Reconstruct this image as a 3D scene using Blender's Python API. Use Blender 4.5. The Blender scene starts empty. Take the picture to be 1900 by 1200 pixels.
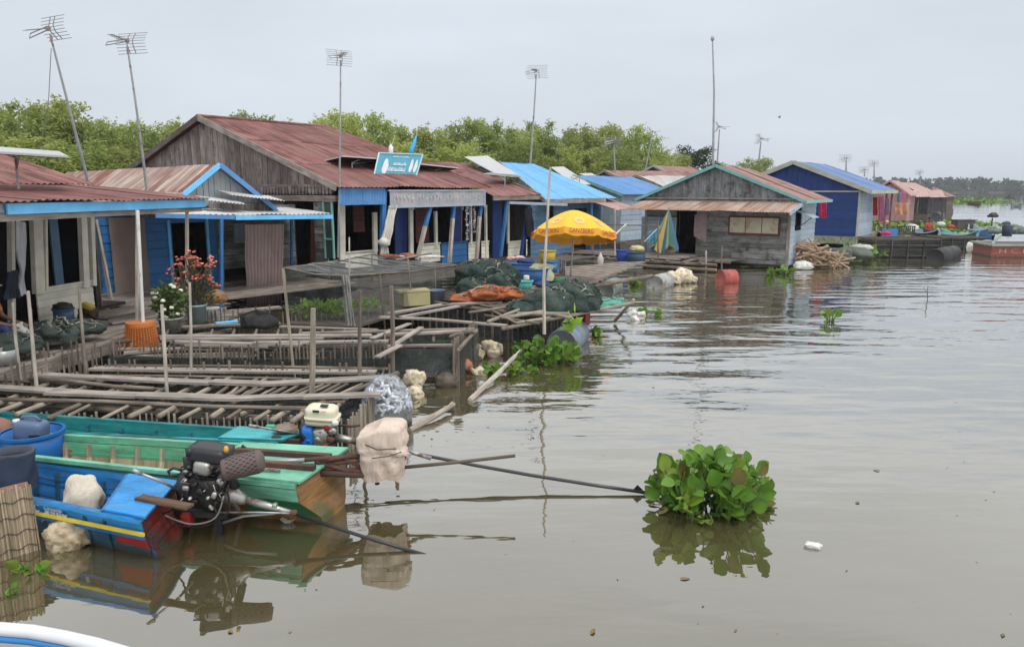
import bpy, math, random
from mathutils import Vector, Matrix, noise
R = math.radians
random.seed(7)
SC = bpy.context.scene
COL = SC.collection
# ------------------------------------------------------------------ camera, sky, sun, exposure
F, CX, CY, CAMH = 1400.0, 950.0, 600.0, 2.8
TP = math.atan2(249, 1400)
SP, CP = math.sin(TP), math.cos(TP)
cam = bpy.data.cameras.new('camera'); camo = bpy.data.objects.new('camera', cam); COL.objects.link(camo)
camo.location = (0, 0, CAMH); camo.rotation_euler = (math.pi/2 - TP, 0, 0)
cam.sensor_fit = 'HORIZONTAL'; cam.sensor_width = 36; cam.lens = 36*F/1900
cam.clip_start = .05; cam.clip_end = 20000
SC.camera = camo
SUN_EL, SUN_AZ = R(62), R(140)          # azimuth clockwise from +Y
world = bpy.data.worlds.new('World'); SC.world = world; world.use_nodes = True
wt = world.node_tree; wt.nodes.clear()
def wn(t): return wt.nodes.new(t)
wo = wn('ShaderNodeOutputWorld'); bg = wn('ShaderNodeBackground'); bg.inputs['Strength'].default_value = .1
sk = wn('ShaderNodeTexSky'); sk.sky_type = 'NISHITA'; sk.sun_disc = False; sk.sun_elevation = SUN_EL; sk.sun_rotation = SUN_AZ
sk.dust_density = 4; sk.air_density = 1.0
tc = wn('ShaderNodeTexCoord'); sx = wn('ShaderNodeSeparateXYZ'); wt.links.new(tc.outputs['Generated'], sx.inputs[0])
cr = wn('ShaderNodeValToRGB'); wt.links.new(sx.outputs['Z'], cr.inputs[0])
e = cr.color_ramp.elements
e[0].position = 0; e[0].color = (.645, .70, .775, 1); e[1].position = 1; e[1].color = (1.25, 1.26, 1.26, 1)
e2 = e.new(.10); e2.color = (.66, .715, .785, 1); e3 = e.new(.22); e3.color = (.69, .75, .82, 1); e4 = e.new(.31); e4.color = (1.0, 1.02, 1.03, 1)
mp = wn('ShaderNodeMapping'); mp.inputs['Scale'].default_value = (1.3, 1.3, 5); wt.links.new(tc.outputs['Generated'], mp.inputs[0])
nz = wn('ShaderNodeTexNoise'); nz.inputs['Scale'].default_value = 1.6; nz.inputs['Detail'].default_value = 5; nz.inputs['Roughness'].default_value = .5
wt.links.new(mp.outputs[0], nz.inputs['Vector'])
mr = wn('ShaderNodeMapRange'); mr.inputs['From Min'].default_value = .3; mr.inputs['From Max'].default_value = .7
mr.inputs['To Min'].default_value = 9.45; mr.inputs['To Max'].default_value = 11.0; wt.links.new(nz.outputs[0], mr.inputs['Value'])
mul = wn('ShaderNodeVectorMath'); mul.operation = 'SCALE'; wt.links.new(cr.outputs[0], mul.inputs[0]); wt.links.new(mr.outputs[0], mul.inputs['Scale'])
mx = wn('ShaderNodeMixRGB'); mx.inputs[0].default_value = .06; wt.links.new(mul.outputs[0], mx.inputs[1]); wt.links.new(sk.outputs[0], mx.inputs[2])
wt.links.new(mx.outputs[0], bg.inputs['Color']); wt.links.new(bg.outputs[0], wo.inputs['Surface'])
sl = bpy.data.lights.new('sun', 'SUN'); sl.energy = 1.5; sl.angle = R(18); sl.color = (1, .96, .9)
so = bpy.data.objects.new('sun', sl); COL.objects.link(so)
sd = Vector((math.sin(SUN_AZ)*math.cos(SUN_EL), math.cos(SUN_AZ)*math.cos(SUN_EL), math.sin(SUN_EL)))
so.rotation_euler = sd.to_track_quat('Z', 'Y').to_euler(); so.location = sd*50
SC.view_settings.view_transform = 'Standard'; SC.view_settings.look = 'None'; SC.view_settings.gamma = 1
SC.view_settings.exposure = 0.08
SC.render.engine = 'CYCLES'; SC.cycles.max_bounces = 8; SC.cycles.transparent_max_bounces = 16; SC.cycles.use_denoising = True

# ------------------------------------------------------------------ measuring: a pixel of the photograph -> a point of the place
def ray(px, py):
    x = (px-CX)/F; y = -(py-CY)/F
    return Vector((x, CP+y*SP, -SP+y*CP))
def Z(px, py, z=0.0):
    r = ray(px, py); t = (z-CAMH)/r.z
    return Vector((r.x*t, r.y*t, z))
def Y(px, py, y):
    r = ray(px, py); t = y/r.y
    return Vector((r.x*t, y, CAMH+r.z*t))
class Fr:
    "frame of a house or raft: x along its front, y inland, z up"
    def __init__(s, O, a):
        s.O = Vector((O[0], O[1], 0)); s.a = R(a); s.U = Vector((math.sin(s.a), math.cos(s.a), 0)); s.V = Vector((-math.cos(s.a), math.sin(s.a), 0))
        s.rz = math.pi/2 - s.a
    def w(s, x, y, z): return s.O + s.U*x + s.V*y + Vector((0, 0, z))
    def l(s, p):
        d = Vector((p[0], p[1], 0)) - s.O
        return Vector((d.dot(s.U), d.dot(s.V), p[2]))
    def _hit(s, px, py, N, v):
        r = ray(px, py); o = Vector((0, 0, CAMH)); t = (v - (o-s.O).dot(N))/r.dot(N)
        return s.l(o + r*t)
    def py(s, px, py, y): return s._hit(px, py, s.V, y)
    def px(s, px, py, x): return s._hit(px, py, s.U, x)
    def pz(s, px, py, z): return s.l(Z(px, py, z))

# ------------------------------------------------------------------ mesh collector
class MB:
    def __init__(s): s.v = []; s.f = []; s.uv = []; s.mi = []; s.m = 0
    def add(s, vs, fs, uvs=None):
        b = len(s.v); s.v.extend(Vector(q) for q in vs)
        for i, fc in enumerate(fs):
            s.f.append([b+k for k in fc]); s.mi.append(s.m)
            s.uv.append(uvs[i] if uvs else [(vs[k][0]+vs[k][1], vs[k][2]) for k in fc])
    def prism8(s, p, L=1.0):
        "p: 8 points, 0-3 one end, 4-7 other end, u runs from end to end"
        d = (Vector(p[4])-Vector(p[0])).length; w1 = (Vector(p[1])-Vector(p[0])).length; w2 = (Vector(p[2])-Vector(p[1])).length
        o = random.random()*20; q = random.random()*20
        fs = [(0, 1, 5, 4), (1, 2, 6, 5), (2, 3, 7, 6), (3, 0, 4, 7), (3, 2, 1, 0), (4, 5, 6, 7)]
        acc = [0, w1, w1+w2, 2*w1+w2, 2*w1+2*w2]; uv = []
        for i in range(4): uv.append([(o, q+acc[i]), (o, q+acc[i+1]), (o+d, q+acc[i+1]), (o+d, q+acc[i])])
        uv.append([(o, q), (o+w1, q), (o+w1, q+w2), (o, q+w2)]); uv.append(uv[-1])
        s.add(p, fs, uv)
    def bar(s, a, b, w, h, up=(0, 0, 1)):
        a = Vector(a); b = Vector(b); d = (b-a).normalized(); up = Vector(up)
        x = d.cross(up)
        if x.length < 1e-3: x = d.cross(Vector((0, 1, 0)))
        x.normalize(); z = x.cross(d)
        x *= w/2; z *= h/2
        s.prism8([a-x-z, a+x-z, a+x+z, a-x+z, b-x-z, b+x-z, b+x+z, b-x+z])
    def box(s, c, sz, rz=0, M=None):
        x, y, z = (q/2 for q in sz); c = Vector(c); m = Matrix.Rotation(rz, 3, 'Z') if M is None else M
        P = [Vector(q) for q in ((-x, -y, -z), (-x, y, -z), (-x, y, z), (-x, -y, z), (x, -y, -z), (x, y, -z), (x, y, z), (x, -y, z))]
        s.prism8([c + m @ q for q in P])
    def tube(s, pts, r, n=8, cap=True):
        pts = [Vector(p) for p in pts]; k = len(pts); rs = r if isinstance(r, (list, tuple)) else [r]*k
        vs = []; x = None; L = 0; us = []; o = random.random()*20
        for i, p in enumerate(pts):
            t = (pts[min(i+1, k-1)]-pts[max(i-1, 0)]).normalized()
            if x is None:
                x = t.cross(Vector((0, 0, 1)))
                if x.length < .05: x = t.cross(Vector((0, 1, 0)))
            x = (x - t*x.dot(t)).normalized(); y = t.cross(x)
            if i: L += (p-pts[i-1]).length
            us.append(L)
            for j in range(n):
                an = 2*math.pi*j/n; vs.append(p + (x*math.cos(an)+y*math.sin(an))*rs[i])
        fs = []; uv = []
        for i in range(k-1):
            for j in range(n):
                j2 = (j+1) % n; fs.append((i*n+j, i*n+j2, (i+1)*n+j2, (i+1)*n+j))
                c0 = o+j*2*math.pi*rs[i]/n; c1 = o+(j+1)*2*math.pi*rs[i]/n
                uv.append([(o+us[i], c0), (o+us[i], c1), (o+us[i+1], c1), (o+us[i+1], c0)])
        if cap:
            fs.append(tuple(reversed(range(n)))); uv.append([(o+math.cos(j)*.03, o+math.sin(j)*.03) for j in range(n)])
            fs.append(tuple((k-1)*n+j for j in range(n))); uv.append(uv[-1])
        s.add(vs, fs, uv)
    def lathe(s, prof, c=(0, 0, 0), n=16, M=None, sq=1.0):
        "prof: (radius, height) pairs"
        c = Vector(c); vs = []; fs = []; uv = []
        for r, z in prof:
            for j in range(n):
                a = 2*math.pi*j/n; q = Vector((r*math.cos(a), r*math.sin(a)*sq, z)); vs.append(c + (M @ q if M else q))
        for i in range(len(prof)-1):
            for j in range(n):
                j2 = (j+1) % n; fs.append((i*n+j, i*n+j2, (i+1)*n+j2, (i+1)*n+j))
                u0 = j/n*6.28*prof[i][0]; u1 = (j+1)/n*6.28*prof[i][0]
                uv.append([(u0, prof[i][1]), (u1, prof[i][1]), (u1, prof[i+1][1]), (u0, prof[i+1][1])])
        s.add(vs, fs, uv)
    def disc(s, c, r, n=16, M=None, sq=1.0):
        c = Vector(c); vs = []
        for j in range(n):
            a = 2*math.pi*j/n; q = Vector((r*math.cos(a), r*math.sin(a)*sq, 0)); vs.append(c + (M @ q if M else q))
        s.add(vs, [tuple(range(n))])
    def grid(s, g, closed=False):
        "g: rows of points"
        nr, nc = len(g), len(g[0]); vs = [p for row in g for p in row]; fs = []; uv = []
        for i in range(nr-1):
            for j in range(nc-1 if not closed else nc):
                j2 = (j+1) % nc
                fs.append((i*nc+j, i*nc+j2, (i+1)*nc+j2, (i+1)*nc+j))
                uv.append([(j/8, i/8), ((j+1)/8, i/8), ((j+1)/8, (i+1)/8), (j/8, (i+1)/8)])
        s.add(vs, fs, uv)
    def poly(s, pts): s.add(pts, [tuple(range(len(pts)))])
    def slab(s, pts, off):
        "closed plate: polygon pts pushed by off"
        n = len(pts); off = Vector(off); a = [Vector(p) for p in pts]; b = [p+off for p in a]
        fs = [tuple(reversed(range(n))), tuple(range(n, 2*n))] + [(i, (i+1) % n, n+(i+1) % n, n+i) for i in range(n)]
        s.add(a+b, fs)
    def blob(s, c, rx, ry, rz, seed=0, amp=.25, freq=2.0, n=14, m=20, flat=-.3, M=None):
        "lumpy rounded heap"
        c = Vector(c); g = []
        for i in range(n+1):
            th = math.pi*i/n; row = []
            for j in range(m):
                ph = 2*math.pi*j/m; d = Vector((math.sin(th)*math.cos(ph), math.sin(th)*math.sin(ph), math.cos(th)))
                k = 1 + amp*noise.fractal(d*freq+Vector((seed*7.3, seed*3.1, 0)), 1.0, 2.0, 4)
                q = Vector((d.x*rx*k, d.y*ry*k, max(d.z*k, flat)*rz)); row.append(c + (M @ q if M else q))
            g.append(row)
        s.grid(g, True)
    def build(s, name, mat, parent=None, smooth=False, W=False, loc=None):
        me = bpy.data.meshes.new(name)
        vs = s.v
        if W and parent is not None:
            im = rootM(parent).inverted(); vs = [im @ q for q in vs]
        if loc is not None: lv = Vector(loc); vs = [q-lv for q in vs]
        me.from_pydata([tuple(q) for q in vs], [], s.f)
        ul = me.uv_layers.new(name='UVMap')
        flat = [c for uv in s.uv for p in uv for c in p]
        ul.data.foreach_set('uv', flat)
        for m in (mat if isinstance(mat, (list, tuple)) else [mat]): me.materials.append(m)
        if any(s.mi): me.polygons.foreach_set('material_index', s.mi)
        if smooth: me.polygons.foreach_set('use_smooth', [True]*len(me.polygons))
        me.update()
        o = bpy.data.objects.new(name, me); COL.objects.link(o)
        if parent is not None: o.parent = parent
        if loc is not None: o.location = loc
        return o
ROOTM = {}
def rootM(o):
    while o.parent is not None: o = o.parent
    return ROOTM.get(o.name) or Matrix.Translation(o.location) @ Matrix.Rotation(o.rotation_euler.z, 4, 'Z')
def tag(o, label=None, cat=None, group=None, kind=None):
    if label: o['label'] = label
    if cat: o['category'] = cat
    if group: o['group'] = group
    if kind: o['kind'] = kind
    return o
def thing(name, label, cat, loc=(0, 0, 0), rz=0, group=None):
    o = bpy.data.objects.new(name, None); COL.objects.link(o); o.empty_display_size = .2
    o.location = loc; o.rotation_euler = (0, 0, rz)
    return tag(o, label, cat, group)
def solo(name, mb, mat, label, cat, loc, group=None, smooth=False, kind=None):
    o = mb.build(name, mat, None, smooth, loc=loc)
    return tag(o, label, cat, group, kind)
def copy_tree(o, parent=None):
    c = o.copy(); COL.objects.link(c)
    if parent is not None: c.parent = parent
    for ch in [x for x in list(COL.objects) if x.parent == o]: copy_tree(ch, c)
    return c

# ------------------------------------------------------------------ materials
class NT:
    def __init__(s, name):
        m = bpy.data.materials.new(name); m.use_nodes = True; s.m = m; s.t = m.node_tree
        s.b = s.t.nodes['Principled BSDF']; s.o = s.t.nodes['Material Output']
    def n(s, t, ins=None, **kw):
        x = s.t.nodes.new(t)
        for k, v in kw.items(): setattr(x, k, v)
        for k, v in (ins or {}).items():
            if isinstance(v, bpy.types.NodeSocket): s.t.links.new(v, x.inputs[k])
            else: x.inputs[k].default_value = v
        return x
    def l(s, a, b): s.t.links.new(a, b)
    def coord(s, kind, sc=(1, 1, 1)):
        c = s.n('ShaderNodeTexCoord'); return s.n('ShaderNodeMapping', {'Vector': c.outputs[kind], 'Scale': sc}).outputs[0]
    def noise(s, vec, scale, detail=4, rough=.55): return s.n('ShaderNodeTexNoise', {'Vector': vec, 'Scale': scale, 'Detail': detail, 'Roughness': rough}).outputs[0]
    def rng(s, v, a, b, c=0., d=1.): return s.n('ShaderNodeMapRange', {'Value': v, 'From Min': a, 'From Max': b, 'To Min': c, 'To Max': d}).outputs[0]
    def mix(s, f, a, b, mode='MIX'):
        def c(v): return (*v, 1) if isinstance(v, tuple) and len(v) == 3 else v
        return s.n('ShaderNodeMixRGB', {0: f, 1: c(a), 2: c(b)}, blend_type=mode).outputs[0]
    def math(s, op, a, b=0.): return s.n('ShaderNodeMath', {0: a, 1: b}, operation=op).outputs[0]
    def island(s): return s.n('ShaderNodeNewGeometry').outputs['Random Per Island']
    def scale(s, col, f):
        x = s.n('ShaderNodeVectorMath', {0: col, 'Scale': f}, operation='SCALE'); return x.outputs[0]
    def bump(s, h, st=.3, dist=.01): s.l(s.n('ShaderNodeBump', {'Height': h, 'Strength': st, 'Distance': dist}).outputs[0], s.b.inputs['Normal'])
    def fin(s, col, rough, metal=0, spec=.5):
        for k, v in (('Base Color', col), ('Roughness', rough), ('Metallic', metal), ('Specular IOR Level', spec)):
            if isinstance(v, bpy.types.NodeSocket): s.l(v, s.b.inputs[k])
            else: s.b.inputs[k].default_value = (*v, 1) if k == 'Base Color' else v
        return s.m
def std(name, col, rough=.6, var=.25, sc=2.5, isl=.15, dirt=None, dsc=5, damt=.5, metal=0, bump=.15, bsc=30, coord='Object', st=(1, 1, 1), spec=.4):
    t = NT(name); v = t.coord(coord, st)
    f = t.rng(t.noise(v, sc, 5), .3, .7, 1-var, 1+var)
    if isl: f = t.math('MULTIPLY', f, t.rng(t.island(), 0, 1, 1-isl, 1+isl))
    c = t.n('ShaderNodeRGB'); c.outputs[0].default_value = (*col, 1)
    cc = t.scale(c.outputs[0], f); rr = rough
    if dirt:
        mk = t.rng(t.noise(v, dsc, 7, .65), .62-damt*.3, .72-damt*.2)
        cc = t.mix(mk, cc, dirt); rr = t.rng(mk, 0, 1, rough, min(1, rough+.3))
    if bump: t.bump(t.noise(v, bsc, 4), bump)
    return t.fin(cc, rr, metal, spec)
def wood(name, c1, c2, isl=.3, rough=.85, dirt=None, damt=.4, g=45, moss=None):
    "weathered boards: grain along the length of every board"
    t = NT(name); v = t.coord('UV', (1.2, g, 1)); v2 = t.coord('UV', (1.5, 3, 1)); v3 = t.coord('Object')
    gr = t.noise(v, 1.0, 6, .7); f = t.rng(gr, .36, .62)
    cc = t.mix(f, c1, c2); k = t.rng(t.island(), 0, 1, 1-isl, 1+isl)
    k = t.math('MULTIPLY', k, t.rng(t.noise(v2, 1.6, 4), .3, .7, .62, 1.3))
    cc = t.scale(cc, k)
    if dirt: cc = t.mix(t.rng(t.noise(v3, 2.2, 6, .7), .66-damt*.35, .76-damt*.2), cc, dirt)
    if moss: cc = t.mix(t.rng(t.noise(v3, 1.1, 6, .7), .5, .68), cc, moss)
    t.bump(gr, .5, .006)
    return t.fin(cc, rough, 0, .25)
def paint(name, col, under=(.2, .17, .14), wear=.35, isl=.1, rough=.55, g=25, var=.14):
    "old paint on boards, scuffed along the grain"
    t = NT(name); v = t.coord('UV', (1.0, g, 1)); v3 = t.coord('Object')
    gr = t.noise(v, 1.0, 6, .7); big = t.noise(v3, 1.3, 5, .6)
    mk = t.rng(t.math('ADD', t.math('MULTIPLY', gr, .55), t.math('MULTIPLY', big, .45)), .68-wear*.25, .74-wear*.2)
    c = t.n('ShaderNodeRGB'); c.outputs[0].default_value = (*col, 1)
    k = t.math('MULTIPLY', t.rng(t.island(), 0, 1, 1-isl, 1+isl), t.rng(t.noise(v3, 3.5, 5), .3, .7, 1-var, 1+var))
    cc = t.mix(mk, t.scale(c.outputs[0], k), under)
    t.bump(gr, .25, .004)
    return t.fin(cc, t.rng(mk, 0, 1, rough, .9), 0, .4)
def roofmat(name, col, rust, amt=.5, rough=.5, metal=0., isl=.12, col2=None):
    "corrugated sheets: u along the eave, v up the slope; rust runs down the slope"
    t = NT(name); v = t.coord('UV', (3.2, .35, 1)); v2 = t.coord('UV', (.5, .5, 1)); v3 = t.coord('Object')
    a = t.noise(v, 1.5, 6, .6); b = t.noise(v2, 1.0, 4, .6)
    mk = t.rng(t.math('ADD', t.math('MULTIPLY', a, .6), t.math('MULTIPLY', b, .4)), .66-amt*.32, .70-amt*.18)
    mk = t.math('MULTIPLY', mk, t.rng(t.island(), 0, 1, .55, 1.0))
    c = t.n('ShaderNodeRGB'); c.outputs[0].default_value = (*col, 1); base = c.outputs[0]
    if col2: base = t.mix(t.rng(t.noise(v3, .9, 3), .4, .6), base, col2)
    k = t.math('MULTIPLY', t.rng(t.island(), 0, 1, 1-isl, 1+isl), t.rng(t.noise(v3, 2.0, 5), .3, .7, .85, 1.15))
    rc = t.mix(t.noise(v3, 9, 4), rust, tuple(q*.55 for q in rust))
    t.bump(t.math('ADD', t.noise(v3, 20, 3), t.math('MULTIPLY', t.noise(v3, 2.5, 3), 3.0)), .25, .02)
    return t.fin(t.mix(mk, t.scale(base, k), rc), t.rng(mk, 0, 1, rough, .85), metal, .4)
def netmat(name, col, alpha=.55, sc=60):
    t = NT(name); v = t.coord('Object')
    a = t.rng(t.noise(v, 3, 4), .3, .7, alpha-.2, alpha+.2); a2 = t.rng(t.noise(v, sc, 2), .35, .65, .6, 1.3)
    t.l(t.math('MULTIPLY', a, a2), t.b.inputs['Alpha'])
    c = t.n('ShaderNodeRGB'); c.outputs[0].default_value = (*col, 1)
    return t.fin(t.scale(c.outputs[0], t.rng(t.noise(v, 5, 4), .3, .7, .6, 1.4)), .9, 0, .2)
def leafmat(name, c1, c2, trans=.35, rough=.55, objsc=.5):
    t = NT(name); k = t.island(); v = t.coord('Object')
    f = t.math('ADD', t.math('MULTIPLY', k, .55), t.math('MULTIPLY', t.rng(t.noise(v, objsc, 3), .35, .65), .45))
    oi = t.n('ShaderNodeObjectInfo').outputs['Random']
    cc = t.scale(t.mix(f, c1, c2), t.rng(oi, 0, 1, .74, 1.15))
    t.fin(cc, rough, 0, .35)
    tr = t.n('ShaderNodeBsdfTranslucent', {'Color': t.scale(cc, 1.1)})
    ms = t.n('ShaderNodeMixShader', {0: trans, 1: t.b.outputs[0], 2: tr.outputs[0]})
    t.l(ms.outputs[0], t.o.inputs['Surface']); return t.m
def boatpaint(name, col, chip=(.22, .17, .11), wear=.5, seam=.135):
    "brushed paint on hull planks: faded patches, chips, seams, and slime at the waterline"
    t = NT(name); v = t.coord('Object'); vs = t.coord('Object', (1, 3, 9)); z = t.n('ShaderNodeSeparateXYZ', {0: v}).outputs[2]
    c = t.n('ShaderNodeRGB'); c.outputs[0].default_value = (*col, 1)
    fade = t.math('MULTIPLY', t.rng(t.noise(vs, 1.7, 6, .65), .3, .7, .62, 1.28), t.rng(t.noise(v, 9, 5, .7), .3, .7, .86, 1.12))
    cc = t.scale(c.outputs[0], fade); cc = t.mix(t.rng(t.noise(vs, 2.6, 5, .6), .52, .75, 0, .35), cc, tuple(min(1, q*.5+.22) for q in col))
    mk = t.math('MULTIPLY', t.rng(t.noise(vs, 7, 7, .75), .60-.08*wear, .66-.08*wear), t.rng(t.noise(v, 2.2, 4), .40, .58))
    cc = t.mix(mk, cc, chip)
    fr = t.math('ABSOLUTE', t.math('SUBTRACT', t.math('FRACT', t.math('ADD', t.math('DIVIDE', z, seam), t.math('MULTIPLY', t.noise(v, 1.5, 2), .3))), .5))
    sm = t.rng(fr, .455, .49); cc = t.mix(t.math('MULTIPLY', sm, .75), cc, tuple(q*.2 for q in col))
    zl = t.math('ADD', z, t.math('MULTIPLY', t.math('SUBTRACT', t.noise(t.coord('Object', (4, 4, 1.2)), 3, 6, .7), .5), .26))
    cc = t.mix(t.rng(zl, .02, .10, .85, 0), cc, (.055, .05, .028))
    t.bump(t.math('SUBTRACT', t.math('MULTIPLY', t.noise(vs, 6, 5), .5), t.math('ADD', sm, t.math('MULTIPLY', mk, .4))), .5, .006)
    return t.fin(cc, t.rng(mk, 0, 1, .42, .85), 0, .4)
def wrinkled(name, col, dirt, damt=.3, vert=.16, sc=11):
    "slack woven cloth: sharp creases and weave"
    t = NT(name); v = t.coord('Object', (1, 1, vert)); v3 = t.coord('Object'); w = t.n('ShaderNodeVectorMath', {0: v, 1: t.scale(t.n('ShaderNodeTexNoise', {'Vector': v3, 'Scale': 3.0, 'Detail': 1.0}).outputs[1], .22)}, operation='ADD').outputs[0]
    cr_ = t.math('ABSOLUTE', t.math('SUBTRACT', t.noise(w, sc, 3, .5), .5)); cr2 = t.math('ABSOLUTE', t.math('SUBTRACT', t.noise(w, sc*2.7, 3, .55), .5))
    wv = t.noise(v3, 160, 2); h = t.math('ADD', t.math('MULTIPLY', cr_, 3.0), t.math('ADD', t.math('MULTIPLY', cr2, .7), t.math('MULTIPLY', wv, .06)))
    t.bump(h, .6, .02); c = t.n('ShaderNodeRGB'); c.outputs[0].default_value = (*col, 1)
    cc = t.scale(c.outputs[0], t.rng(t.noise(v3, 4, 5), .3, .7, .82, 1.15)); cc = t.mix(t.rng(t.noise(v3, 3.3, 6, .7), .64-damt*.3, .74-damt*.2, 0, .8), cc, dirt)
    return t.fin(cc, .92, 0, .2)
WD = wood('grey_wood', (.14, .115, .10), (.33, .285, .25), .3)
WDL = wood('pale_wood', (.20, .175, .155), (.375, .335, .30), .25)
WDD = wood('dark_wood', (.06, .05, .045), (.16, .135, .12), .35)
WDG = wood('gable_wood', (.13, .11, .105), (.30, .265, .25), .32, dirt=(.08, .07, .07), damt=.35)
WDB = wood('bluegrey_wood', (.115, .12, .118), (.30, .30, .285), .35, dirt=(.085, .075, .07), damt=.4)
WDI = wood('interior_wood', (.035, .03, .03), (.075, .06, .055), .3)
BAM = wood('bamboo', (.20, .17, .135), (.36, .315, .255), .3, g=20, rough=.6)
BAMD = wood('old_bamboo', (.105, .085, .07), (.24, .2, .165), .35, g=20, rough=.75)
STK = wood('pale_stick', (.32, .285, .24), (.56, .51, .45), .2, g=20)
CREAM = paint('cream_paint', (.80, .77, .65), (.42, .36, .28), .28)
BLUE = paint('blue_paint', (.035, .17, .42), (.09, .12, .16), .3)
SKYB = paint('sky_blue_paint', (.17, .56, .95), (.3, .34, .36), .1)
MIDB = paint('mid_blue_paint', (.10, .27, .56), (.22, .24, .26), .35)
NAVY = paint('navy_paint', (.014, .045, .19), (.05, .06, .12), .35)
STEELB = paint('steel_blue_paint', (.10, .19, .30), (.16, .18, .2), .35)
PALEB = paint('pale_blue_board', (.34, .42, .50), (.30, .29, .27), .4)
GREYP = paint('grey_board', (.36, .40, .42), (.42, .4, .37), .4)
TEALT = paint('teal_trim', (.19, .42, .42), (.25, .27, .25), .3)
MINT = paint('mint_frame', (.22, .52, .43), (.2, .3, .27), .2)
PINKP = paint('pink_paint', (.48, .25, .26), (.4, .33, .3), .3)
REDR = roofmat('red_roof', (.205, .078, .070), (.115, .05, .043), .62, .6, isl=.22, col2=(.24, .112, .104))
RUSTR = roofmat('rusty_roof', (.50, .43, .38), (.24, .10, .08), .95, .6)
RUST2 = roofmat('rust_brown_roof', (.42, .34, .29), (.30, .12, .07), .85, .65)
RUST3 = roofmat('old_red_roof', (.30, .17, .15), (.20, .09, .075), .6, .6)
BLUR = roofmat('bright_blue_roof', (.10, .36, .68), (.2, .4, .58), .45, .45, isl=.09)
BLUR2 = roofmat('blue_roof', (.07, .21, .46), (.1, .22, .4), .3, .45)
COBR = roofmat('cobalt_roof', (.09, .175, .38), (.14, .19, .36), .4, .4, isl=.05)
PINKR = roofmat('pink_roof', (.42, .28, .26), (.40, .2, .17), .4, .6)
ZINC = roofmat('zinc_roof', (.50, .50, .50), (.3, .2, .16), .35, .45)
LOUV = paint('red_brown_louvre', (.13, .045, .04), (.08, .04, .035), .3)
DARKI = std('dark_interior', (.02, .02, .026), .9, .3, bump=0)  # near-black; deep shade of rooms and hollows is put into this colour
PANEL = std('solar_back', (.52, .51, .49), .5, .12, bump=0)
PANEL_G = std('solar_glass', (.03, .035, .05), .15, .1, bump=0)
STEEL = std('galvanised_steel', (.36, .37, .38), .45, .2, metal=.6, dirt=(.2, .13, .09), damt=.25)
ALU = std('antenna_metal', (.30, .31, .33), .4, .1, metal=.5, bump=0)
BLACKM = std('black_engine', (.012, .012, .014), .42, .4, dirt=(.06, .05, .045), damt=.3, bsc=50)
RUSTM = std('rusty_iron', (.085, .045, .035), .75, .4, dirt=(.14, .065, .04), damt=.4)
WHITEP = std('white_plastic', (.72, .72, .70), .5, .1, dirt=(.45, .42, .36), damt=.3, dsc=3)
CLOTHW = std('white_cloth', (.78, .79, .82), .9, .15, bump=.3, bsc=60)
# ------------------------------------------------------------------ water, far bank
def make_water():
    t = NT('river_water'); v = t.coord('Object')
    sx_ = t.n('ShaderNodeSeparateXYZ', {0: v}); yy = sx_.outputs[1]; xx = sx_.outputs[0]
    v1 = t.n('ShaderNodeMapping', {'Vector': v, 'Scale': (.42, 1.25, 1), 'Rotation': (0, 0, R(7))}).outputs[0]
    v2 = t.n('ShaderNodeMapping', {'Vector': v, 'Scale': (.8, 2.2, 1), 'Rotation': (0, 0, R(-14))}).outputs[0]
    v3 = t.n('ShaderNodeMapping', {'Vector': v, 'Scale': (.10, .16, 1)}).outputs[0]
    h1 = t.noise(v1, 1.35, 1.5, .4); h2 = t.noise(v2, 2.6, 2, .5); h3 = t.noise(v, 1.1, 1, .4)
    patch = t.rng(t.noise(v3, 1.0, 3, .5), .35, .6, .25, 1.0)
    far = t.rng(yy, 5.5, 13, .20, 1.0)
    calm = t.math('MULTIPLY', t.rng(yy, 14, 48, 1.0, .14), t.rng(yy, 48, 160, 1.0, .3))
    amp = t.math('MULTIPLY', t.math('MULTIPLY', patch, far), calm)
    hh = t.math('ADD', t.math('MULTIPLY', h1, .085), t.math('MULTIPLY', h2, .016))
    hh = t.math('ADD', t.math('MULTIPLY', hh, amp), t.math('MULTIPLY', t.math('MULTIPLY', h3, .011), t.rng(yy, 10, 60, 1.0, .02)))
    b = t.n('ShaderNodeBump', {'Height': hh, 'Strength': 1.0, 'Distance': 1.0}); t.l(b.outputs[0], t.b.inputs['Normal'])
    mud = t.mix(t.rng(t.noise(v3, 2.5, 4), .3, .7), (.066, .056, .026), (.084, .072, .036))
    fw = t.n('ShaderNodeLayerWeight', {'Blend': .5, 'Normal': b.outputs[0]}).outputs['Facing']
    fr = t.rng(t.math('POWER', fw, 2.2), 0, 1, .07, .97)
    df = t.n('ShaderNodeBsdfDiffuse', {'Color': mud}); gl = t.n('ShaderNodeBsdfGlossy', {'Color': (1, 1, 1, 1), 'Roughness': .012, 'Normal': b.outputs[0]})
    t.l(t.n('ShaderNodeMixShader', {0: fr, 1: df.outputs[0], 2: gl.outputs[0]}).outputs[0], t.o.inputs['Surface']); return t.m
wm = MB(); S_ = 9000
wm.add([(-S_, -S_, 0), (S_, -S_, 0), (S_, S_, 0), (-S_, S_, 0)], [(0, 1, 2, 3)])
tag(wm.build('water', make_water()), kind='structure')
def leaf(L, c, d, w, l):
    "one rhombic leaf"
    u = d.cross(Vector((random.uniform(-1, 1), random.uniform(-1, 1), random.uniform(-1, 1))))
    if u.length < 1e-3: return
    u = u.normalized()*w*.5
    L[0].extend((c, c+d*l*.45+u, c+d*l, c+d*l*.45-u)); k = len(L[0]); L[1].append((k-4, k-3, k-2, k-1))
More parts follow.
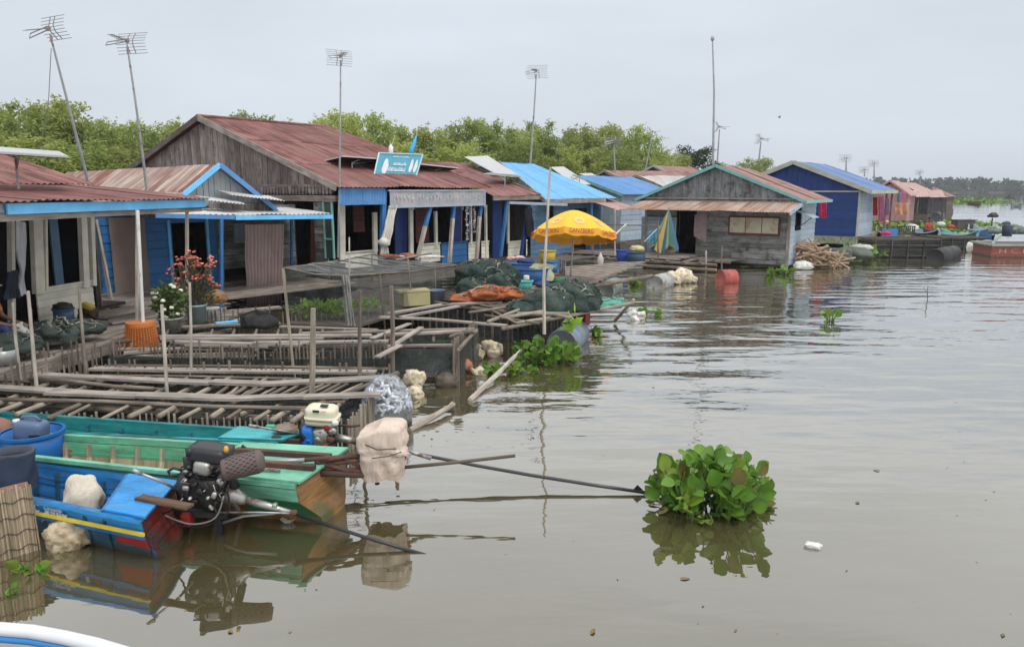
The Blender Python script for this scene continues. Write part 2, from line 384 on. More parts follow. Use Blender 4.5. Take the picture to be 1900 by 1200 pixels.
def leafmesh(name, L, mat):
    me = bpy.data.meshes.new(name); me.from_pydata([tuple(p) for p in L[0]], [], L[1]); me.materials.append(mat); me.update(); return me
rg = random.gauss
FOL = leafmat('light_foliage', (.15, .215, .05), (.46, .53, .17), .45)
FOL2 = leafmat('bright_foliage', (.22, .28, .06), (.54, .58, .19), .45)
FOLD = leafmat('dark_foliage', (.025, .055, .018), (.075, .115, .04), .25)
FOLF = leafmat('far_foliage', (.035, .065, .04), (.06, .095, .055), .1, objsc=.05)
BARK = std('bark', (.12, .10, .08), .9, .3, bump=.4)
# far bank: a wood beyond counting, about 560 m off
L = ([], [])
for i in range(300):
    x = 60+i*2.8+rg(0, 2); y = 570+random.random()*40+abs(x-330)*.05; h = 8.6+2.2*noise.noise(Vector((x*.03, 0, 3)))+random.random()*2.2; w = 3+random.random()*4
    if random.random() < .05: h += 2
    for k in range(130):
        a = random.random()*6.28; r = random.random()**.5; zz = random.random()**1.25
        q = 1-.75*max(0, zz-.45)
        leaf(L, Vector((x+math.cos(a)*r*w*q, y+math.sin(a)*r*w*.6*q, zz*h)), Vector((rg(0, 1), rg(0, 1), rg(0, .7))).normalized(), 1.9, 2.6)
fb = bpy.data.objects.new('far_wood', leafmesh('far_wood', L, FOLF)); COL.objects.link(fb); tag(fb, kind='stuff')
gm = MB(); gm.slab([(20, 565, .02), (1500, 640, .02), (1500, 900, .02), (20, 900, .02)], (0, 0, .9))
tag(gm.build('far_bank', std('bank_earth', (.09, .1, .05), .95)), kind='structure')

# ------------------------------------------------------------------ the flooded wood behind the houses
def tree_mesh(seed, n_lobes, n_leaf, droop, mat, ll=.30):
    random.seed(seed); L = ([], []); tb = MB()
    top = Vector((rg(0, .02), rg(0, .02), .62))
    tb.tube([(0, 0, -.12), (.006, 0, .15), (top.x*.6, top.y*.6, .4), tuple(top)], [.022, .017, .011, .005], 7)
    for k in range(n_lobes):
        a = k*2.4+random.random(); zz = .10+.84*(k+.5)/n_lobes; s = random.uniform(.05, .10)*(1.25-.5*zz)
        rr = (.36*(1-max(0, zz-.45)*1.25)+.03)*random.uniform(.25, 1.1)
        c = Vector((math.cos(a)*rr, math.sin(a)*rr, min(zz, .97-s*.9)+rg(0, .02)))
        if k % 3 == 0: b0 = Vector((0, 0, max(.08, zz-.28))); tb.tube([b0, (b0+c)/2+Vector((0, 0, .04)), c], [.007, .005, .002], 5)
        for q in range(int(n_leaf/n_lobes*(s/.08)**1.6)):
            u = Vector((rg(0, 1), rg(0, 1), rg(.1, 1))).normalized(); wob = 1+.55*noise.noise(u*2.6+Vector((k*3.1, seed, 0)))
            p = c+Vector((u.x*1.15, u.y*1.15, u.z*.85))*s*wob*(random.random()**.4)*1.25
            d = (u*.5+Vector((rg(0, .9), rg(0, .9), rg(-droop*.6, .5)))).normalized()
            leaf(L, p, d, ll*.40/7.5, ll*random.uniform(.6, 1.15)/7.5)
        for q in range(4):
            d = Vector((math.cos(a)+rg(0, .7), math.sin(a)+rg(0, .7), 1.3+rg(0, .4))).normalized(); ln = random.uniform(.06, .13)
            for w_ in range(16):
                f_ = w_/15; p = c+d*ln*(.3+.9*f_)+Vector((d.x, d.y, -.8))*.03*f_*f_+Vector((rg(0, .008), rg(0, .008), rg(0, .006)))
                leaf(L, p, Vector((rg(0, 1), rg(0, 1), rg(-.4, .4))).normalized(), ll*.3/7.5, ll*.75/7.5)
    return tb, leafmesh('crown', L, mat)
TV = [tree_mesh(11, 46, 9000, .3, FOL), tree_mesh(12, 52, 10000, .5, FOL2), tree_mesh(13, 40, 8000, .3, FOL), tree_mesh(14, 48, 9000, .6, FOL2), tree_mesh(15, 40, 9000, .2, FOLD)]
TRUNK = [None]*5
# (pixel column, pixel row of the top, distance, width factor, variant)
TREES = [(-60, 185, 36, 1.0, 0), (15, 196, 38, .95, 1), (62, 196, 36, .9, 0), (98, 183, 37, .85, 1), (150, 222, 38, .9, 2), (188, 232, 40, .85, 3), (225, 224, 41, .8, 0), (268, 232, 42, .85, 2), (330, 226, 44, .8, 1), (300, 248, 40, .9, 0),
 (465, 206, 47, .7, 2), (560, 225, 48, .9, 0), (618, 208, 46, .85, 1), (668, 206, 48, .85, 2), (640, 232, 45, .9, 3), (716, 228, 49, .85, 0), (762, 240, 50, .9, 2), (805, 236, 50, .85, 1), (845, 230, 52, .8, 0), (888, 216, 52, .75, 2), (925, 238, 53, .85, 0), (968, 236, 54, .8, 1), (1005, 228, 55, .7, 0), (1040, 250, 55, .85, 2),
 (1078, 238, 57, .85, 1), (1112, 232, 58, .9, 1), (1160, 234, 60, .85, 0), (1196, 246, 61, .8, 2), (1232, 276, 63, .8, 3), (1258, 288, 66, .8, 1), (740, 262, 44, 1.1, 3), (860, 262, 47, 1.1, 3), (950, 262, 49, 1.1, 0), (1060, 270, 52, 1.1, 3), (1140, 275, 54, 1.2, 0), (1215, 292, 58, 1.2, 3), (40, 250, 33, 1.3, 3), (150, 262, 35, 1.3, 0), (240, 270, 37, 1.2, 3)]
SPECIAL = [(1292, 272, 68, 1.1, 4, 'dark green round tree at the end of the wood, just behind the grey house'), (1405, 293, 90, 1.1, 1, 'small pale green tree seen between the grey house and the blue house roofs'), (1352, 303, 84, 1.3, 0, 'low feathery tree behind the ridge of the grey house')]
def add_tree(i, px, top, d, wf, var, label, group):
    p = Y(px, top, d); h = p.z*1.01; base = Vector((p.x, d, 0))
    t = thing('flooded_tree', label, 'tree', base, random.uniform(0, 6.28), group)
    tb, cm = TV[var]
    if TRUNK[var] is None: tk = tb.build('trunk', BARK, t, True); TRUNK[var] = tk.data
    else: tk = bpy.data.objects.new('trunk', TRUNK[var]); COL.objects.link(tk); tk.parent = t
    cr_ = bpy.data.objects.new('crown', cm); COL.objects.link(cr_); cr_.parent = t
    for o in (tk, cr_): o.scale = (h*wf, h*wf, h)
for i, q in enumerate(TREES): add_tree(i, *q, 'light green leafy tree in the flooded wood behind the floating houses', 'trees of the flooded wood')
for i, q in enumerate(SPECIAL): add_tree(i, *q, None)
random.seed(21)

# ------------------------------------------------------------------ building helpers
def V3(*a): return Vector(a)
def roof(mb, e0, e1, r1, r0, sheet=.85, bands=2, pitch=.13, amp=.014, jit=.012, per=4):
    "corrugated sheets: e0-e1 the eave, r0-r1 the ridge; every sheet an island of its own"
    e0, e1, r1, r0 = map(Vector, (e0, e1, r1, r0)); W = ((e1-e0).length+(r1-r0).length)/2; n = max(1, round(W/sheet))
    nrm = (e1-e0).cross(r0-e0).normalized()
    if nrm.z < 0: nrm = -nrm
    S = ((r0-e0).length+(r1-e1).length)/2
    def pt(u, v):
        q = (e0*(1-u)+e1*u)*(1-v)+(r0*(1-u)+r1*u)*v
        return q+nrm*(.035*noise.noise(q*.55+e0)+.012*noise.noise(q*2.1))-(e0-r0).normalized()*(.02*noise.noise(q*3.3) if v < .1 else 0)
    for i in range(n):
        for b in range(bands):
            u0, u1 = i/n-.012, (i+1)/n+.012; v0 = b/bands-(.03 if b else 0)+random.uniform(-1, 1)*jit*.6; v1 = (b+1)/bands
            u0 = max(u0, 0); u1 = min(u1, 1); nc = max(2, round((u1-u0)*W/pitch*per))+1; lift = random.uniform(0, jit)
            rows = []; uvs = []
            for r_ in range(4):
                tt = r_/3; row = []; ur = []
                for c in range(nc):
                    u = u0+(u1-u0)*c/(nc-1); v = v0+(v1-v0)*tt
                    s_ = u*W; row.append(pt(u, v)+nrm*(amp*math.cos(2*math.pi*s_/pitch)+lift*.6+.006*(1-tt)+b*.003+.003*(i % 2)))
                    ur.append((s_+i*3.7, v*S+b*5.1))
                rows.append(row); uvs.append(ur)
            vs = [p for row in rows for p in row]; fs = []; uu = []
            for r_ in range(3):
                for c in range(nc-1):
                    fs.append((r_*nc+c, r_*nc+c+1, (r_+1)*nc+c+1, (r_+1)*nc+c))
                    uu.append([uvs[r_][c], uvs[r_][c+1], uvs[r_+1][c+1], uvs[r_+1][c]])
            mb.add(vs, fs, uu)
def cut(a, b, holes):
    seg = [(a, b)]
    for h0, h1 in holes:
        out = []
        for s0, s1 in seg:
            if h1 <= s0 or h0 >= s1: out.append((s0, s1)); continue
            if h0 > s0: out.append((s0, h0))
            if h1 < s1: out.append((h1, s1))
        seg = out
    return [q for q in seg if q[1]-q[0] > .02]
def plankwall(mb, O, ux, W, Hf, w=.18, t=.022, d='h', holes=(), jit=.006, n=None, lap=.012):
    O = Vector(O); ux = Vector(ux).normalized(); uz = Vector((0, 0, 1)); n = Vector(n).normalized() if n else ux.cross(uz)
    H = Hf if callable(Hf) else (lambda s: Hf)
    if d == 'h':
        z = 0; top = H(W/2)
        while z < top-.01:
            z1 = min(z+w, top); zm = (z+z1)/2
            for s0, s1 in cut(0, W, [(h[0], h[1]) for h in holes if h[2] < zm < h[3]]):
                cuts = [s0]
                while s1-cuts[-1] > 3.4: cuts.append(cuts[-1]+random.uniform(1.6, 3.0))
                cuts.append(s1)
                for a, b in zip(cuts, cuts[1:]):
                    j = random.uniform(-jit, jit); g = .004+random.random()*.006
                    P = []
                    for s_ in (a+.002, b-.002):
                        j2 = random.uniform(-jit, jit)*.5
                        for q, zz in ((0, z+j2), (1, z+j2), (1, z1-g+j2), (0, z1-g+j2)):
                            out = (t+(lap if zz < zm else 0)+j) if q else 0
                            P.append(O+ux*s_+uz*zz+n*out)
                    mb.prism8(P)
            z = z1
    else:
        s_ = 0
        while s_ < W-.01:
            s1 = min(s_+w*random.uniform(.8, 1.2), W); sm = (s_+s1)/2; h0, h1 = H(s_), H(s1)
            for z0, z1 in cut(0, max(h0, h1), [(h[2], h[3]) for h in holes if h[0] < sm < h[1]]):
                last = z1 >= max(h0, h1)-1e-4; a1, b1 = (h0, h1) if last else (z1, z1)
                if max(a1, b1) < z0+.01: continue
                j = random.uniform(0, jit)*2; g = .003+random.random()*.005
                if random.random() < .08: z0 += random.random()*.05
                P = [O+ux*(s_+g)+uz*z0, O+ux*(s1-g)+uz*z0, O+ux*(s1-g)+uz*z0+n*(t+j), O+ux*(s_+g)+uz*z0+n*(t+j),
                     O+ux*(s_+g)+uz*max(a1, z0), O+ux*(s1-g)+uz*max(b1, z0), O+ux*(s1-g)+uz*max(b1, z0)+n*(t+j), O+ux*(s_+g)+uz*max(a1, z0)+n*(t+j)]
                mb.prism8(P)
            s_ = s1
def house(name, label, f, cat='house'):
    return thing(name, label, cat, f.O, f.rz)
def pbar(f, par, name, mat, a, b, y, w, h, y2=None):
    "post or rail between two pixels of the front plane y"
    m = MB(); p = f.py(*a, y); q = f.py(*b, y if y2 is None else y2); d = q-p
    m.bar(p, q, w, h, (0, 1, 0) if abs(d.z) > abs(d.x) else (0, 0, 1)); return m.build(name, mat, par)
def prect(f, a, b, y):
    p = f.py(*a, y); q = f.py(*b, y); return min(p.x, q.x), max(p.x, q.x), min(p.z, q.z), max(p.z, q.z)
def halfwall(f, par, mat, a, b, y, name='half_wall', w=.13):
    x0, x1, z0, z1 = prect(f, a, b, y); m = MB(); plankwall(m, (x0, y, z0), (1, 0, 0), x1-x0, z1-z0, w, .02, 'h', n=(0, -1, 0))
    m.bar((x0, y-.02, z1+.02), (x1, y-.02, z1+.02), .07, .035); return m.build(name, mat, par)
def drape(mb, p00, p10, p11, p01, folds=6, amp=.04, n=None, rows=9, waist=None, seed=0):
    "hanging cloth: p00-p10 top edge, p01-p11 lower edge"
    p00, p10, p11, p01 = map(Vector, (p00, p10, p11, p01)); nn = Vector(n) if n else (p10-p00).cross(p01-p00).normalized(); g = []; cols = folds*6+1
    for i in range(rows):
        v = i/(rows-1); row = []; k = 1.0
        if waist: k = 1-(1-waist[1])*math.exp(-((v-waist[0])/.16)**2)
        for j in range(cols):
            u = j/(cols-1); uu = .5+(u-.5)*k; a = (p00*(1-uu)+p10*uu)*(1-v)+(p01*(1-uu)+p11*uu)*v
            ph = u*folds*6.283+.7*math.sin(v*3+seed)+1.1*noise.noise(Vector((u*3, v*2, seed)))
            row.append(a+nn*(amp*math.sin(ph)*(.6+.5*v)+.04*noise.noise(Vector((u*5+seed, v*4, 1)))))
        g.append(row)
    mb.grid(g)
def solar(label, c0, c1, c2, c3, feet=(), group='solar panels on the roofs', name='solar_panel'):
    "four corners in order; feet: points on the roof"
    c = [Vector(q) for q in (c0, c1, c2, c3)]; n = (c[1]-c[0]).cross(c[3]-c[0]).normalized()
    if n.z < 0: n = -n
    base = sum(c, Vector())/4; t = thing(name, label, 'solar panel', base, 0, group)
    m = MB(); m.slab(c, -n*.028); m.build('panel_frame', PANEL, t, W=True)
    k = [base+(q-base)*.97-n*.028 for q in c]; m = MB(); m.slab(k, -n*.012); m.build('panel_back', DARKI, t, W=True)
    k = [base+(q-base)*.95+n*.004 for q in c]; m = MB(); m.slab(k, -n*.003); m.build('panel_glass', PANEL_G if label.startswith('dark') else SOLG, t, W=True)
    for fp in feet:
        fp = Vector(fp); tp = base*.55+.45*min(c, key=lambda q: (q-fp).length); m = MB(); m.tube([fp, Vector((fp.x, fp.y, base.z-.1)), tp-n*.03], .02, 7)
        m.tube([Vector((fp.x, fp.y, (fp.z+base.z)/2)), base-n*.03], .014, 6); m.build('panel_stand', STEEL, t, W=True)
    return t
SOLG = std('pale_solar_glass', (.40, .41, .42), .25, .08, bump=0)
# ------------------------------------------------------------------ left house with red roof and sky blue fascia
f1 = Fr(Z(0, 690, .5), 8.86)
h = house('floating_house', 'red roofed floating house with sky blue fascia and cream half wall, at the left edge', f1); H1 = h
m = MB()
for i in range(9): m.bar((-3, .08+i*.235, .47), (5.35, .08+i*.235, .47+random.uniform(-.01, .01)), .21, .04)
m.build('deck', WD, h)
m = MB(); m.bar((-3, -.05, .42), (3.2, -.03, .40), .06, .2); m.bar((3.22, -.03, .40), (5.5, 0, .40), .06, .18); m.build('deck_beam', WD, h)
m = MB(); m.box((1.2, 4.2, .55), (8.4, 4.2, .06)); m.build('floor', WDI, h)
y1 = 2.12
EX = f1.py(378, 372, 0).x
m = MB(); m.bar((f1.py(10, 388, 0).x, -.02, 2.55), (EX, -.02, 2.54), .03, .14); m.build('fascia', SKYB, h)
m = MB(); m.bar((-3.1, .04, 2.56), (f1.py(9, 388, .04).x, .04, 2.56), .03, .12); m.bar((EX, 0, 2.54), (EX, 2.2, 2.72), .03, .12); m.build('fascia', PALEB, h)
m = MB(); roof(m, (-3.2, -.12, 2.63), (EX+.03, -.12, 2.62), (EX, 2.25, 2.86), (-3.2, 2.25, 2.86), bands=1)
pz = f1.px(0, 283, EX)
roof(m, (-3.2, 2.2, 2.87), (EX, 2.2, 2.865), (EX, pz.y, pz.z), (-3.2, pz.y, pz.z), bands=2)
roof(m, (EX, 2*pz.y-.2, 2.6), (-3.2, 2*pz.y-.2, 2.6), (-3.2, pz.y, pz.z), (EX, pz.y, pz.z), bands=2)
m.build('roof', REDR, h)
m = MB(); plankwall(m, (EX-.25, y1, .5), (0, 1, 0), 2*pz.y-y1-.6, lambda s: 2.3 if s < .2 else 2.3+min(s-.2, (2*pz.y-y1-.6)-s)*.3, .2, .02, 'v', n=(1, 0, 0)); m.build('side_wall', WD, h)
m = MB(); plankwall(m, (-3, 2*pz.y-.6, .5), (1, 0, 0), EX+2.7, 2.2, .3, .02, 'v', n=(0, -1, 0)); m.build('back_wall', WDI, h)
m = MB(); m.bar((-3, y1-.05, 2.46), (EX-.2, y1-.05, 2.46), .1, .16); m.bar((-3, .06, 2.44), (EX-.05, .06, 2.44), .08, .1); m.build('wall_beam', WDL, h)
halfwall(f1, h, CREAM, (65, 540), (176, 590), y1)
for a, b, w in (((66, 400), (72, 545), .2), ((152, 398), (158, 533), .15), ((168, 398), (173, 530), .09), ((20, 400), (22, 598), .07), ((82, 400), (84, 540), .05)):
    pbar(f1, h, 'wall_post', CREAM, a, b, y1-.04, w, .09)
x0, x1, z0, z1 = prect(f1, (84, 402), (150, 536), y1+.12)
m = MB(); m.box((x0+.12, y1+.08, (z0+z1)/2+.03), (.2, .03, z1-z0-.1)); m.build('shutter', STEELB, h)
m = MB(); m.box((1.0, y1+1.0, 1.5), (8.0, .05, 2.1)); m.box((1.0, y1+.6, 2.52), (8.0, 1.6, .03)); m.box((-3, y1+.5, 1.5), (.05, 1.2, 2.1)); m.box((EX-.30, y1+.55, 1.5), (.03, .95, 2.1)); m.build('room_shade_panels', DARKI, h)  # near-black panels added to block light and stand in for the room's shade
for px, pt, pb in ((255, 394, 600), (347, 386, 600)):
    pbar(f1, h, 'porch_post', STK, (px, pt), (px, pb), .05, .045, .045)
# curtain, knotted, and darker cloth beside it
m = MB(); yy = 1.75; a, b = f1.py(30, 408, yy), f1.py(48, 414, yy); c, d = f1.py(46, 545, yy), f1.py(33, 552, yy)
drape(m, a, b, c, d, 4, .03, waist=(.7, .3), rows=18, seed=3)
def worldify(mb, f):
    mb.v = [f.w(q.x, q.y, q.z) for q in mb.v]; return mb
solo('curtain', worldify(m, f1), CLOTHW, 'white curtain knotted low, hanging in the porch of the left red roofed house', 'curtain', f1.w(a.x, yy, 1.2), smooth=True)
m = MB(); yy = 1.6; a, b = f1.py(14, 505, yy), f1.py(31, 500, yy); drape(m, a, b, f1.py(36, 552, yy), f1.py(10, 556, yy), 4, .03, seed=5)
solo('hung_shirt', worldify(m, f1), std('slate_cloth', (.05, .06, .085), .95, .3), 'slate grey shirt hung on a line beside the knotted white curtain', 'clothing', f1.w(a.x, yy, 1.2), smooth=True)

# ------------------------------------------------------------------ small house: rusty gable roof, blue bargeboards
f2 = Fr(Z(185, 548, .5), 40)
h = house('floating_house', 'small floating house with rusty pale gable roof, blue bargeboards and a pink curtain', f2); H2 = h
ap = f2.py(405, 305, -1); XR = ap.x; ZR = ap.z
m = MB(); m.box((2.6, 1.6, .5), (5.6, 3.6, .06)); m.build('floor', WD, h)
m = MB()
for i in range(10): m.bar((-.4, -2.3+i*.22, .46), (5.2, -2.3+i*.22, .46+random.uniform(-.012, .012)), .2, .035)
m.build('deck', WD, h)
m = MB()
roof(m, (XR-1.55, -1.06, ZR-1.17), (XR-1.55, 7.8, ZR-1.2), (XR, 7.8, ZR-.06), (XR, -1.06, ZR), .8, 2)
roof(m, (XR+1.55, 7.8, ZR-1.2), (XR+1.55, -1.06, ZR-1.17), (XR, -1.06, ZR), (XR, 7.8, ZR-.06), .8, 2)
m.build('roof', RUSTR, h)
for sgn, p in ((-1, f2.py(340, 362, -1.08)), (1, f2.py(512, 389, -1.08))):
    m = MB(); m.bar((XR, -1.09, ZR-.01), (p.x, -1.09, p.z), .025, .11, (0, 0, 1)); m.build('bargeboard', SKYB if sgn < 0 else MIDB, h)
m = MB(); plankwall(m, (XR-1.25, -.82, 2.42), (1, 0, 0), 2.5, lambda s: max(.02, min(s, 2.5-s)*.72), .14, .015, 'v', n=(0, -1, 0)); m.build('gable_wall', GREYP, h)
holes = []
def hl(a, b):
    x0, x1, z0, z1 = prect(f2, a, b, 0); holes.append((x0, x1, z0-.5, z1-.5)); return x0, x1, z0, z1
win = hl((312, 408), (387, 519)); void = hl((415, 500), (458, 545)); door = hl((545, 405), (590, 492))
m = MB(); plankwall(m, (0.05, 0, .5), (1, 0, 0), f2.py(402, 500, 0).x, 1.75, .19, .02, 'h', [q for q in holes], n=(0, -1, 0)); m.build('front_wall', BLUE, h)
m = MB(); xa = f2.py(402, 500, 0).x+.06; plankwall(m, (xa, 0, .5), (1, 0, 0), 5.1-xa, 1.9, .17, .02, 'h', [(q[0]-xa, q[1]-xa, q[2], q[3]) for q in holes], n=(0, -1, 0)); m.build('plank_wall', WDB, h)
m = MB(); plankwall(m, (0, 3.4, .5), (1, 0, 0), 5.2, 2.1, .3, .02, 'v', n=(0, -1, 0)); plankwall(m, (5.15, 0.1, .5), (0, 1, 0), 3.3, 2.0, .3, .02, 'v', n=(1, 0, 0)); plankwall(m, (0, 0.1, .5), (0, 1, 0), 3.3, 1.9, .3, .02, 'v', n=(-1, 0, 0)); m.build('back_wall', WDI, h)
m = MB(); x0, x1, z0, z1 = win
m.box(((x0+x1)/2, -.05, z0-.02), (x1-x0+.2, .12, .05)); m.bar((x0-.03, -.04, z0), (x0-.03, -.04, z1), .06, .06, (0, 1, 0)); m.bar((x1+.03, -.04, z0), (x1+.03, -.04, z1), .06, .06, (0, 1, 0)); m.build('window_frame', SKYB, h)
x0, x1, z0, z1 = prect(f2, (171, 408), (194, 520), -.1); m = MB(); m.box(((x0+x1)/2, -.08, (z0+z1)/2), (x1-x0, .02, z1-z0))
k = int((z1-z0)/.055)
for i in range(k): m.bar((x0+.02, -.115, z0+.03+i*.055), (x1-.02, -.115, z0+.03+i*.055), .05, .02)
m.build('louvred_shutter', STEELB, h)
x0, x1, z0, z1 = prect(f2, (201, 404), (280, 546), -.12); m = MB()
g = [[V3(x0+(x1-x0)*j/12, -.12+.03*noise.noise(V3(i*.4, j*.5, 2)), z0+(z1-z0)*i/10) for j in range(13)] for i in range(11)]
m.grid(g); m.build('canvas_panel', std('taupe_canvas', (.27, .205, .18), .95, .12, bump=.3, bsc=90), h, True)
for px, b, y in ((411, 569, -2.6), (541, 500, -.5), (592, 478, -.3)): pbar(f2, h, 'porch_post', BLUE, (px, 406), (px, b), y, .055, .055)
# two awnings
A0, A1, A2 = f2.py(288, 400, -2.4), f2.py(434, 403, -2.4), f2.py(616, 402, -2.0)
m = MB(); roof(m, (A0.x, -2.4, A0.z+.03), (A1.x+.1, -2.4, A1.z+.05), (A1.x+.1, -.05, A1.z+.18), (A0.x, -.05, A0.z+.15), .8, 1); m.build('awning', ZINC, h)
m = MB(); m.box((2.6, 1.7, 2.33), (5.1, 3.3, .03)); m.build('ceiling', WDI, h)  # ceiling added to stop light leaking in, so the room stays dark
m = MB(); m.bar((A0.x, -2.42, A0.z), (A1.x, -2.42, A1.z), .03, .09); m.build('awning_fascia', MIDB, h)
m = MB(); roof(m, (A1.x-.02, -2.4, A1.z+.02), (A2.x, -2.0, A2.z+.06), (A2.x, .1, A2.z+.2), (A1.x-.02, 0, A1.z+.2), .8, 1); m.build('awning', ZINC, h)
m = MB(); m.bar((A1.x+.03, -2.42, A1.z-.01), (A2.x, -2.02, A2.z), .03, .1); m.build('awning_fascia', SKYB, h)
for a, b, c in (((372, 372), (446, 381), -1.5), ((415, 362), (516, 371), -1.25)):
    p, q = f2.py(*a, c), f2.py(*b, c); m = MB(); roof(m, (p.x, c-.3, p.z), (q.x, c-.3, q.z), (q.x, c+.35, q.z+.1), (p.x, c+.35, p.z+.1), 1.2, 1, pitch=.09); m.build('rain_sheet', ZINC, h)
x0, x1, z0, z1 = prect(f2, (386, 378), (500, 400), -.9); m = MB(); plankwall(m, (x0, -.9, z0), (1, 0, 0), x1-x0, z1-z0, .3, .02, 'v', n=(0, -1, 0)); m.build('upper_boards', WD, h)
x0, x1, z0, z1 = prect(f2, (433, 415), (455, 450), -.1); m = MB(); m.box(((x0+x1)/2, -.12, (z0+z1)/2), (x1-x0, .1, z1-z0))
solo('meter_board', worldify(m, f2), PALEB, 'pale grey board fixed on the plank wall left of the pink curtain', 'board', f2.w(x0, -.1, z0))
m = MB(); yy = -.9; drape(m, f2.py(455, 417, yy), f2.py(528, 416, yy), f2.py(521, 570, yy), f2.py(458, 572, yy), 11, .055, rows=16, seed=1)
solo('curtain', worldify(m, f2), std('pink_beige_cloth', (.50, .39, .37), .95, .12, bump=.2, bsc=80), 'long pleated pink beige curtain hanging from the awning of the small house', 'curtain', f2.w(3, yy, .6), smooth=True)
m = MB(); yy = .1; drape(m, f2.py(576, 408, yy), f2.py(590, 408, yy), f2.py(589, 490, yy), f2.py(577, 492, yy), 4, .03, seed=6)
solo('curtain', worldify(m, f2), std('rust_red_cloth', (.22, .09, .075), .95, .2), 'narrow rust red curtain in the doorway right of the pink curtain', 'curtain', f2.w(4, yy, .6), smooth=True)
# two poles leaning against the canvas panel
for a, b, lb in (((179, 408), (212, 578), 'pale bamboo pole leaning on the taupe canvas panel, the longer of two'), ((187, 455), (207, 580), 'shorter brown pole leaning below the louvred shutter')):
    m = MB(); p, q = f2.py(*a, -.25), f2.py(*b, -.8); m.tube([p, (p+q)/2+V3(.01, 0, 0), q], .024, 7)
    solo('leaning_pole', worldify(m, f2), STK if 'pale' in lb else BAM, lb, 'pole', f2.w(q.x, q.y, .5))

# ------------------------------------------------------------------ big house, its neighbours share the line of the front
f3 = Fr(Y(628, 490, 19.5), 36)
h = house('floating_house', 'largest floating house, with red roof, grey plank gable and slanting blue posts', f3); H3 = h
ap = f3.px(380, 218, 0); YR, ZR = ap.y, ap.z; re = f3.py(605, 235, YR); ev = f3.py(908, 353, -.25); EX3 = ev.x
ZE = f3.px(627, 347, -.2).z
m = MB(); m.box((EX3/2, YR-.2, .47), (EX3, 2*YR-.9, .08)); m.build('floor', WDI, h)
m = MB()
roof(m, (-.22, -.3, ZE), (EX3, -.3, ZE-.02), (re.x, YR, ZR), (-.22, YR, ZR), bands=3)
roof(m, (EX3, 2*YR+.3, ZE), (-.22, 2*YR+.3, ZE), (-.22, YR, ZR), (re.x, YR, ZR), bands=3, per=3)
roof(m, (EX3, -.3, ZE-.02), (EX3, 2*YR+.3, ZE), (re.x, YR, ZR), (re.x, YR, ZR), bands=2, per=2)
m.build('roof', REDR, h)
m = MB(); sl_ = (ZR-ZE)/(YR+.3)
m.bar((-.24, -.3, ZE-.02), (-.24, YR, ZR-.02), .03, .16); m.build('bargeboard', WDL, h)
m = MB(); m.bar((-.24, 2*YR+.3, ZE-.02), (-.24, YR, ZR-.02), .03, .16); m.build('bargeboard', WDD, h)
m = MB(); m.tube([(-.25, YR, ZR+.03), (re.x, YR, ZR+.03)], .05, 8); m.tube([(re.x, YR, ZR+.03), (EX3, -.3, ZE+.02)], .04, 8); m.build('ridge_cap', REDR, h)
zb = f3.px(600, 368, 0).z
m = MB(); plankwall(m, (0, .05, zb+.1), (0, 1, 0), 2*YR-.1, lambda s: max(.02, ZE-zb-.16+min(s+.3, 2*YR-s+.2)*sl_), .24, .025, 'v', n=(-1, 0, 0), jit=.012); m.build('gable_wall', WDG, h)
m = MB(); m.bar((-.06, -.1, zb), (-.06, 2*YR, zb), .1, .15); m.build('gable_beam', WD, h)
m = MB()
for i in range(36):                                             # carved pendants under the gable boards
    yy = .05+i*.135; m.slab([(-.06, yy, zb+.30), (-.06, yy+.1, zb+.30), (-.06, yy+.105, zb+.2), (-.06, yy+.085, zb+.13), (-.06, yy+.05, zb+.09), (-.06, yy+.015, zb+.13), (-.06, yy-.005, zb+.2)], (-.025, 0, 0))
m.bar((-.06, 0, zb+.33), (-.06, 4.9, zb+.33), .05, .06); m.build('carved_trim', WDG, h)
a, b = f3.px(600, 374, 0), f3.px(545, 396, 0)
m = MB(); plankwall(m, (0, .35, .5), (0, 1, 0), 2*YR-.6, zb-.58, .19, .022, 'h', [(.5, 1.75, 0, zb-.62)], n=(-1, 0, 0)); m.build('side_wall', WDB, h)
for a, b in (((602, 373), (620, 478)),):
    p, q = f3.px(601, 373, -.03), f3.px(621, 480, -.03); m = MB(); ya, yb, za, zz_ = p.y, q.y, q.z, p.z
    for s0, s1 in (((ya, za), (ya, zz_)), ((yb, za), (yb, zz_)), ((ya, zz_), (yb, zz_)), ((ya, za+.5), (yb, za+.5))): m.bar((-.05, s0[0], s0[1]), (-.05, s1[0], s1[1]), .04, .05, (1, 0, 0))
    sf = m.build('screen_frame', MINT, h); m = MB(); m.slab([(-.04, ya, za), (-.04, yb, za), (-.04, yb, zz_), (-.04, ya, zz_)], (.008, 0, 0)); m.build('screen', std('dark_screen', (.06, .075, .085), .5, .1), sf)
y3 = .45
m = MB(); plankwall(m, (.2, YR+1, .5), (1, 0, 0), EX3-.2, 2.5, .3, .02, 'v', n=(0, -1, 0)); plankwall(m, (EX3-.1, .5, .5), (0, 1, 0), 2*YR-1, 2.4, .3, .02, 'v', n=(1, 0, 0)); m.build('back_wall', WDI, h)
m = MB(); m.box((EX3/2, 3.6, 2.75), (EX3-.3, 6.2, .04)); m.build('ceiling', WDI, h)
halfwall(f3, h, CREAM, (640, 470), (700, 492), y3); halfwall(f3, h, CREAM, (779, 455), (816, 484), y3); halfwall(f3, h, CREAM, (868, 452), (906, 484), y3); halfwall(f3, h, BLUE, (818, 453), (866, 484), y3, w=.2)
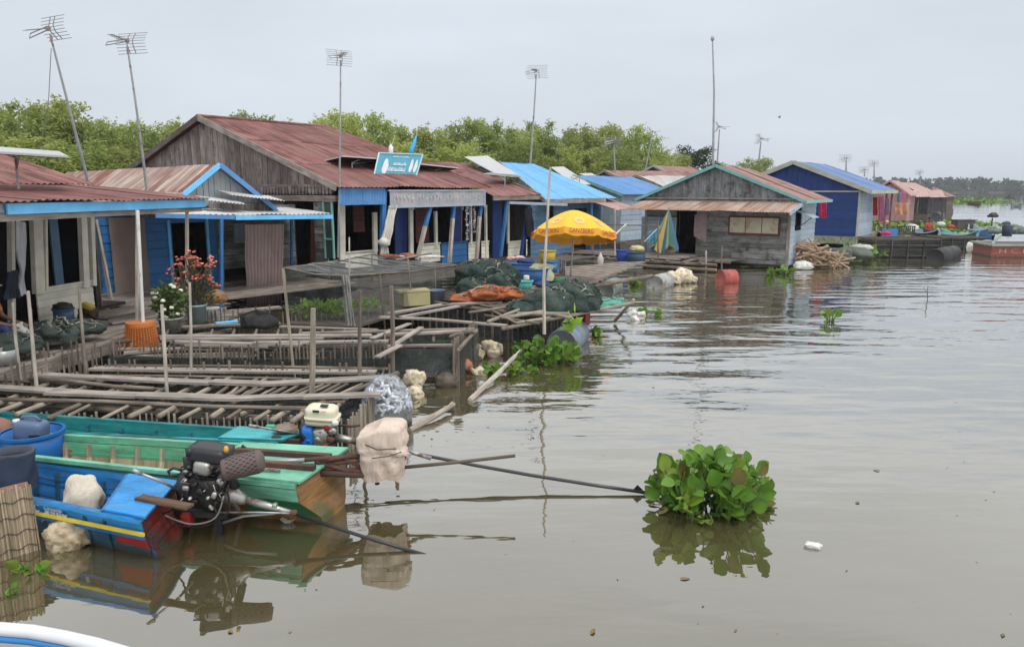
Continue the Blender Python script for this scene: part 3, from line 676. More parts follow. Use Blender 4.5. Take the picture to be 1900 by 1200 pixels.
for px, t, b, w in ((634, 378, 488, .18), (695, 394, 468, .14), (762, 383, 472, .14), (808, 392, 458, .10), (873, 380, 455, .06), (901, 380, 484, .08)):
    pbar(f3, h, 'wall_post', CREAM, (px, t), (px+1, b), y3-.03, w, .07)
for px, t, b, w in ((664, 378, 430, .42), (782, 380, 450, .6), (852, 380, 452, .4)):
    p = f3.py(px, t, y3+.5); q = f3.py(px, b, y3+.5); m = MB(); plankwall(m, (p.x-w/2, y3+.5, q.z), (1, 0, 0), w, p.z-q.z, .075, .015, 'h', n=(0, -1, 0), lap=.02); m.build('louvred_panel', LOUV, h)
pbar(f3, h, 'inner_rod', std('salmon_paint', (.55, .33, .27), .6), (856, 386), (855, 452), y3+.3, .05, .05)
for px, b in ((730, 480), (832, 455)): pbar(f3, h, 'door_leaf', NAVY, (px+14, 384), (px+14, b), y3+.15, .5, .03)
yb_ = -.18
pbar(f3, h, 'porch_post', BLUE, (712, 352), (709, 480), yb_, .14, .1)
for a, k, b in (((800, 378), (789, 420), (774, 482)), ((843, 378), (840, 405), (834, 488)), ((893, 378), (890, 402), (884, 486))):
    pbar(f3, h, 'porch_post', BLUE, a, k, yb_, .11, .08); pbar(f3, h, 'porch_post', STK, k, b, yb_, .11, .08)
x0, x1, z0, z1 = prect(f3, (627, 349), (716, 379), yb_-.05); m = MB()
roof(m, (x0, yb_-.05, z0), (x1, yb_-.06, z0), (x1, yb_-.05, z1), (x0, yb_-.05, z1), .9, 1, pitch=.1, per=4); m.build('valance', MIDB, h)
x0, x1, z0, z1 = prect(f3, (723, 355), (899, 379), yb_-.1); m = MB()
m.grid([[V3(x0+(x1-x0)*j/40, yb_-.1+.02*noise.noise(V3(j*.35, i*.3, 9)), z0+(z1-z0)*i/4) for j in range(41)] for i in range(5)])
fb_ = NT('faded_banner'); v_ = fb_.coord('Object')
FADED = fb_.fin(fb_.mix(fb_.rng(fb_.noise(v_, 2.2, 4), .35, .65), (.30, .33, .36), (.45, .42, .44)), .7)
bn = m.build('banner', FADED, h, True)
m = MB()
random.seed(5)
for i in range(26):                                             # worn letter strokes of the banner
    xx = x0+.12+i*(x1-x0-.3)/26; zc = (z0+z1)/2+random.uniform(-.02, .05)
    m.tube([(xx, yb_-.125, zc-.08), (xx+random.uniform(-.03, .06), yb_-.13, zc), (xx+random.uniform(-.02, .06), yb_-.125, zc+random.uniform(.03, .09))], .012, 5)
m.build('worn_lettering', std('worn_white', (.55, .55, .58), .8, .1, bump=0), bn)
m = MB(); m.bar((x0-.05, yb_-.1, z0-.02), (x1, yb_-.1, z0-.02), .05, .04); m.bar((x0-.05, yb_-.1, z1+.02), (x1, yb_-.1, z1+.02), .05, .04); m.bar((x1, yb_-.1, z0-.1), (x1, yb_-.1, z1), .05, .05, (0, 1, 0)); m.build('banner_frame', PALEB, bn)
for px in (766, 858):
    p = f3.py(px, 387, .1); m = MB(); m.lathe([(.012, .16), (.014, .08), (.035, .045), (.045, 0), (.03, -.04), (.0, -.05)], p, 10); q = f3.w(p.x, p.y, p.z)
    solo('light_bulb', worldify(m, f3), WHITEP, 'white bulb hanging under the porch eave '+('near the tied white cloth' if px < 800 else 'between two slanting posts'), 'light bulb', q, 'bulbs under the porch eave', True)
for i, px in enumerate((866, 872, 880)):
    m = MB(); p = f3.py(px, 383, -.15); q = f3.py(px, 446-i*7, -.15); n_ = 12
    for k in range(n_): zc = p.z+(q.z-p.z)*(k+.5)/n_; m.box((p.x+rg(0, .01), -.15+rg(0, .01), zc), (.09, .02, abs(q.z-p.z)/n_*.8), rg(0, .4))
    solo('sachet_strip', worldify(m, f3), std('sachets_%d' % i, ((.35, .36, .40), (.16, .17, .24), (.30, .26, .28))[i], .5, .4, sc=14, isl=.5), ('pale strip of sachets hanging left of the last slanting post', 'dark strip of sachets, middle of the three strips by the last slanting post', 'reddish strip of sachets nearest the last slanting post')[i], 'sachets', f3.w(p.x, -.15, 1.6), 'sachet strips under the eave')
m = MB(); yy = -.28; drape(m, f3.py(722, 382, yy), f3.py(737, 380, yy), f3.py(722, 455, yy), f3.py(706, 452, yy), 4, .04, rows=14, seed=2); p = f3.py(712, 450, yy)
m.blob(p, .16, .13, .12, 4, .3, 2.5, 8, 12, -1); drape(m, p+V3(-.1, 0, -.05), p+V3(.12, 0, -.05), f3.py(722, 476, yy), f3.py(704, 478, yy), 3, .04, seed=4)
solo('tied_cloth', worldify(m, f3), std('cream_cloth', (.62, .60, .55), .95, .12), 'cream cloth tied in a knot round the blue porch post', 'cloth', f3.w(p.x, yy, .8), smooth=True)

# ------------------------------------------------------------------ second red roofed house
f4 = Fr(f3.w(EX3+.15, 0, 0), 36)
h = house('floating_house', 'narrow dark fronted red roofed house between the largest house and the bright blue roof', f4)
EV = f4.py(990, 363, -.25); r0, r1 = f4.py(790, 296, 5.2), f4.py(862, 303, 5.2)
m = MB(); roof(m, (-.05, -.3, EV.z), (EV.x+.35, -.3, EV.z), (r1.x, 5.2, r1.z), (r0.x, 5.2, r1.z), bands=3); roof(m, (EV.x+.35, 10.6, EV.z), (-.05, 10.6, EV.z), (r0.x, 5.2, r1.z), (r1.x, 5.2, r1.z), bands=2, per=2); m.build('roof', REDR, h)
m = MB(); m.bar((EV.x+.37, -.3, EV.z), (r1.x, 5.2, r1.z), .04, .13); m.build('bargeboard', WDL, h)
m = MB(); m.bar((0, -.28, EV.z-.07), (EV.x+.3, -.28, EV.z-.07), .04, .13); m.build('fascia', WD, h)
W4 = EV.x+.2
m = MB(); m.box((W4/2, 2.6, .45), (W4, 5.2, .08)); m.build('floor', WDI, h)
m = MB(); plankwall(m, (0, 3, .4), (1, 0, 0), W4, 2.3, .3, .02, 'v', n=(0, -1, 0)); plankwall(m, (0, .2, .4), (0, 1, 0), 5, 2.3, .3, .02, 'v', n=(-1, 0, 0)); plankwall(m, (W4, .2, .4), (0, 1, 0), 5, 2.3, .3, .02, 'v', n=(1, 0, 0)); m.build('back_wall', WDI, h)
halfwall(f4, h, CREAM, (942, 450), (977, 484), .45)
pbar(f4, h, 'wall_post', NAVY, (922, 368), (922, 484), .4, .5, .06); pbar(f4, h, 'wall_post', CREAM, (943, 380), (943, 452), .42, .09, .06)
pbar(f4, h, 'porch_post', BLUE, (941, 373), (929, 476), -.2, .09, .08); pbar(f4, h, 'porch_post', NAVY, (981, 375), (966, 476), -.2, .08, .08)
x0, x1, z0, z1 = prect(f4, (984, 380), (1018, 484), .5); m = MB(); plankwall(m, (x0, .5, z0), (1, 0, 0), x1-x0, z1-z0, .17, .02, 'h', n=(0, -1, 0)); m.build('front_wall', STEELB, h)
m = MB(); p, q = f4.py(944, 376, -.25), f4.py(1052, 380, -.25); m.bar(p, q, .05, .09); m.build('white_beam', PALEB, h)
m = MB(); yy = -.3; drape(m, f4.py(975, 388, yy), f4.py(988, 386, yy), f4.py(990, 438, yy), f4.py(976, 440, yy), 3, .05, seed=8)
solo('hung_jacket', worldify(m, f4), std('black_cloth', (.02, .02, .025), .9, .3), 'black jacket hanging on the front of the narrow dark house', 'clothing', f4.w(2.5, yy, 1.2), smooth=True)

# ------------------------------------------------------------------ bright blue roof
f5 = Fr(f3.w(f3.py(1012, 480, 0).x+.1, .3, 0), 36)
h = house('floating_house', 'house with bright sky blue roof behind the yellow parasol', f5)
E0, E1 = f5.py(1010, 370, -.3), f5.py(1145, 370, -.3); g0, g1 = f5.py(926, 302, 5.5), f5.py(991, 304, 5.5)
m = MB(); roof(m, (E0.x, -.3, E0.z), (E1.x, -.3, E0.z), (g1.x, 5.5, g1.z), (g0.x, 5.5, g1.z), 1.0, 1, pitch=.2, amp=.01); roof(m, (E1.x, 11, E0.z), (E0.x, 11, E0.z), (g0.x, 5.5, g1.z), (g1.x, 5.5, g1.z), 1, 1, pitch=.25, per=2); m.build('roof', BLUR, h)
m = MB(); m.bar((E0.x-.03, -.3, E0.z-.02), (g0.x-.03, 5.5, g1.z-.02), .05, .16); m.build('bargeboard', WDL, h)
m = MB(); m.bar((E0.x, -.32, E0.z-.08), (E1.x-1, -.32, E0.z-.08), .04, .16); m.build('fascia', WDL, h)
W5 = E1.x-.6
x0, x1, z0, z1 = prect(f5, (1016, 384), (1052, 480), .2)
m = MB(); plankwall(m, (0, .2, .35), (1, 0, 0), W5, 1.95, .17, .02, 'h', [(.5, 1.15, .9, 1.8), (2.6, 3.6, 0, 1.7)], n=(0, -1, 0)); m.build('front_wall', STEELB, h)
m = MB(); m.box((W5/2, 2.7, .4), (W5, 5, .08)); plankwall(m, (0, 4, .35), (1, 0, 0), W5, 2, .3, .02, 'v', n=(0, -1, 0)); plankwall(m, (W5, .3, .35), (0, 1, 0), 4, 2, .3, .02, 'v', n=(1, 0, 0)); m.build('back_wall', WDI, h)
for px in (1098, 1113): pbar(f5, h, 'porch_post', MIDB, (px, 376), (px, 470), -.2, .07, .06)
m = MB(); c0 = f5.py(1112, 388, -.6); roof(m, (c0.x-.1, -1.4, 2.0), (c0.x+2.2, -1.3, 2.0), (c0.x+2.3, .3, 2.42), (c0.x+.2, .3, 2.42), .9, 1, pitch=.12, amp=.02); m.build('lean_to_roof', PINKR, h)
# ------------------------------------------------------------------ grey plank house on the water
f7 = Fr(Z(1461, 497, .05), 36)
h = house('floating_house', 'grey weathered plank house with teal roof trim and three pale cloths in its window', f7)
ap = f7.px(1330, 308, 0); YR7, ZR7 = ap.y, ap.z; L7 = 3.2
ZE7 = f7.px(1490, 371, 0).z
m = MB(); s7 = (ZR7-ZE7)/(YR7+.38)
roof(m, (-.15, -.5, ZE7-.04), (L7+.25, -.5, ZE7-.04), (L7+.25, YR7, ZR7), (-.15, YR7, ZR7), .8, 2, per=3)
roof(m, (L7+.25, 2*YR7+.6, ZE7-.1), (-.15, 2*YR7+.6, ZE7-.1), (-.15, YR7, ZR7), (L7+.25, YR7, ZR7), .8, 2, per=3); m.build('roof', RUST3, h)
m = MB(); m.bar((1.55, -.45, ZE7+.02), (1.55, YR7, ZR7+.06), .16, .03); m.build('roof_batten', WDL, h)
m = MB(); m.bar((-.17, -.5, ZE7-.05), (-.17, YR7, ZR7+.01), .03, .11); m.build('bargeboard', TEALT, h)
m = MB(); m.bar((-.17, 2*YR7+.45, ZE7-.06), (-.17, YR7, ZR7+.01), .03, .11); m.build('bargeboard', TEALT, h)
m = MB(); m.bar((-.15, -.52, ZE7-.07), (L7+.3, -.52, ZE7-.07), .03, .1); m.build('fascia', TEALT, h)
zt = f7.px(1400, 374, 0).z
m = MB(); plankwall(m, (0, -.05, zt), (0, 1, 0), 2*YR7+.1, lambda s: max(.02, ZE7-zt+min(s+.3, 2*YR7+.4-s)*s7-.02), .3, .02, 'v', n=(-1, 0, 0)); m.build('gable_wall', wood('gable_grey_board', (.15, .165, .175), (.25, .265, .27), .14, g=20, dirt=(.07, .055, .05), damt=.5), h)
m = MB(); m.bar((-.06, -.1, zt-.02), (-.06, 2*YR7+.1, zt-.02), .05, .07); m.bar((-.06, -.1, zt+.1), (-.06, 2*YR7+.1, zt+.1), .05, .05); m.build('gable_beam', WDL, h)
d0, d1 = f7.px(1256, 395, 0), f7.px(1290, 480, 0); w0, w1 = f7.px(1356, 402, 0), f7.px(1445, 436, 0); b0, b1 = f7.px(1193, 402, 0), f7.px(1253, 474, 0)
holes = [(d1.y, d0.y, 0, 1.85), (w1.y, w0.y, w1.z-.18, w0.z-.18), (b1.y+.05, b0.y, b1.z-.18, b0.z-.18)]
m = MB(); plankwall(m, (0, 0, .14), (0, 1, 0), 2*YR7, zt-.16, .185, .022, 'h', holes, n=(-1, 0, 0), jit=.008, lap=.018); m.build('front_wall', WDB, h)
m = MB(); plankwall(m, (0, 0, .14), (1, 0, 0), L7, ZE7-.16, .2, .022, 'h', [(.5, 1.3, 1.25, 1.95)], n=(0, -1, 0)); m.build('side_wall', PALEB, h)
m = MB(); m.box((L7/2, YR7, .1), (L7, 2*YR7, .08)); plankwall(m, (L7, 0, .14), (0, 1, 0), 2*YR7, 2.1, .3, .02, 'v', n=(1, 0, 0)); plankwall(m, (0, 2*YR7, .14), (1, 0, 0), L7, 2.2, .3, .02, 'v', n=(0, 1, 0)); m.box((L7/2, YR7, 2.18), (L7, 2*YR7, .03)); m.build('back_wall', WDI, h)
m = MB(); m.bar((-.05, w0.y+.05, w1.z-.02), (-.05, w1.y-.05, w1.z-.02), .05, .07); m.bar((-.05, w0.y+.03, w0.z+.02), (-.05, w1.y-.03, w0.z+.02), .05, .05)
m.bar((-.05, w0.y+.03, w1.z), (-.05, w0.y+.03, w0.z), .05, .05, (1, 0, 0)); m.bar((-.05, w1.y-.03, w1.z), (-.05, w1.y-.03, w0.z), .05, .05, (1, 0, 0)); m.build('window_frame', LOUV, h)
PCL = std('pale_cloth', (.52, .49, .37), .9, .12, sc=2, dirt=(.4, .3, .17), dsc=3, damt=.35)
for i in range(3):
    y0 = w0.y+(w1.y-w0.y)*i/3; ya = y0+(w1.y-w0.y)*.32; m = MB()
    m.grid([[V3(-.06+.012*noise.noise(V3(j, k_, i)), y0+(ya-y0)*j/6, w1.z+.04+(w0.z-w1.z-.06)*k_/5) for j in range(7)] for k_ in range(6)]); m.build('window_cloth', PCL, h, True)
m = MB(); m.box((-.03, (b0.y+b1.y)/2, (b0.z+b1.z)/2), (.03, abs(b0.y-b1.y), b0.z-b1.z)); dl = m.build('door_panel', std('pale_blue_tin', (.30, .37, .42), .6, .12), h)
m = MB()
for yy in (b0.y, (b0.y+b1.y)/2, b1.y): m.bar((-.055, yy, b1.z), (-.055, yy, b0.z), .04, .03, (1, 0, 0))
m.build('door_frame', PALEB, dl)
m = MB(); p, q = f7.px(1289, 398, -.05), f7.px(1310, 450, -.05); g = []
for k_ in range(9):
    row = []
    for j in range(8):
        u, v = j/7, k_/8; low = q.z+(.22*(1-u) if v > .7 else .22*(1-u)*v/.7*.3); row.append(V3(-.06-.03*noise.noise(V3(u*4, v*3, 2)), p.y+(q.y-p.y)*u, p.z+(low-p.z)*v))
    g.append(row)
m.grid(g); m.build('door_curtain', std('mauve_cloth', (.33, .235, .24), .9, .2, sc=12), h, True)
t0, t1, u0, u1 = f7.px(1490, 374, -.12), f7.px(1186, 374, -.12), f7.px(1466, 396, -1), f7.px(1160, 388, -1)
m = MB(); roof(m, u0, u1, (-.12, 2*YR7+.1, t0.z-.04), (-.12, t0.y, t0.z-.06), .62, 1, pitch=.11, amp=.014, jit=.04); m.build('awning', RUST2, h)
m = MB(); m.bar((-.98, u0.y+.02, u0.z-.02), (-.1, t0.y, t0.z-.08), .03, .12); m.build('awning_board', PALEB, h)
m = MB(); p = f7.py(1478, 411, 0); m.slab([(.45, -.04, 2.05), (1.3, -.04, 2.05), (1.3, -.62, 1.82), (.45, -.62, 1.82)], (0, -.01, -.025)); m.build('flap_shutter', PALEB, h)
m = MB(); m.bar((.6, -.05, 1.4), (.7, -.55, 1.82), .03, .03); m.build('shutter_prop', WDD, h)
for yy in (.02, 2*YR7-.02): m = MB(); m.bar((-.04, yy, -.1), (-.04, yy, zt), .1, .08, (1, 0, 0)); m.build('corner_post', WDL, h)
# its landing stage with rails
m = MB(); xs = -2.6
for i in range(12): m.bar((-.15-i*.21, 3.2+random.uniform(-.2, .1), .36), (-.15-i*.21, 7.6+random.uniform(-.2, .3), .38+random.uniform(-.02, .02)), .18, .035)
for i in range(6): m.bar((-.2-i*.2, 1.5+random.uniform(-.2, .2), .30), (-.2-i*.2, 3.4, .31), .15, .03)
st = thing('landing_stage', 'plank landing stage on drums in front of the grey plank house', 'landing stage', f7.w(-1, 5, .3), f7.rz)
ROOTM[st.name] = Matrix.Translation(st.location) @ Matrix.Rotation(f7.rz, 4, 'Z')
worldify(m, f7).build('deck', WD, st, W=True)
m = MB()
for z_, x_ in ((.26, -2.6), (.1, -2.62), (.26, -1.3)): m.tube([(x_, 1.6, z_), (x_, 7.8, z_)], .055, 7)
for i in range(10): m.tube([(-2.75, 2.2+i*.6, .31), (-.3, 2.2+i*.6, .31)], .045, 6)
worldify(m, f7).build('deck_joist', BAMD, st, W=True)
for px, t, b in ((1141, 385, 492), (1194, 438, 508), (1221, 410, 480), (1310, 465, 515), (1339, 455, 500), (1100, 448, 495)):
    d_ = f7.px(px, b, -2.45); m = MB(); tt = f7.px(px, t, -2.45); m.tube([d_, tt], .03, 7); worldify(m, f7).build('rail_post', STK if px in (1310, 1141) else BAMD, st, W=True)
for a, b in (((1060, 450), (1208, 450)), ((1090, 416), (1222, 419))):
    m = MB(); m.tube([f7.px(*a, -2.45), f7.px(*b, -2.45)], .022, 6); worldify(m, f7).build('handrail', BAMD, st, W=True)
# beach umbrella folded against the front
def fold_umbrella():
    t = thing('folded_umbrella', 'folded beach umbrella with green, yellow and blue stripes leaning at the grey house door', 'umbrella', f7.w(-1.2, 4.4, .4))
    tp = f7.px(1241, 390, -1.25); bt = f7.px(1232, 462, -1.25); tp = f7.w(*tp); bt = f7.w(*bt); ax = (bt-tp)
    CO = [std('stripe_'+n_, c_, .8, .1, bump=0) for n_, c_ in (('blue', (.09, .2, .38)), ('yellow', (.50, .36, .11)), ('green', (.10, .22, .17)), ('sage', (.22, .32, .2)))]
    x = Vector((1, 0, 0)); y = ax.cross(x).normalized(); m = MB(); n = 32
    for k in range(n):
        m.m = (k//2) % 4; g = []
        for i in range(8):
            v = i/7; row = []
            for j in (0, 1):
                a = 6.283*(k+j)/n; r = (.03+.52*v)*(.8+.22*math.cos(a*8)); w_ = .42 if math.cos(a) < 0 else .5
                row.append(tp+ax*v*(1+.1*math.sin(a*4))+x*math.cos(a)*r*1.0+y*math.sin(a)*r*w_)
            g.append(row)
        m.grid(g)
    m.build('canopy', CO, t, True, W=True)
    m = MB(); m.tube([tp+Vector((0, 0, .1)), bt+ax*.35], .018, 7); m.build('pole', STEEL, t, W=True)
    a, b = f7.px(1224, 420, -1.6), f7.px(1192, 452, -2.0); m = MB(); m.tube([f7.w(*a), f7.w(*b)], .014, 6); m.build('lower_stick', WHITEP, t, W=True)
fold_umbrella()
p = f7.w(*f7.px(1206, 440, -1.7)); m = MB(); drape(m, p+V3(-.12, 0, .2), p+V3(.4, .1, .3), p+V3(.35, .1, -.1), p+V3(-.1, 0, -.32), 4, .05)
solo('blue_sheet', m, std('azure_sheet', (.10, .28, .42), .8, .15), 'azure blue sheet hanging on the rail left of the folded striped umbrella', 'sheet', p, smooth=True)

# ------------------------------------------------------------------ cobalt house
f8 = Fr(Y(1588, 440, 36.5), 37)
h = house('floating_house', 'cobalt blue floating house with cobalt roof, right of the grey plank house', f8)
ap = f8.px(1475, 300, 0); Y8, Z8 = ap.y, ap.z; ZE8 = 2.72; L8 = 6.0; L8w = 3.2; zf = .55
m = MB(); roof(m, (-.25, -.55, ZE8), (L8, -.55, ZE8), (L8-.2, Y8, Z8), (-.25, Y8, Z8), 1, 1, pitch=.25, amp=.015, per=3); roof(m, (L8, 2*Y8+.55, ZE8), (-.25, 2*Y8+.55, ZE8), (-.25, Y8, Z8), (L8-.2, Y8, Z8), 1, 1, pitch=.25, per=2); m.build('roof', COBR, h)
TRIM = std('stone_trim', (.42, .42, .36), .7, .15)
for ye in (-.55, 2*Y8+.55): m = MB(); m.bar((-.28, ye, ZE8-.03), (-.28, Y8, Z8-.03), .05, .2); m.build('bargeboard', TRIM, h)
m = MB(); m.bar((-.28, -.57, ZE8-.06), (L8, -.57, ZE8-.06), .05, .16); m.build('fascia', TRIM, h)
sl8 = (Z8-ZE8)/(Y8+.55)
m = MB(); plankwall(m, (0, 0, zf), (0, 1, 0), 2*Y8, 2.15, .13, .018, 'h', n=(-1, 0, 0), lap=.016); plankwall(m, (0, 0, zf+2.15), (0, 1, 0), 2*Y8, lambda s: max(.02, ZE8-zf-2.15-.05+min(s+.55, 2*Y8+.55-s)*sl8), .3, .018, 'v', n=(-1, 0, 0)); m.add([(.03, 0, zf), (.03, 2*Y8, zf), (.03, 2*Y8, ZE8+.1), (.03, Y8, Z8-.05), (.03, 0, ZE8+.1)], [(0, 1, 2, 3, 4)]); m.build('gable_wall', NAVY, h)
m = MB(); m.bar((-.05, -.05, zf+2.14), (-.05, 2*Y8, zf+2.14), .05, .07); m.build('gable_beam', TRIM, h)
m = MB(); plankwall(m, (0, 0, zf), (1, 0, 0), L8w, 2.2, .16, .02, 'h', n=(0, -1, 0), lap=.02); m.build('side_wall', PALEB, h)
m = MB(); m.bar((0, -.03, zf), (0, -.03, 2.75), .09, .09, (1, 0, 0)); m.build('corner_post', TRIM, h)
m = MB(); m.box((L8/2-.1, Y8-.05, .36), (L8, 2*Y8, .36)); m.build('plinth', std('mossy_plinth', (.30, .31, .23), .9, .25, dirt=(.14, .15, .08), damt=.5), h)
m = MB(); plankwall(m, (L8w, .4, zf), (0, 1, 0), 2*Y8-.4, 2.1, .3, .02, 'v', n=(1, 0, 0)); plankwall(m, (0, 2*Y8, zf), (1, 0, 0), L8w, 2.1, .3, .02, 'v', n=(0, 1, 0)); m.build('back_wall', WDI, h)
for x_ in (4.4, 5.8): m = MB(); m.bar((x_, -.35, .5), (x_, -.35, 2.7), .09, .09, (1, 0, 0)); m.build('porch_post', WD, h)
CL = {'pink': (.55, .22, .36), 'magenta': (.50, .03, .11), 'orange': (.50, .26, .16), 'lilac': (.42, .3, .42), 'white': (.6, .6, .58), 'teal': (.12, .36, .34), 'yellow': (.6, .45, .08), 'red': (.45, .06, .05), 'navy': (.03, .05, .14)}
CLM = {}
def clm(k):
    if k not in CLM: CLM[k] = std('cloth_'+k, CL[k], .9, .15, sc=4, bump=.2, bsc=60)
    return CLM[k]
def cloth(a, b, d, col, label, n=3, cat='clothing', name='hung_cloth', seed=0):
    "hung cloth between two corner pixels, d metres away"
    m = MB(); x0, y0 = a; x1, y1 = b; drape(m, Y(x0, y0, d), Y(x1, y0, d), Y(x1, y1, d), Y(x0, y1, d), n, .05*d/30, seed=seed)
    solo(name, m, clm(col), label, cat, Y((x0+x1)/2, (y0+y1)/2, d), smooth=True)
cloth((1521, 372), (1534, 405), 33.5, 'magenta', 'magenta shirt hanging in front of the cobalt gable wall')
cloth((1620, 366), (1628, 400), 38.2, 'red', 'dark red cloth hanging in the porch of the cobalt house', seed=2)
cloth((1630, 365), (1640, 412), 38.6, 'pink', 'pink cloth hanging in the porch of the cobalt house', seed=3)
cloth((1643, 368), (1650, 400), 39.4, 'lilac', 'lilac cloth hanging at the far end of the cobalt house porch', seed=4)

# ------------------------------------------------------------------ roofs further back
def back_house(label, f, L_, W_, ze, zr, rm, wm_, trim=None, ov=.25, name='floating_house'):
    h = house(name, label, f)
    m = MB(); roof(m, (-ov, -ov, ze), (L_+ov, -ov, ze), (L_+ov, W_/2, zr), (-ov, W_/2, zr), 1, 1, pitch=.24, per=3); roof(m, (L_+ov, W_+ov, ze), (-ov, W_+ov, ze), (-ov, W_/2, zr), (L_+ov, W_/2, zr), 1, 1, pitch=.24, per=3); m.build('roof', rm, h)
    k = (zr-ze)/(W_/2+ov)
    m = MB(); plankwall(m, (0, 0, .4), (1, 0, 0), L_, ze-.4+.03, .24, .02, 'h', n=(0, -1, 0)); plankwall(m, (0, 0, .4), (0, 1, 0), W_, lambda s: ze-.4+min(s, W_-s)*k, .3, .02, 'v', n=(-1, 0, 0)); plankwall(m, (L_, 0, .4), (0, 1, 0), W_, lambda s: ze-.4+min(s, W_-s)*k, .3, .02, 'v', n=(1, 0, 0)); plankwall(m, (0, W_, .4), (1, 0, 0), L_, ze-.4, .4, .02, 'h', n=(0, 1, 0)); m.build('wall', wm_, h)
    m = MB(); m.box((L_/2, W_/2, .2), (L_+.2, W_+.2, .4)); m.build('raft', WDD, h)
    for y_ in (-ov, W_+ov): m = MB(); m.bar((-ov-.02, y_, ze-.02), (-ov-.02, W_/2, zr-.02), .04, .14); m.build('bargeboard', trim or WDL, h)
    return h
# for a house whose ridge runs along the row: put its nearest eave corner on a pixel
def place(px, py, ze, d): p = Y(px, py, d); return p
q = Y(1112, 352, 36.5); fb1 = Fr(Y(1113, 352, 36.3), 38)
a = fb1.px(1100, 336, 0)
back_house('small house with mid blue roof and pale gable behind the bright blue roof', Fr(Y(1152, 362, 35.5), 38), 5.2, 5.0, 2.55, 3.45, BLUR2, PALEB, TEALT)
back_house('house with faded purple brown roof far behind the mid blue roof', Fr(Y(1176, 352, 44), 60), 6, 5, 2.95, 3.9, RUST3, WDB)
back_house('pale zinc roofed house streaked with rust, left of the grey plank house gable', Fr(Y(1243, 350, 41), 55), 6, 4.6, 2.75, 3.55, roofmat('streaked_zinc', (.46, .46, .45), (.30, .1, .07), .5, .5), WDB)
back_house('small rusty roofed hut just in front of the dark green round tree', Fr(Y(1268, 338, 50), 45), 4.2, 4.4, 3.3, 4.35, RUST3, std('red_brick_wall', (.2, .08, .06), .9), PALEB)
# ------------------------------------------------------------------ the far end of the village
back_house('pink walled house with pink roof beyond the cobalt house', Fr(Y(1684, 372, 58), 40), 2.2, 2.6, 2.3, 3.45, PINKR, PINKP, PINKP)
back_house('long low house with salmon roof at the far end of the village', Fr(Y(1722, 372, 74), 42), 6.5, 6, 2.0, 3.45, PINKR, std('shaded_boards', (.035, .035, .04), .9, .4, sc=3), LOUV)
back_house('small dark hut with red brown roof, last before the floating weeds', Fr(Y(1757, 368, 92), 48), 2.2, 4, 1.9, 2.9, RUST3, WDD, WDD)
fp = Y(1700, 352, 66)
m = MB(); p0, p1 = Y(1692, 358, 60), Y(1754, 357, 60); roof(m, Y(1700, 366, 58), Y(1753, 364, 58), Y(1748, 353, 62), Y(1690, 353, 62), 1, 1, pitch=.25)
t = thing('lean_to', 'salmon lean-to roof on posts before the long low house', 'lean-to', Y(1720, 385, 60)); m.build('roof', PINKR, t, W=True)
for px in (1704, 1730, 1751): m = MB(); q = Y(px, 366, 58.2); m.tube([q, (q.x, q.y, .3)], .06, 6); m.build('post', WDD, t, W=True)
cloth((1661, 376), (1686, 398), 46, 'orange', 'orange sheet sloping beside the pink house', cat='sheet', name='sheet', n=2, seed=1)
cloth((1669, 356), (1680, 386), 50, 'pink', 'pale pink cloth under the cobalt roof edge', seed=7)
cloth((1664, 356), (1669, 384), 48, 'teal', 'blue green cloth strip left of the pale pink cloth', seed=9)

# ------------------------------------------------------------------ aerials
PINKB = std('aerial_box', (.30, .20, .21), .6, .1)
def aerial(label, base, mid, top, sz, az, tilt=0, arm=1, group='television aerials on tall poles', n_el=7, r=.028):
    base, top = Vector(base), Vector(top); t = thing('television_aerial', label, 'aerial', base, 0, group); d = (top-base).normalized()
    mid = (base+top)/2+Vector(mid); P = []
    for i in range(9):
        u = i/8; P.append(base*(1-u)**2+mid*2*u*(1-u)+top*u*u)
    m = MB(); m.tube(P, [r*(1.15-.5*i/8) for i in range(9)], 7); m.build('mast', STEEL, t, W=True)
    M_ = Matrix.Translation(top) @ Matrix.Rotation(az, 4, 'Z') @ Matrix.Rotation(tilt, 4, 'Y')
    X = lambda x, y, z: M_ @ Vector((x*sz, y*sz, z*sz))
    m = MB(); e_ = .011*sz
    for k in range(8):                                          # bent reflector grid
        z_ = -.36+.10*k; x_ = .12+.16*abs(z_)/.35; m.tube([X(x_, -.62, z_+.18), X(x_, .62, z_+.18)], e_, 5)
    for s_ in (-.12, .12): m.tube([X(.28, s_, -.17), X(.12, s_, .1), X(.12, s_, .26), X(.28, s_, .53)], e_*1.5, 5)
    m.build('reflector', ALU, t, W=True)
    m = MB(); m.tube([X(.1, 0, .18), X(-.75*arm, 0, .18)], e_*1.6, 6)
    for k in range(n_el): x_ = -.1-.65*arm*k/(n_el-1); w_ = .2-.05*k/n_el; m.tube([X(x_, -w_, .18), X(x_, w_, .18)], e_*.9, 5)
    m.build('director_boom', ALU, t, W=True)
    m = MB(); m.tube([X(-.02, -.02, .24), X(-.25*arm, .62, .10), X(-.36*arm, .58, -.04), X(-.1, -.02, .12)], e_*1.7, 6); m.build('dipole', ALU, t, W=True)
    m = MB(); m.box(M_ @ Vector((0, 0, .18*sz)), (.10*sz, .10*sz, .13*sz)); m.box(top-d*.14*sz, (.06*sz, .06*sz, .22*sz)); m.build('rotor_box', PINKB, t, W=True)
    return t
def dz(px, py, d): return Y(px, py, d)
aerial('leaning aerial at far left, tilted pinkish head', Y(166, 346, 15.5), (.0, 0, 0), Y(93, 64, 15.0), .58, R(62), R(-14))
aerial('second leaning aerial from the left, over the rusty pale roof', Y(273, 357, 16.5), (.03, 0, 0), Y(236, 86, 16.2), .58, R(75), R(6))
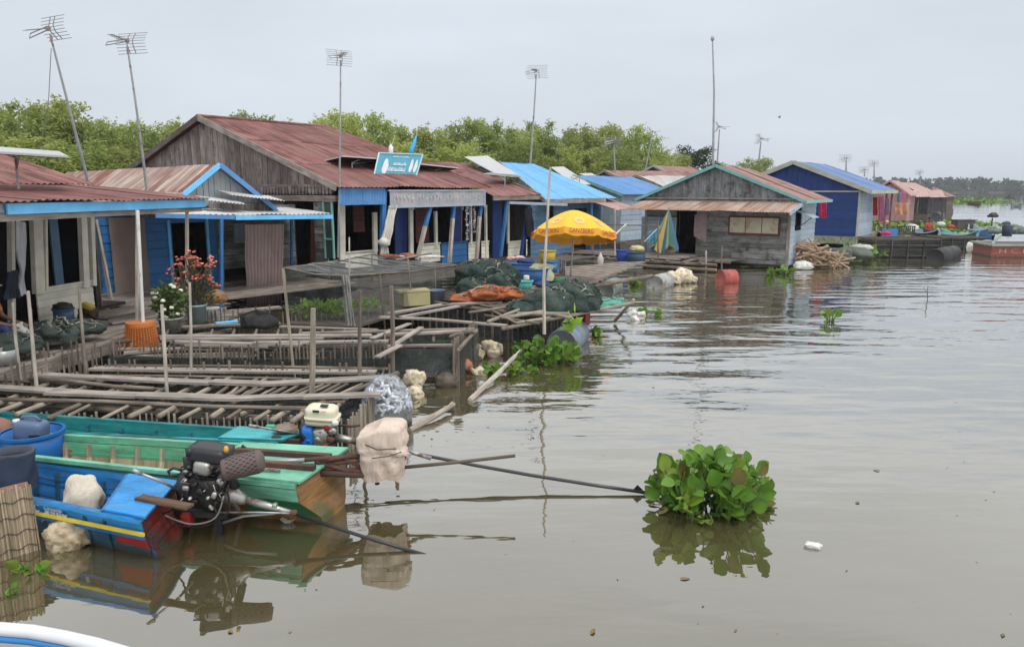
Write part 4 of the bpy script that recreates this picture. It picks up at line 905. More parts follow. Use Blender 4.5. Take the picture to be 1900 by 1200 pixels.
aerial('straight aerial standing at the corner of the largest house, head pointing right', Y(627, 478, 19.3), (.03, 0, 0), Y(632, 112, 19.4), .52, R(118), R(5))
aerial('aerial on thin pole above the bright blue roof', Y(984, 304, 30), (.02, 0, 0), Y(995, 138, 30), .66, R(75), 0, r=.035)
aerial('aerial behind the mid blue roof, wide flat head against the trees', Y(1141, 320, 43), (0, 0, 0), Y(1139, 268, 43), .9, R(90), 0, r=.05)
aerial('small aerial at the edge of the wood, left of the dark green round tree', Y(1196, 325, 50), (0, 0, 0), Y(1210, 248, 50), .75, R(170), 0, r=.045)
aerial('short aerial beside the bare tall pole over the grey house', Y(1331, 300, 29.5), (0, 0, 0), Y(1335, 240, 29.5), .5, R(175), 0, r=.03)
aerial('aerial between the grey house roof and the cobalt house roof', Y(1408, 300, 33), (0, 0, 0), Y(1412, 262, 33), .55, R(185), 0, r=.035)
for px, pb, pt, d, lb in ((1570, 318, 297, 60, 'far aerial above the cobalt roof'), (1622, 332, 306, 70, 'taller of two far aerials right of the cobalt roof ridge'), (1604, 328, 318, 72, 'shorter of two far aerials right of the cobalt roof ridge'), (1707, 342, 322, 85, 'far aerial above the salmon roofed house')):
    aerial(lb, Y(px, pb, d), (0, 0, 0), Y(px, pt, d), .8, R(90), 0, n_el=4, r=.06)
m = MB(); p = [Y(1323, 305, 29), Y(1325, 170, 29), Y(1322, 72, 29)]; m.tube(p, [.045, .035, .022], 7); m.blob(p[2], .07, .07, .1, 1, .1, 1, 6, 8, -1)
solo('mast', m, STEEL, 'tallest bare pole with a small knob on top, above the grey house', 'pole', Y(1323, 305, 29))
m = MB(); p = [Y(1010, 620, 11.8), Y(1009, 520, 11.85), Y(1016, 400, 11.95), Y(1021, 310, 12)]; m.tube(p, [.028, .025, .02, .017], 7)
solo('mooring_pole', m, STK, 'very tall thin pole standing in the water before the yellow parasol', 'pole', p[0])
m = MB(); p = [Y(1010, 252, 60), Y(1014, 232, 60)]; m.tube([Y(1018, 275, 60), Y(1010, 230, 60)], .05, 6)
m = MB()
for a_, b_ in (((95, 90), (90, 190)), ((90, 190), (70, 300))): m.tube([Y(*a_, 15.2), Y(*b_, 15.6)], .007, 4)
solo('guy_wire', m, STEEL, 'thin guy wire hanging from the leaning aerial at far left', 'wire', Y(90, 190, 15.4))
# ------------------------------------------------------------------ solar panels, sign, flags
W1 = lambda px, py, y: f1.w(*f1.py(px, py, y))
solar('pale panel on a post over the left red roof', W1(-60, 278, .9), W1(127, 290, .9), W1(110, 281, 1.9), W1(-60, 268, 1.9), [W1(35, 352, 1.5)])
W3 = lambda px, py, y: f3.w(*f3.py(px, py, y))
RS = lambda y: ZE+(y+.3)*sl_
def roofpt(x, y, dz_=0): return f3.w(x, y, RS(y)+dz_)
a, b = f3.py(636, 289, 1.0), f3.py(772, 306, 1.0)
solar('long panel left of the blue signboard on the largest red roof', f3.w(a.x, 1.0, a.z), f3.w(b.x, 1.0, b.z+.12), f3.w(b.x-.1, 1.75, b.z+.02), f3.w(a.x, 1.75, a.z-.1), [roofpt(a.x+.5, 1.2), roofpt(b.x-.7, 1.2)])
a, b = f3.py(778, 303, 1.0), f3.py(850, 311, 1.0)
solar('panel on a post right of the blue signboard', f3.w(a.x-.2, 1.0, a.z), f3.w(b.x, 1.0, b.z), f3.w(b.x, 1.8, b.z-.13), f3.w(a.x-.2, 1.8, a.z-.13), [roofpt((a.x+b.x)/2, 1.3)])
a, b = f3.py(686, 326, .4), f3.py(752, 343, .4)
solar('small pale panel lying low before the blue signboard', f3.w(a.x, .9, a.z-.02), f3.w(b.x-.25, .3, b.z+.0), f3.w(b.x, .5, b.z+.02), f3.w(a.x+.6, 1.2, a.z+.06), [roofpt(a.x+.6, .6)])
a = f4.py(858, 289, 4.2)
P4 = lambda px, py, y: f4.w(*f4.py(px, py, y))
solar('pale upper panel tilted on the verge between red and bright blue roofs', P4(862, 291, 4.6), P4(918, 321, 2.6), P4(962, 325, 2.9), P4(905, 289, 5.0), [])
solar('dark lower panel on a post under the tilted pale panel', P4(897, 322, 1.2), P4(950, 327, 1.2), P4(967, 327, 2.0), P4(910, 320, 2.0), [P4(937, 352, .5)])
P5 = lambda px, py, y: f5.w(*f5.py(px, py, y))
solar('pale tilted panel on the right edge of the bright blue roof', P5(1022, 310, 5.2), P5(1066, 343, 2.4), P5(1096, 342, 2.6), P5(1046, 309, 5.4), [P5(1075, 347, 2.2)])
solar('far pale panel above the mid blue roof', Y(1075, 322, 42), Y(1100, 333, 40), Y(1122, 333, 40), Y(1097, 321, 42), [])
def signboard():
    c = [f3.w(*f3.py(px, py, yy)) for px, py, yy in ((693, 329, .75), (770, 333, .75), (784, 287, 1.0), (703, 284, 1.0))]
    base = roofpt(f3.l(c[0]).x+.8, .8); t = thing('signboard', 'blue signboard with white figures and lettering on the largest red roof', 'sign', base)
    ex, ey = c[1]-c[0], c[3]-c[0]; n = ex.cross(ey).normalized()
    if n.y > 0: n = -n
    Q = lambda u, v, o=.02: c[0]+ex*u+ey*v+(c[2]-c[1]-ey)*u*v+n*o
    m = MB(); m.slab([Q(0, 0, 0), Q(1, 0, 0), Q(1, 1, 0), Q(0, 1, 0)], -n*.03); bd = m.build('board', std('sign_teal', (.085, .33, .45), .5, .08, bump=0), t, W=True)
    m = MB()
    for a_, b_ in (((0, 0), (1, 0)), ((1, 0), (1, 1)), ((1, 1), (0, 1)), ((0, 1), (0, 0))): m.bar(Q(*a_, .012), Q(*b_, .012), .035, .035)
    m.build('sign_frame', std('sign_edge', (.42, .6, .66), .5, .05, bump=0), t, W=True)
    m = MB()
    def box(u0, v0, u1, v1, o=.008): m.slab([Q(u0, v0, o), Q(u1, v0, o), Q(u1, v1, o), Q(u0, v1, o)], n*.004)
    random.seed(3)
    for v0, u0, u1, hh in ((.84, .33, .68, .05), (.52, .37, .66, .11), (.28, .28, .66, .15)):
        u = u0
        while u < u1:                                           # rows of illegible letters
            w_ = random.uniform(.018, .035); k = random.uniform(.5, 1)
            box(u, v0, u+w_*.4, v0+hh*k); box(u, v0, u+w_, v0+hh*.3); 
            if random.random() < .6: box(u+w_*.6, v0+hh*.5, u+w_, v0+hh)
            u += w_+.006
    m.build('lettering', std('sign_white', (.72, .74, .75), .5, .05, bump=0), bd, W=True)
    for u, w_, v0, v1 in ((.20, .075, .15, .78), (.80, .045, .25, .8), (.91, .045, .25, .78)):
        m = MB(); P = []
        for k in range(14): a_ = 6.283*k/14; P.append(Q(u+math.cos(a_)*w_*(.75 if math.sin(a_) > 0 else 1), (v0+v1)/2+math.sin(a_)*(v1-v0)/2, .009))
        m.slab(P, n*.004); m.build('white_figure', std('figure_white', (.66, .68, .72), .5, .05, bump=0), bd, W=True)
    for u in (.15, .85): m = MB(); q = Q(u, .3, -.05); m.tube([q, Vector((q.x, q.y, 2.9))], .02, 6); m.build('support', STEEL, t, W=True)
signboard()
for a_, b_, col, lb in (((722, 290), (733, 250), 'white', 'thin bamboo flagpole with a limp white and red flag behind the blue signboard'), ((762, 288), (773, 250), 'azure', 'flagpole with a furled blue flag above the blue signboard')):
    p, q = W3(*a_, 1.1), W3(*b_, 1.1); t = thing('flag', lb, 'flag', p); m = MB(); m.tube([p-V3(0, 0, .35), p, q], .011, 6); m.build('flagpole', STK, t, W=True)
    m = MB(); d_ = (q-p)
    if col == 'white':
        m.blob(p+d_*.3, .07, .06, .15, 2, .35, 3, 8, 10, -1); m.build('cloth', CLOTHW, t, True, W=True); m = MB(); m.blob(p+d_*.02, .06, .05, .07, 3, .3, 3, 8, 10, -1); m.build('cloth', clm('magenta'), t, True, W=True)
    else:
        m.tube([p+d_*.0, p+d_*.3+V3(-.02, 0, 0), p+d_*.6, p+d_*.95], [.06, .075, .06, .02], 9); m.build('cloth', std('azure_flag', (.06, .36, .66), .7, .15), t, True, W=True)
# ------------------------------------------------------------------ fish cages and rafts
def rbox(mb, c, sz, M=None, p=5.0, n=10, m=24, amp=0, freq=3, seed=0):
    "box with soft edges, optionally wrinkled"
    c = Vector(c); g = []
    for i in range(n+1):
        th = math.pi*i/n; row = []
        for j in range(m):
            ph = 2*math.pi*(j+.5)/m; d = Vector((math.sin(th)*math.cos(ph), math.sin(th)*math.sin(ph), math.cos(th)))
            d = d/((abs(d.x)**p+abs(d.y)**p+abs(d.z)**p)**(1/p))
            q = Vector((d.x*sz[0]/2, d.y*sz[1]/2, d.z*sz[2]/2))
            if amp: q *= 1+amp*noise.fractal(d*freq+Vector((seed*5.1, 0, 0)), 1, 2, 4)
            row.append(c+(M @ q if M else q))
        g.append(row)
    mb.grid(g, True)
def wbar(par, name, mat, a, b, w, t):
    m = MB(); m.bar(a, b, w, t); return m.build(name, mat, par, W=True)
def wtube(par, name, mat, pts, r, n=7):
    m = MB(); m.tube(pts, r, n); return m.build(name, mat, par, True, W=True)
def pickets(mb, a, b, z0, z1, step=.07, r=.014, jz=.05, miss=.05):
    a, b = Vector(a), Vector(b); n = int((b-a).length/step)
    for i in range(n):
        if random.random() < miss: continue
        q = a.lerp(b, (i+random.random()*.4)/n); z = z1+random.uniform(-jz, jz)
        mb.tube([(q.x+random.uniform(-.01, .01), q.y, z0), (q.x, q.y, z)], r*random.uniform(.7, 1.25), 5)
def netwall(mb, A, B, z0, z1, sag=.04, n=14):
    A, B = Vector(A), Vector(B); g = []
    for i in range(5):
        v = i/4; g.append([Vector((A.x+(B.x-A.x)*j/n, A.y+(B.y-A.y)*j/n+.03*noise.noise(V3(j*.7, i, A.x)), z0+(z1-z0)*v-(sag*math.sin(3.14*j/n) if v > .9 else 0))) for j in range(n+1)])
    mb.grid(g)
def sheet(mb, A, B, C, D, sag=.08, n=12, seed=0):
    mb.grid([[(A.lerp(B, j/n)).lerp(D.lerp(C, j/n), i/n)-V3(0, 0, sag*math.sin(3.14*i/n)*math.sin(3.14*j/n)+.03*noise.noise(V3(i*.5, j*.5, seed))) for j in range(n+1)] for i in range(n+1)])
NETD = netmat('dark_net', (.035, .042, .04), .86)
NETW = netmat('worn_net', (.075, .085, .08), .66)
NETG = netmat('green_net', (.05, .085, .075), .66)
NETL = netmat('light_net', (.20, .22, .22), .45)
ca = Fr(Z(0, 752, .45), 93.5)
t = thing('fish_cage', 'nearest bamboo fish cage, topped with long grey planks, behind the teal boat', 'fish cage', ca.w(3, .8, 0), 0, 'floating fish cages')
P = lambda px, py, z=.45: Z(px, py, z)
for a, b, w in (((170, 683), (455, 688), .17), ((440, 688), (698, 690), .16), ((68, 694), (300, 706), .15), ((288, 705), (500, 712), .17), ((485, 712), (722, 699), .17), ((-30, 717), (178, 730), .16), ((90, 727), (430, 738), .18), ((420, 739), (706, 731), .15)):
    A, B = P(*a, .47+random.uniform(0, .015)), P(*b, .47); m = MB(); m.bar(A, A.lerp(B, .5)+V3(0, 0, random.uniform(-.008, .006)), w, .03); m.bar(A.lerp(B, .5)+V3(0, 0, random.uniform(-.008, .006)), B, w*1.02, .03); m.build('plank', WDL, t, W=True)
for i in range(14):
    x = -.3+i*.30+random.uniform(-.1, .1)
    a = ca.w(x+random.uniform(-.05, .05), -.05-random.random()*.16, .38); b = ca.w(x+.08+random.uniform(-.08, .08), 1.6+random.random()*.1, .40)
    wtube(t, 'crossbar', BAM if random.random() < .5 else BAMD, [a, a.lerp(b, .5)+V3(0, 0, random.uniform(-.02, .02)), b], random.uniform(.018, .034))
for a, b, z, r in (((-10, 741), (580, 758), .42, .026), ((55, 703), (285, 721), .46, .026), ((120, 758), (565, 781), .24, .055), ((-10, 748), (330, 766), .30, .045), ((0, 690), (60, 690), .4, .03), ((560, 765), (738, 692), .40, .035)):
    A, B = P(*a, z), P(*b, z); wtube(t, 'rail', BAMD, [A, A.lerp(B, .35)+V3(0, 0, .012), A.lerp(B, .7)-V3(0, 0, .012), B], r)
for a, b in (((503, 781), (540, 758)), ((445, 770), (468, 760)), ((318, 766), (338, 757)), ((225, 762), (240, 755)), ((85, 747), (112, 741)), ((10, 752), (30, 745))):
    A, B = P(*a, .34), P(*b, .36); wtube(t, 'bamboo_end', BAM, [A, B], .034, 9)
m = MB(); pickets(m, ca.w(-.5, .02, 0), ca.w(3.88, .02, 0), -.1, .36, .062, .013); pickets(m, ca.w(3.9, .0, 0), ca.w(4.12, 1.6, 0), -.1, .4, .055, .016); tag(m.build('picket_fence', BAM, t, W=True), kind='stuff')
m = MB(); pickets(m, ca.w(.1, 1.66, 0), ca.w(4.1, 1.66, 0), -.1, .52, .07, .015, .09); pickets(m, ca.w(.1, 1.66, 0), ca.w(-.9, .9, 0), -.1, .6, .06, .014, .12); tag(m.build('picket_fence', BAMD, t, W=True), kind='stuff')
m = MB(); m.grid([[ca.w(-.5+4.35*j/8, .06, -.1+.42*i/2) for j in range(9)] for i in range(3)]); m.grid([[ca.w(-.5+4.5*j/8, 1.6, -.1+.5*i/2) for j in range(9)] for i in range(3)]); m.grid([[ca.w(-.5+4.4*j/8, .06+1.55*i/4, .17+.05*noise.noise(V3(i, j, 0))) for j in range(9)] for i in range(5)]); m.build('net_lining_and_shade_sheet', NETD, t, W=True)  # net front and back; the flat dark sheet is added to darken the inside
for i in range(15):                                             # a patch of slats laid close together
    a = Z(395+i*18+rg(0, 4), 735-i*.3, .43); b = Z(430+i*18.5+rg(0, 5), 713+rg(0, 1), .44); wtube(t, 'slat', BAM if i % 4 == 1 else BAMD, [a, b], random.uniform(.014, .024), 6)
for a, b, r in (((200, 678), (720, 684), .022), ((0, 706), (300, 722), .02), ((150, 696), (560, 703), .018), ((0, 728), (240, 741), .022), ((240, 737), (640, 746), .022)): A, B = P(*a, .41), P(*b, .41); wtube(t, 'rail', BAMD, [A, A.lerp(B, .5)+V3(0, 0, .01), B], r, 6)
m = MB()
for (a, b) in (((205, 684), (735, 690)), ((30, 700), (205, 684))): pickets(m, Z(*a, .25), Z(*b, .25), -.1, .62, .055, .015, .1, .1)
tag(m.build('picket_fence', BAMD, t, W=True), kind='stuff')
m = MB(); netwall(m, Z(200, 684, .3), Z(745, 690, .3), -.05, .5); m.build('net_wall', NETD, t, W=True)
# second cage
cb = Fr(Z(850, 708, 0), 95)
t = thing('fish_cage', 'second fish cage from the front, netted sides and loose boards lying across it', 'fish cage', Z(560, 690, 0), 0, 'floating fish cages')
for a, b, z, w in (((300, 624), (700, 622), .62, .15), ((690, 622), (885, 613), .62, .14), ((320, 634), (560, 640), .58, .14), ((470, 636), (720, 633), .6, .12), ((345, 640), (500, 643), .55, .12), ((230, 655), (410, 640), .5, .12)):
    A, B = P(*a, z), P(*b, z); wbar(t, 'plank', WDL, A, B, w, .03)
for a, b in (((723, 645), (782, 607)), ((700, 662), (742, 640)), ((690, 628), (760, 600))): wbar(t, 'loose_board', WDL, P(*a, .64), P(*b, .68), .085, .022)
for a, b, z in (((215, 668), (480, 662), .4), ((480, 655), (850, 648), .45), ((490, 668), (845, 664), .3), ((210, 636), (300, 624), .5), ((850, 650), (884, 614), .55), ((835, 625), (885, 612), .62)):
    A, B = P(*a, z), P(*b, z); wtube(t, 'rail', BAMD, [A, A.lerp(B, .5)+V3(0, 0, .015), B], .03)
for i in range(13):
    a, b = P(300+i*42, 640-i*.6, .55), P(312+i*41, 612, .55); wtube(t, 'crossbar', BAMD, [a, b], .024, 6)
m = MB(); pickets(m, P(842, 690, .2), P(884, 630, .3), -.1, .62, .05, .018, .06); pickets(m, P(835, 700, .0), P(850, 703, .0), -.1, .6, .035, .018, .06); pickets(m, P(215, 672, .3), P(420, 668, .3), -.1, .48, .07, .016, .1); pickets(m, P(700, 700, .0), P(735, 700, .0), .0, .6, .04, .018, .1); tag(m.build('picket_fence', BAMD, t, W=True), kind='stuff')
m = MB()
netwall(m, P(480, 694, 0), P(850, 706, 0), -.05, .5); netwall(m, P(850, 706, 0), P(890, 668, 0), -.05, .55); netwall(m, P(215, 690, 0), P(480, 694, 0), -.05, .36); netwall(m, P(230, 640, .3), P(880, 640, .3), .0, .5)
m.build('net_wall', NETW, t, W=True)
m = MB(); g = []
for i in range(7): g.append([Vector((P(470, 664, .45).x*(1-j/12)+P(850, 652, .45).x*j/12, 10.9+.1*i+.02*j, .46-.12*math.sin(3.14*i/6)+.04*noise.noise(V3(i*.8, j*.6, 1)))) for j in range(13)])
m.grid(g); m.build('slack_net', NETG, t, True, W=True)
for a, b, z, w in (((215, 648), (470, 646), .5, .1), ((480, 645), (840, 640), .52, .1), ((300, 628), (600, 628), .6, .12), ((560, 618), (880, 610), .62, .1), ((210, 662), (470, 654), .45, .08), ((330, 606), (520, 600), .55, .1), ((520, 606), (700, 612), .55, .1)): wbar(t, 'plank', WD if w < .11 else WDL, P(*a, z), P(*b, z), w, .028)
for i in range(16): a, b = P(225+i*40+rg(0, 6), 664-i*.5, .42), P(245+i*39+rg(0, 6), 640, .46); wtube(t, 'crossbar', BAMD, [a, b], .02, 6)
m = MB(); pickets(m, P(300, 618, .3), P(690, 606, .3), -.1, .66, .075, .015, .12, .12); tag(m.build('picket_fence', BAMD, t, W=True), kind='stuff')
for a, b, c, d, zz_, mt in (((225, 655), (470, 652), (455, 690), (215, 688), .42, 'n'), ((600, 650), (850, 645), (845, 690), (620, 688), .5, 'n'), ((300, 606), (520, 602), (525, 625), (310, 630), .55, 'g')):
    m = MB(); sheet(m, P(*a, zz_), P(*b, zz_), P(*c, zz_*.4), P(*d, zz_*.4), .08, seed=len(a)+b[0]); m.build('draped_net', NETD if mt == 'n' else NETG, t, True, W=True)
# third cage (square to the row of houses), with its net piles
C3 = Z(948, 634, 0); cc = Fr(C3, 42)
t = thing('fish_cage', 'third fish cage with heaped nets, farthest out, dark net sides', 'fish cage', C3, 0, 'floating fish cages')
zt_ = .55
pR = cc.l(Z(1176, 566, zt_)); pL = cc.l(Z(697, 588, zt_)); XL, YL = pR.x, 3.0
for a, b, r in (((0, 0), (XL, 0), .04), ((0, 0), (0, YL), .035), ((XL, 0), (XL, YL), .035), ((0, YL), (XL, YL), .035), ((0, .28), (XL, .24), .03)):
    A, B = cc.w(*a, zt_), cc.w(*b, zt_); wtube(t, 'rail', BAMD, [A, A.lerp(B, .5)-V3(0, 0, .02), B], r)
wtube(t, 'rail', BAM, [Z(932, 610, .5), Z(1175, 562, .6)], .035); wtube(t, 'rail', BAM, [Z(1176, 556, .6), Z(1140, 596, .05)], .035)
for i in range(15): A, B = cc.w(.1+i*XL/15, -.08, zt_+.03), cc.w(.1+i*XL/15+.1, YL+.1, zt_+.03); wtube(t, 'crossbar', BAMD, [A, B], .022, 6)
for a, b, w in (((722, 582), (832, 563), .16), ((735, 590), (850, 568), .12), ((820, 565), (930, 560), .14), ((705, 588), (800, 592), .12), ((800, 592), (940, 604), .1)): wbar(t, 'plank', WDL, P(*a, .62), P(*b, .62), w, .03)
for a, b, r in (((905, 597), (1002, 560), .03), ((930, 590), (1010, 578), .035), ((960, 582), (1055, 583), .04), ((955, 600), (1020, 590), .03), ((870, 580), (970, 566), .025), ((985, 575), (1060, 590), .03), ((900, 585), (1000, 600), .022), ((915, 577), (960, 600), .02)): wtube(t, 'loose_pole', BAM if r > .028 else BAMD, [P(*a, .66), P(*b, .68)], r)
m = MB(); pickets(m, cc.w(0, 0, 0), cc.w(XL, 0, 0), -.1, .5, .16, .02, .05); pickets(m, cc.w(0, 0, 0), cc.w(0, YL, 0), -.1, .5, .2, .022, .05); tag(m.build('picket_fence', WDD, t, W=True), kind='stuff')
m = MB(); netwall(m, cc.w(.02, .03, 0), cc.w(XL, .03, 0), -.05, .5); netwall(m, cc.w(.03, 0, 0), cc.w(.03, YL, 0), -.05, .52); netwall(m, cc.w(XL, 0, 0), cc.w(XL, YL, 0), -.05, .5); netwall(m, cc.w(0, YL, 0), cc.w(XL, YL, 0), -.05, .5); m.build('net_wall', NETD, t, W=True)
# deck of planks before the parasol
t = thing('landing_stage', 'plank deck with wash tubs under the yellow parasol', 'landing stage', Z(1000, 535, 0))
for i in range(11):
    a, b = Z(905+i*5, 545-i*4.2, .47), Z(1105+i*9, 522-i*3.6, .47+random.uniform(-.01, .01)); wbar(t, 'plank', WD, a, b, .2, .035)
for a, b in (((1000, 548), (1110, 523)), ((1045, 540), (1210, 512))): wtube(t, 'edge_log', BAMD, [Z(*a, .36), Z(*b, .36)], .06)
for i in range(7): wtube(t, 'joist', BAMD, [Z(985+i*22, 550-i*4.6, .38), Z(955+i*25, 520-i*4, .38)], .05)
# long front deck along the small and the big house, carrying flower pots and pens
t = thing('landing_stage', 'grey plank walkway with flower pots in front of the small house', 'landing stage', Z(330, 620, 0))
for k, (a, b) in enumerate((((236, 622), (430, 600)), ((245, 612), (420, 592)), ((262, 603), (440, 584)), ((290, 594), (470, 576)), ((340, 585), (520, 570)))): wbar(t, 'plank', WD, Z(*a, .46), Z(*b, .46), .2, .04)
for a, b in (((300, 632), (430, 612)), ((380, 600), (420, 585)), ((395, 610), (470, 585))): wbar(t, 'edge_board', WDL, Z(*a, .4), Z(*b, .42), .1, .05)
t = thing('walkway', 'dark plank walkway in front of the largest house', 'walkway', f3.w(3, -1, 0))
for i in range(7): wbar(t, 'plank', WDD, f3.w(-.6, -.3-i*.24, .45), f3.w(10, -.3-i*.24, .45+random.uniform(-.01, .01)), .22, .04)
# ------------------------------------------------------------------ net pen with hoops
t = thing('net_pen', 'low pen of grey netting stretched over poles before the largest house', 'net pen', Z(640, 600, .3))
q0, q1, q2, q3 = Z(535, 592, .5), Z(655, 600, .5), Z(850, 540, .5), Z(690, 520, .5)
def up(q, z): return V3(q.x, q.y, z)
zt = 1.22
T0, T1, T2, T3 = Y(527, 497, q0.y), Y(640, 512, q1.y), Y(848, 492, q2.y), Y(690, 472, q3.y)
for a, b in ((T0, T1), (T1, T2), (T2, T3), (T3, T0)): wtube(t, 'top_rail', BAMD, [a, a.lerp(b, .5)-V3(0, 0, .04), b], .018, 6)
for a, b in ((q0, T0), (q1, T1), (q2, T2), (q3, T3)): wtube(t, 'pen_post', BAMD, [up(a, .1), a, b], .02, 6)
for u in (.25, .5, .75): a, b = T1.lerp(T2, u), q1.lerp(q2, u); wtube(t, 'pen_post', BAMD, [up(b, .1), a], .018, 6); wtube(t, 'top_rail', BAMD, [a, T0.lerp(T3, u)], .015, 6)
m = MB(); m.slab([up(q0, .44), up(q1, .44), up(q2, .44), up(q3, .44)], V3(0, 0, -.05)); m.build('pen_floor', WDD, t, W=True)
m = MB(); sheet(m, T0, T1, T2, T3, .14); m.build('net_roof', NETL, t, True, W=True)
m = MB(); sheet(m, T0, T1, q1, q0, .0, seed=1); sheet(m, T1, T2, q2, q1, .0, seed=2); m.build('net_side', netmat('pen_net', (.10, .115, .11), .34), t, True, W=True)
m = MB(); a = T1.copy(); drape(m, a+V3(-.06, -.03, .02), a+V3(.07, -.03, .02), a+V3(.16, -.05, -.85), a+V3(.0, -.05, -.85), 3, .04, seed=3); m.build('net_bunch', netmat('grey_net', (.36, .37, .36), .72), t, True, W=True)
def plants(label, c0, c1, n, h, mat, name='leafy_plant', cat='plants', w=.09, parent_kind=None):
    L = ([], []); A, B = Vector(c0), Vector(c1)
    for i in range(n):
        p = A.lerp(B, random.random())+V3(rg(0, .07), rg(0, .1), random.random()*h); leaf(L, p, Vector((rg(0, 1), rg(0, 1), rg(.3, .6))).normalized(), w*.7, w*1.4)
    L2 = ([tuple(q-A) for q in L[0]], L[1]); o = bpy.data.objects.new(name, leafmesh(name, L2, mat)); COL.objects.link(o); o.location = A; return tag(o, label, cat)
SALAD = leafmat('salad_green', (.20, .40, .03), (.38, .56, .07), .3, objsc=3)
plants('bright green seedlings growing inside the net pen', Z(555, 580, .55), Z(640, 580, .55), 420, .17, SALAD, w=.1)
plants('patch of pale green seedlings by the hanging net bunch of the pen', Z(655, 572, .55), Z(700, 570, .55), 160, .14, SALAD)
for c, lb, (a, b), sz in (('dull_yellow', 'pale yellow wooden crate with a lid inside the net pen', (770, 565), .55), ('grey_blue', 'dark blue grey tub right of the pale yellow crate', (808, 562), .4)):
    p = Z(a, b, .5); m = MB()
    if c == 'dull_yellow': m.box(p+V3(0, 0, .13), (sz, .3, .26), R(25)); m.box(p+V3(-.05, 0, .29), (sz*1.2, .34, .04), R(25)); solo('crate', m, paint('dull_yellow', (.42, .38, .2)), lb, 'crate', p)
    else: m.lathe([(.0, 0), (.17, 0), (.2, .26), (.21, .27), (.18, .26), (.16, .04)], p, 16); solo('tub', m, std('grey_blue', (.10, .14, .19), .5), lb, 'tub', p, smooth=True)
m = MB(); p = T3.lerp(T2, .35)+V3(.2, -.3, .03)
for i in range(9): m.blob(p+V3(rg(0, .22), rg(0, .15), .02+random.random()*.04), .16, .11, .05, i, .5, 3, 8, 14, -.5)
solo('fishing_net', m, netmat('brick_net', (.27, .10, .07), .95), 'small brick red net heaped on top of the net pen', 'fishing net', p, smooth=True)
m = MB()
for i in range(5): q = p+V3(.45+rg(0, .1), rg(0, .1)-.1, .02); m.tube([q+V3(rg(0, .2), rg(0, .1), .02) for _ in range(5)], .015, 5)
solo('rope', m, WHITEP, 'tangle of white rope on the net pen beside the brick red net', 'rope', p+V3(.45, -.1, 0))
wt_ = MB(); a, b = Y(735, 482, 16), Y(800, 470, 16.6); wt_.tube([a, b], .02, 6); solo('pole', wt_, BAM, 'pale pole lying across the brick red net heap on the pen', 'pole', a)
# ------------------------------------------------------------------ net heaps
def heapblob(mb, c, rx, ry, rz, seed, n=22, m_=44):
    g = []; c = Vector(c)
    for i in range(n+1):
        th = 2.0*i/n; row = []
        for j in range(m_):
            ph = 6.283*j/m_; d = V3(math.sin(th)*math.cos(ph), math.sin(th)*math.sin(ph), math.cos(th)); q = V3(seed*3.7, seed*1.9, 0)
            w = noise.noise(d*1.4+q)*.28; ridge = 1-abs(noise.noise(V3(d.x*2.6+d.z*1.2, d.y*2.6, d.z*1.1)+q))*2
            ridge2 = math.sin(ph*5+d.z*6+4*noise.noise(d*1.7+q)); k = 1+w+.10*ridge*math.sin(th*.9)+.035*ridge2*math.sin(th)
            row.append(c+V3(d.x*rx*k, d.y*ry*k, max(d.z*k, -.55)*rz))
        g.append(row)
    mb.grid(g, True)
NETCORD = std('net_cord', (.20, .20, .17), .9, .4, isl=.5, bump=0)
def heap(label, blobs, mat, cat='fishing net', name='fishing_net'):
    m = MB()
    for i, (px, py, z, d, rx, ry, rz) in enumerate(blobs):
        c = Y(px, py, d); heapblob(m, c, rx*1.12, ry*1.12, rz*1.05, i+px*.013)
        for k in range(16):                                     # loose strands of mesh and cord
            P_ = []; a0 = random.uniform(0, 6.28); t0 = random.uniform(.1, .7); da, dt_ = rg(0, .9), random.uniform(.3, 1.1)
            for q in range(9):
                a_ = a0+da*q/8+.15*math.sin(q*1.7+k); th = t0+dt_*q/8; P_.append(c+V3(rx*1.17*math.sin(th)*math.cos(a_), ry*1.17*math.sin(th)*math.sin(a_), rz*1.12*max(-.5, math.cos(th)))+V3(rg(0, .012), rg(0, .012), rg(0, .012)))
            m.m = 1 if k % 2 else 0; m.tube(P_, random.uniform(.005, .016), 5); m.m = 0
    return solo(name, m, [mat, NETCORD], label, cat, Y(blobs[0][0], blobs[0][1], blobs[0][3]), smooth=True)
def netpile(name, c, c2):
    t = NT(name); v = t.coord('Object'); f = t.noise(v, 6, 5); w = t.n('ShaderNodeTexVoronoi', {'Vector': v, 'Scale': 70}).outputs['Distance']
    k = t.noise(t.coord('Object', (1, 1, 4)), 5, 4)
    t.bump(t.math('ADD', t.math('MULTIPLY', w, .4), t.math('MULTIPLY', k, 1.2)), .8, .03); return t.fin(t.mix(t.rng(f, .3, .7), c, c2), .9, 0, .2)
heap('large dark green and maroon net heap behind the orange net', [(890, 512, 0, 16.6, .42, .35, .32), (925, 515, 0, 16.2, .38, .3, .3), (880, 535, 0, 15.8, .35, .3, .22), (930, 532, 0, 15.6, .3, .3, .25), (905, 495, 0, 17.2, .4, .3, .16)], netpile('green_net_pile', (.018, .036, .032), (.06, .085, .07)))
heap('dark green net bundle bulging over the outer edge of the third cage', [(1020, 566, 0, 13.6, .40, .34, .30), (1055, 556, 0, 13.9, .42, .32, .34), (1085, 560, 0, 14.0, .28, .28, .32), (985, 570, 0, 13.6, .38, .25, .14)], netpile('slate_green_net', (.028, .046, .042), (.08, .11, .095)))
heap('orange net spread on the boards of the third cage', [(872, 554, 0, 14.9, .32, .25, .10), (905, 547, 0, 14.8, .33, .25, .17), (940, 546, 0, 14.9, .28, .25, .13)], netpile('orange_net_pile', (.30, .085, .035), (.48, .16, .07)))
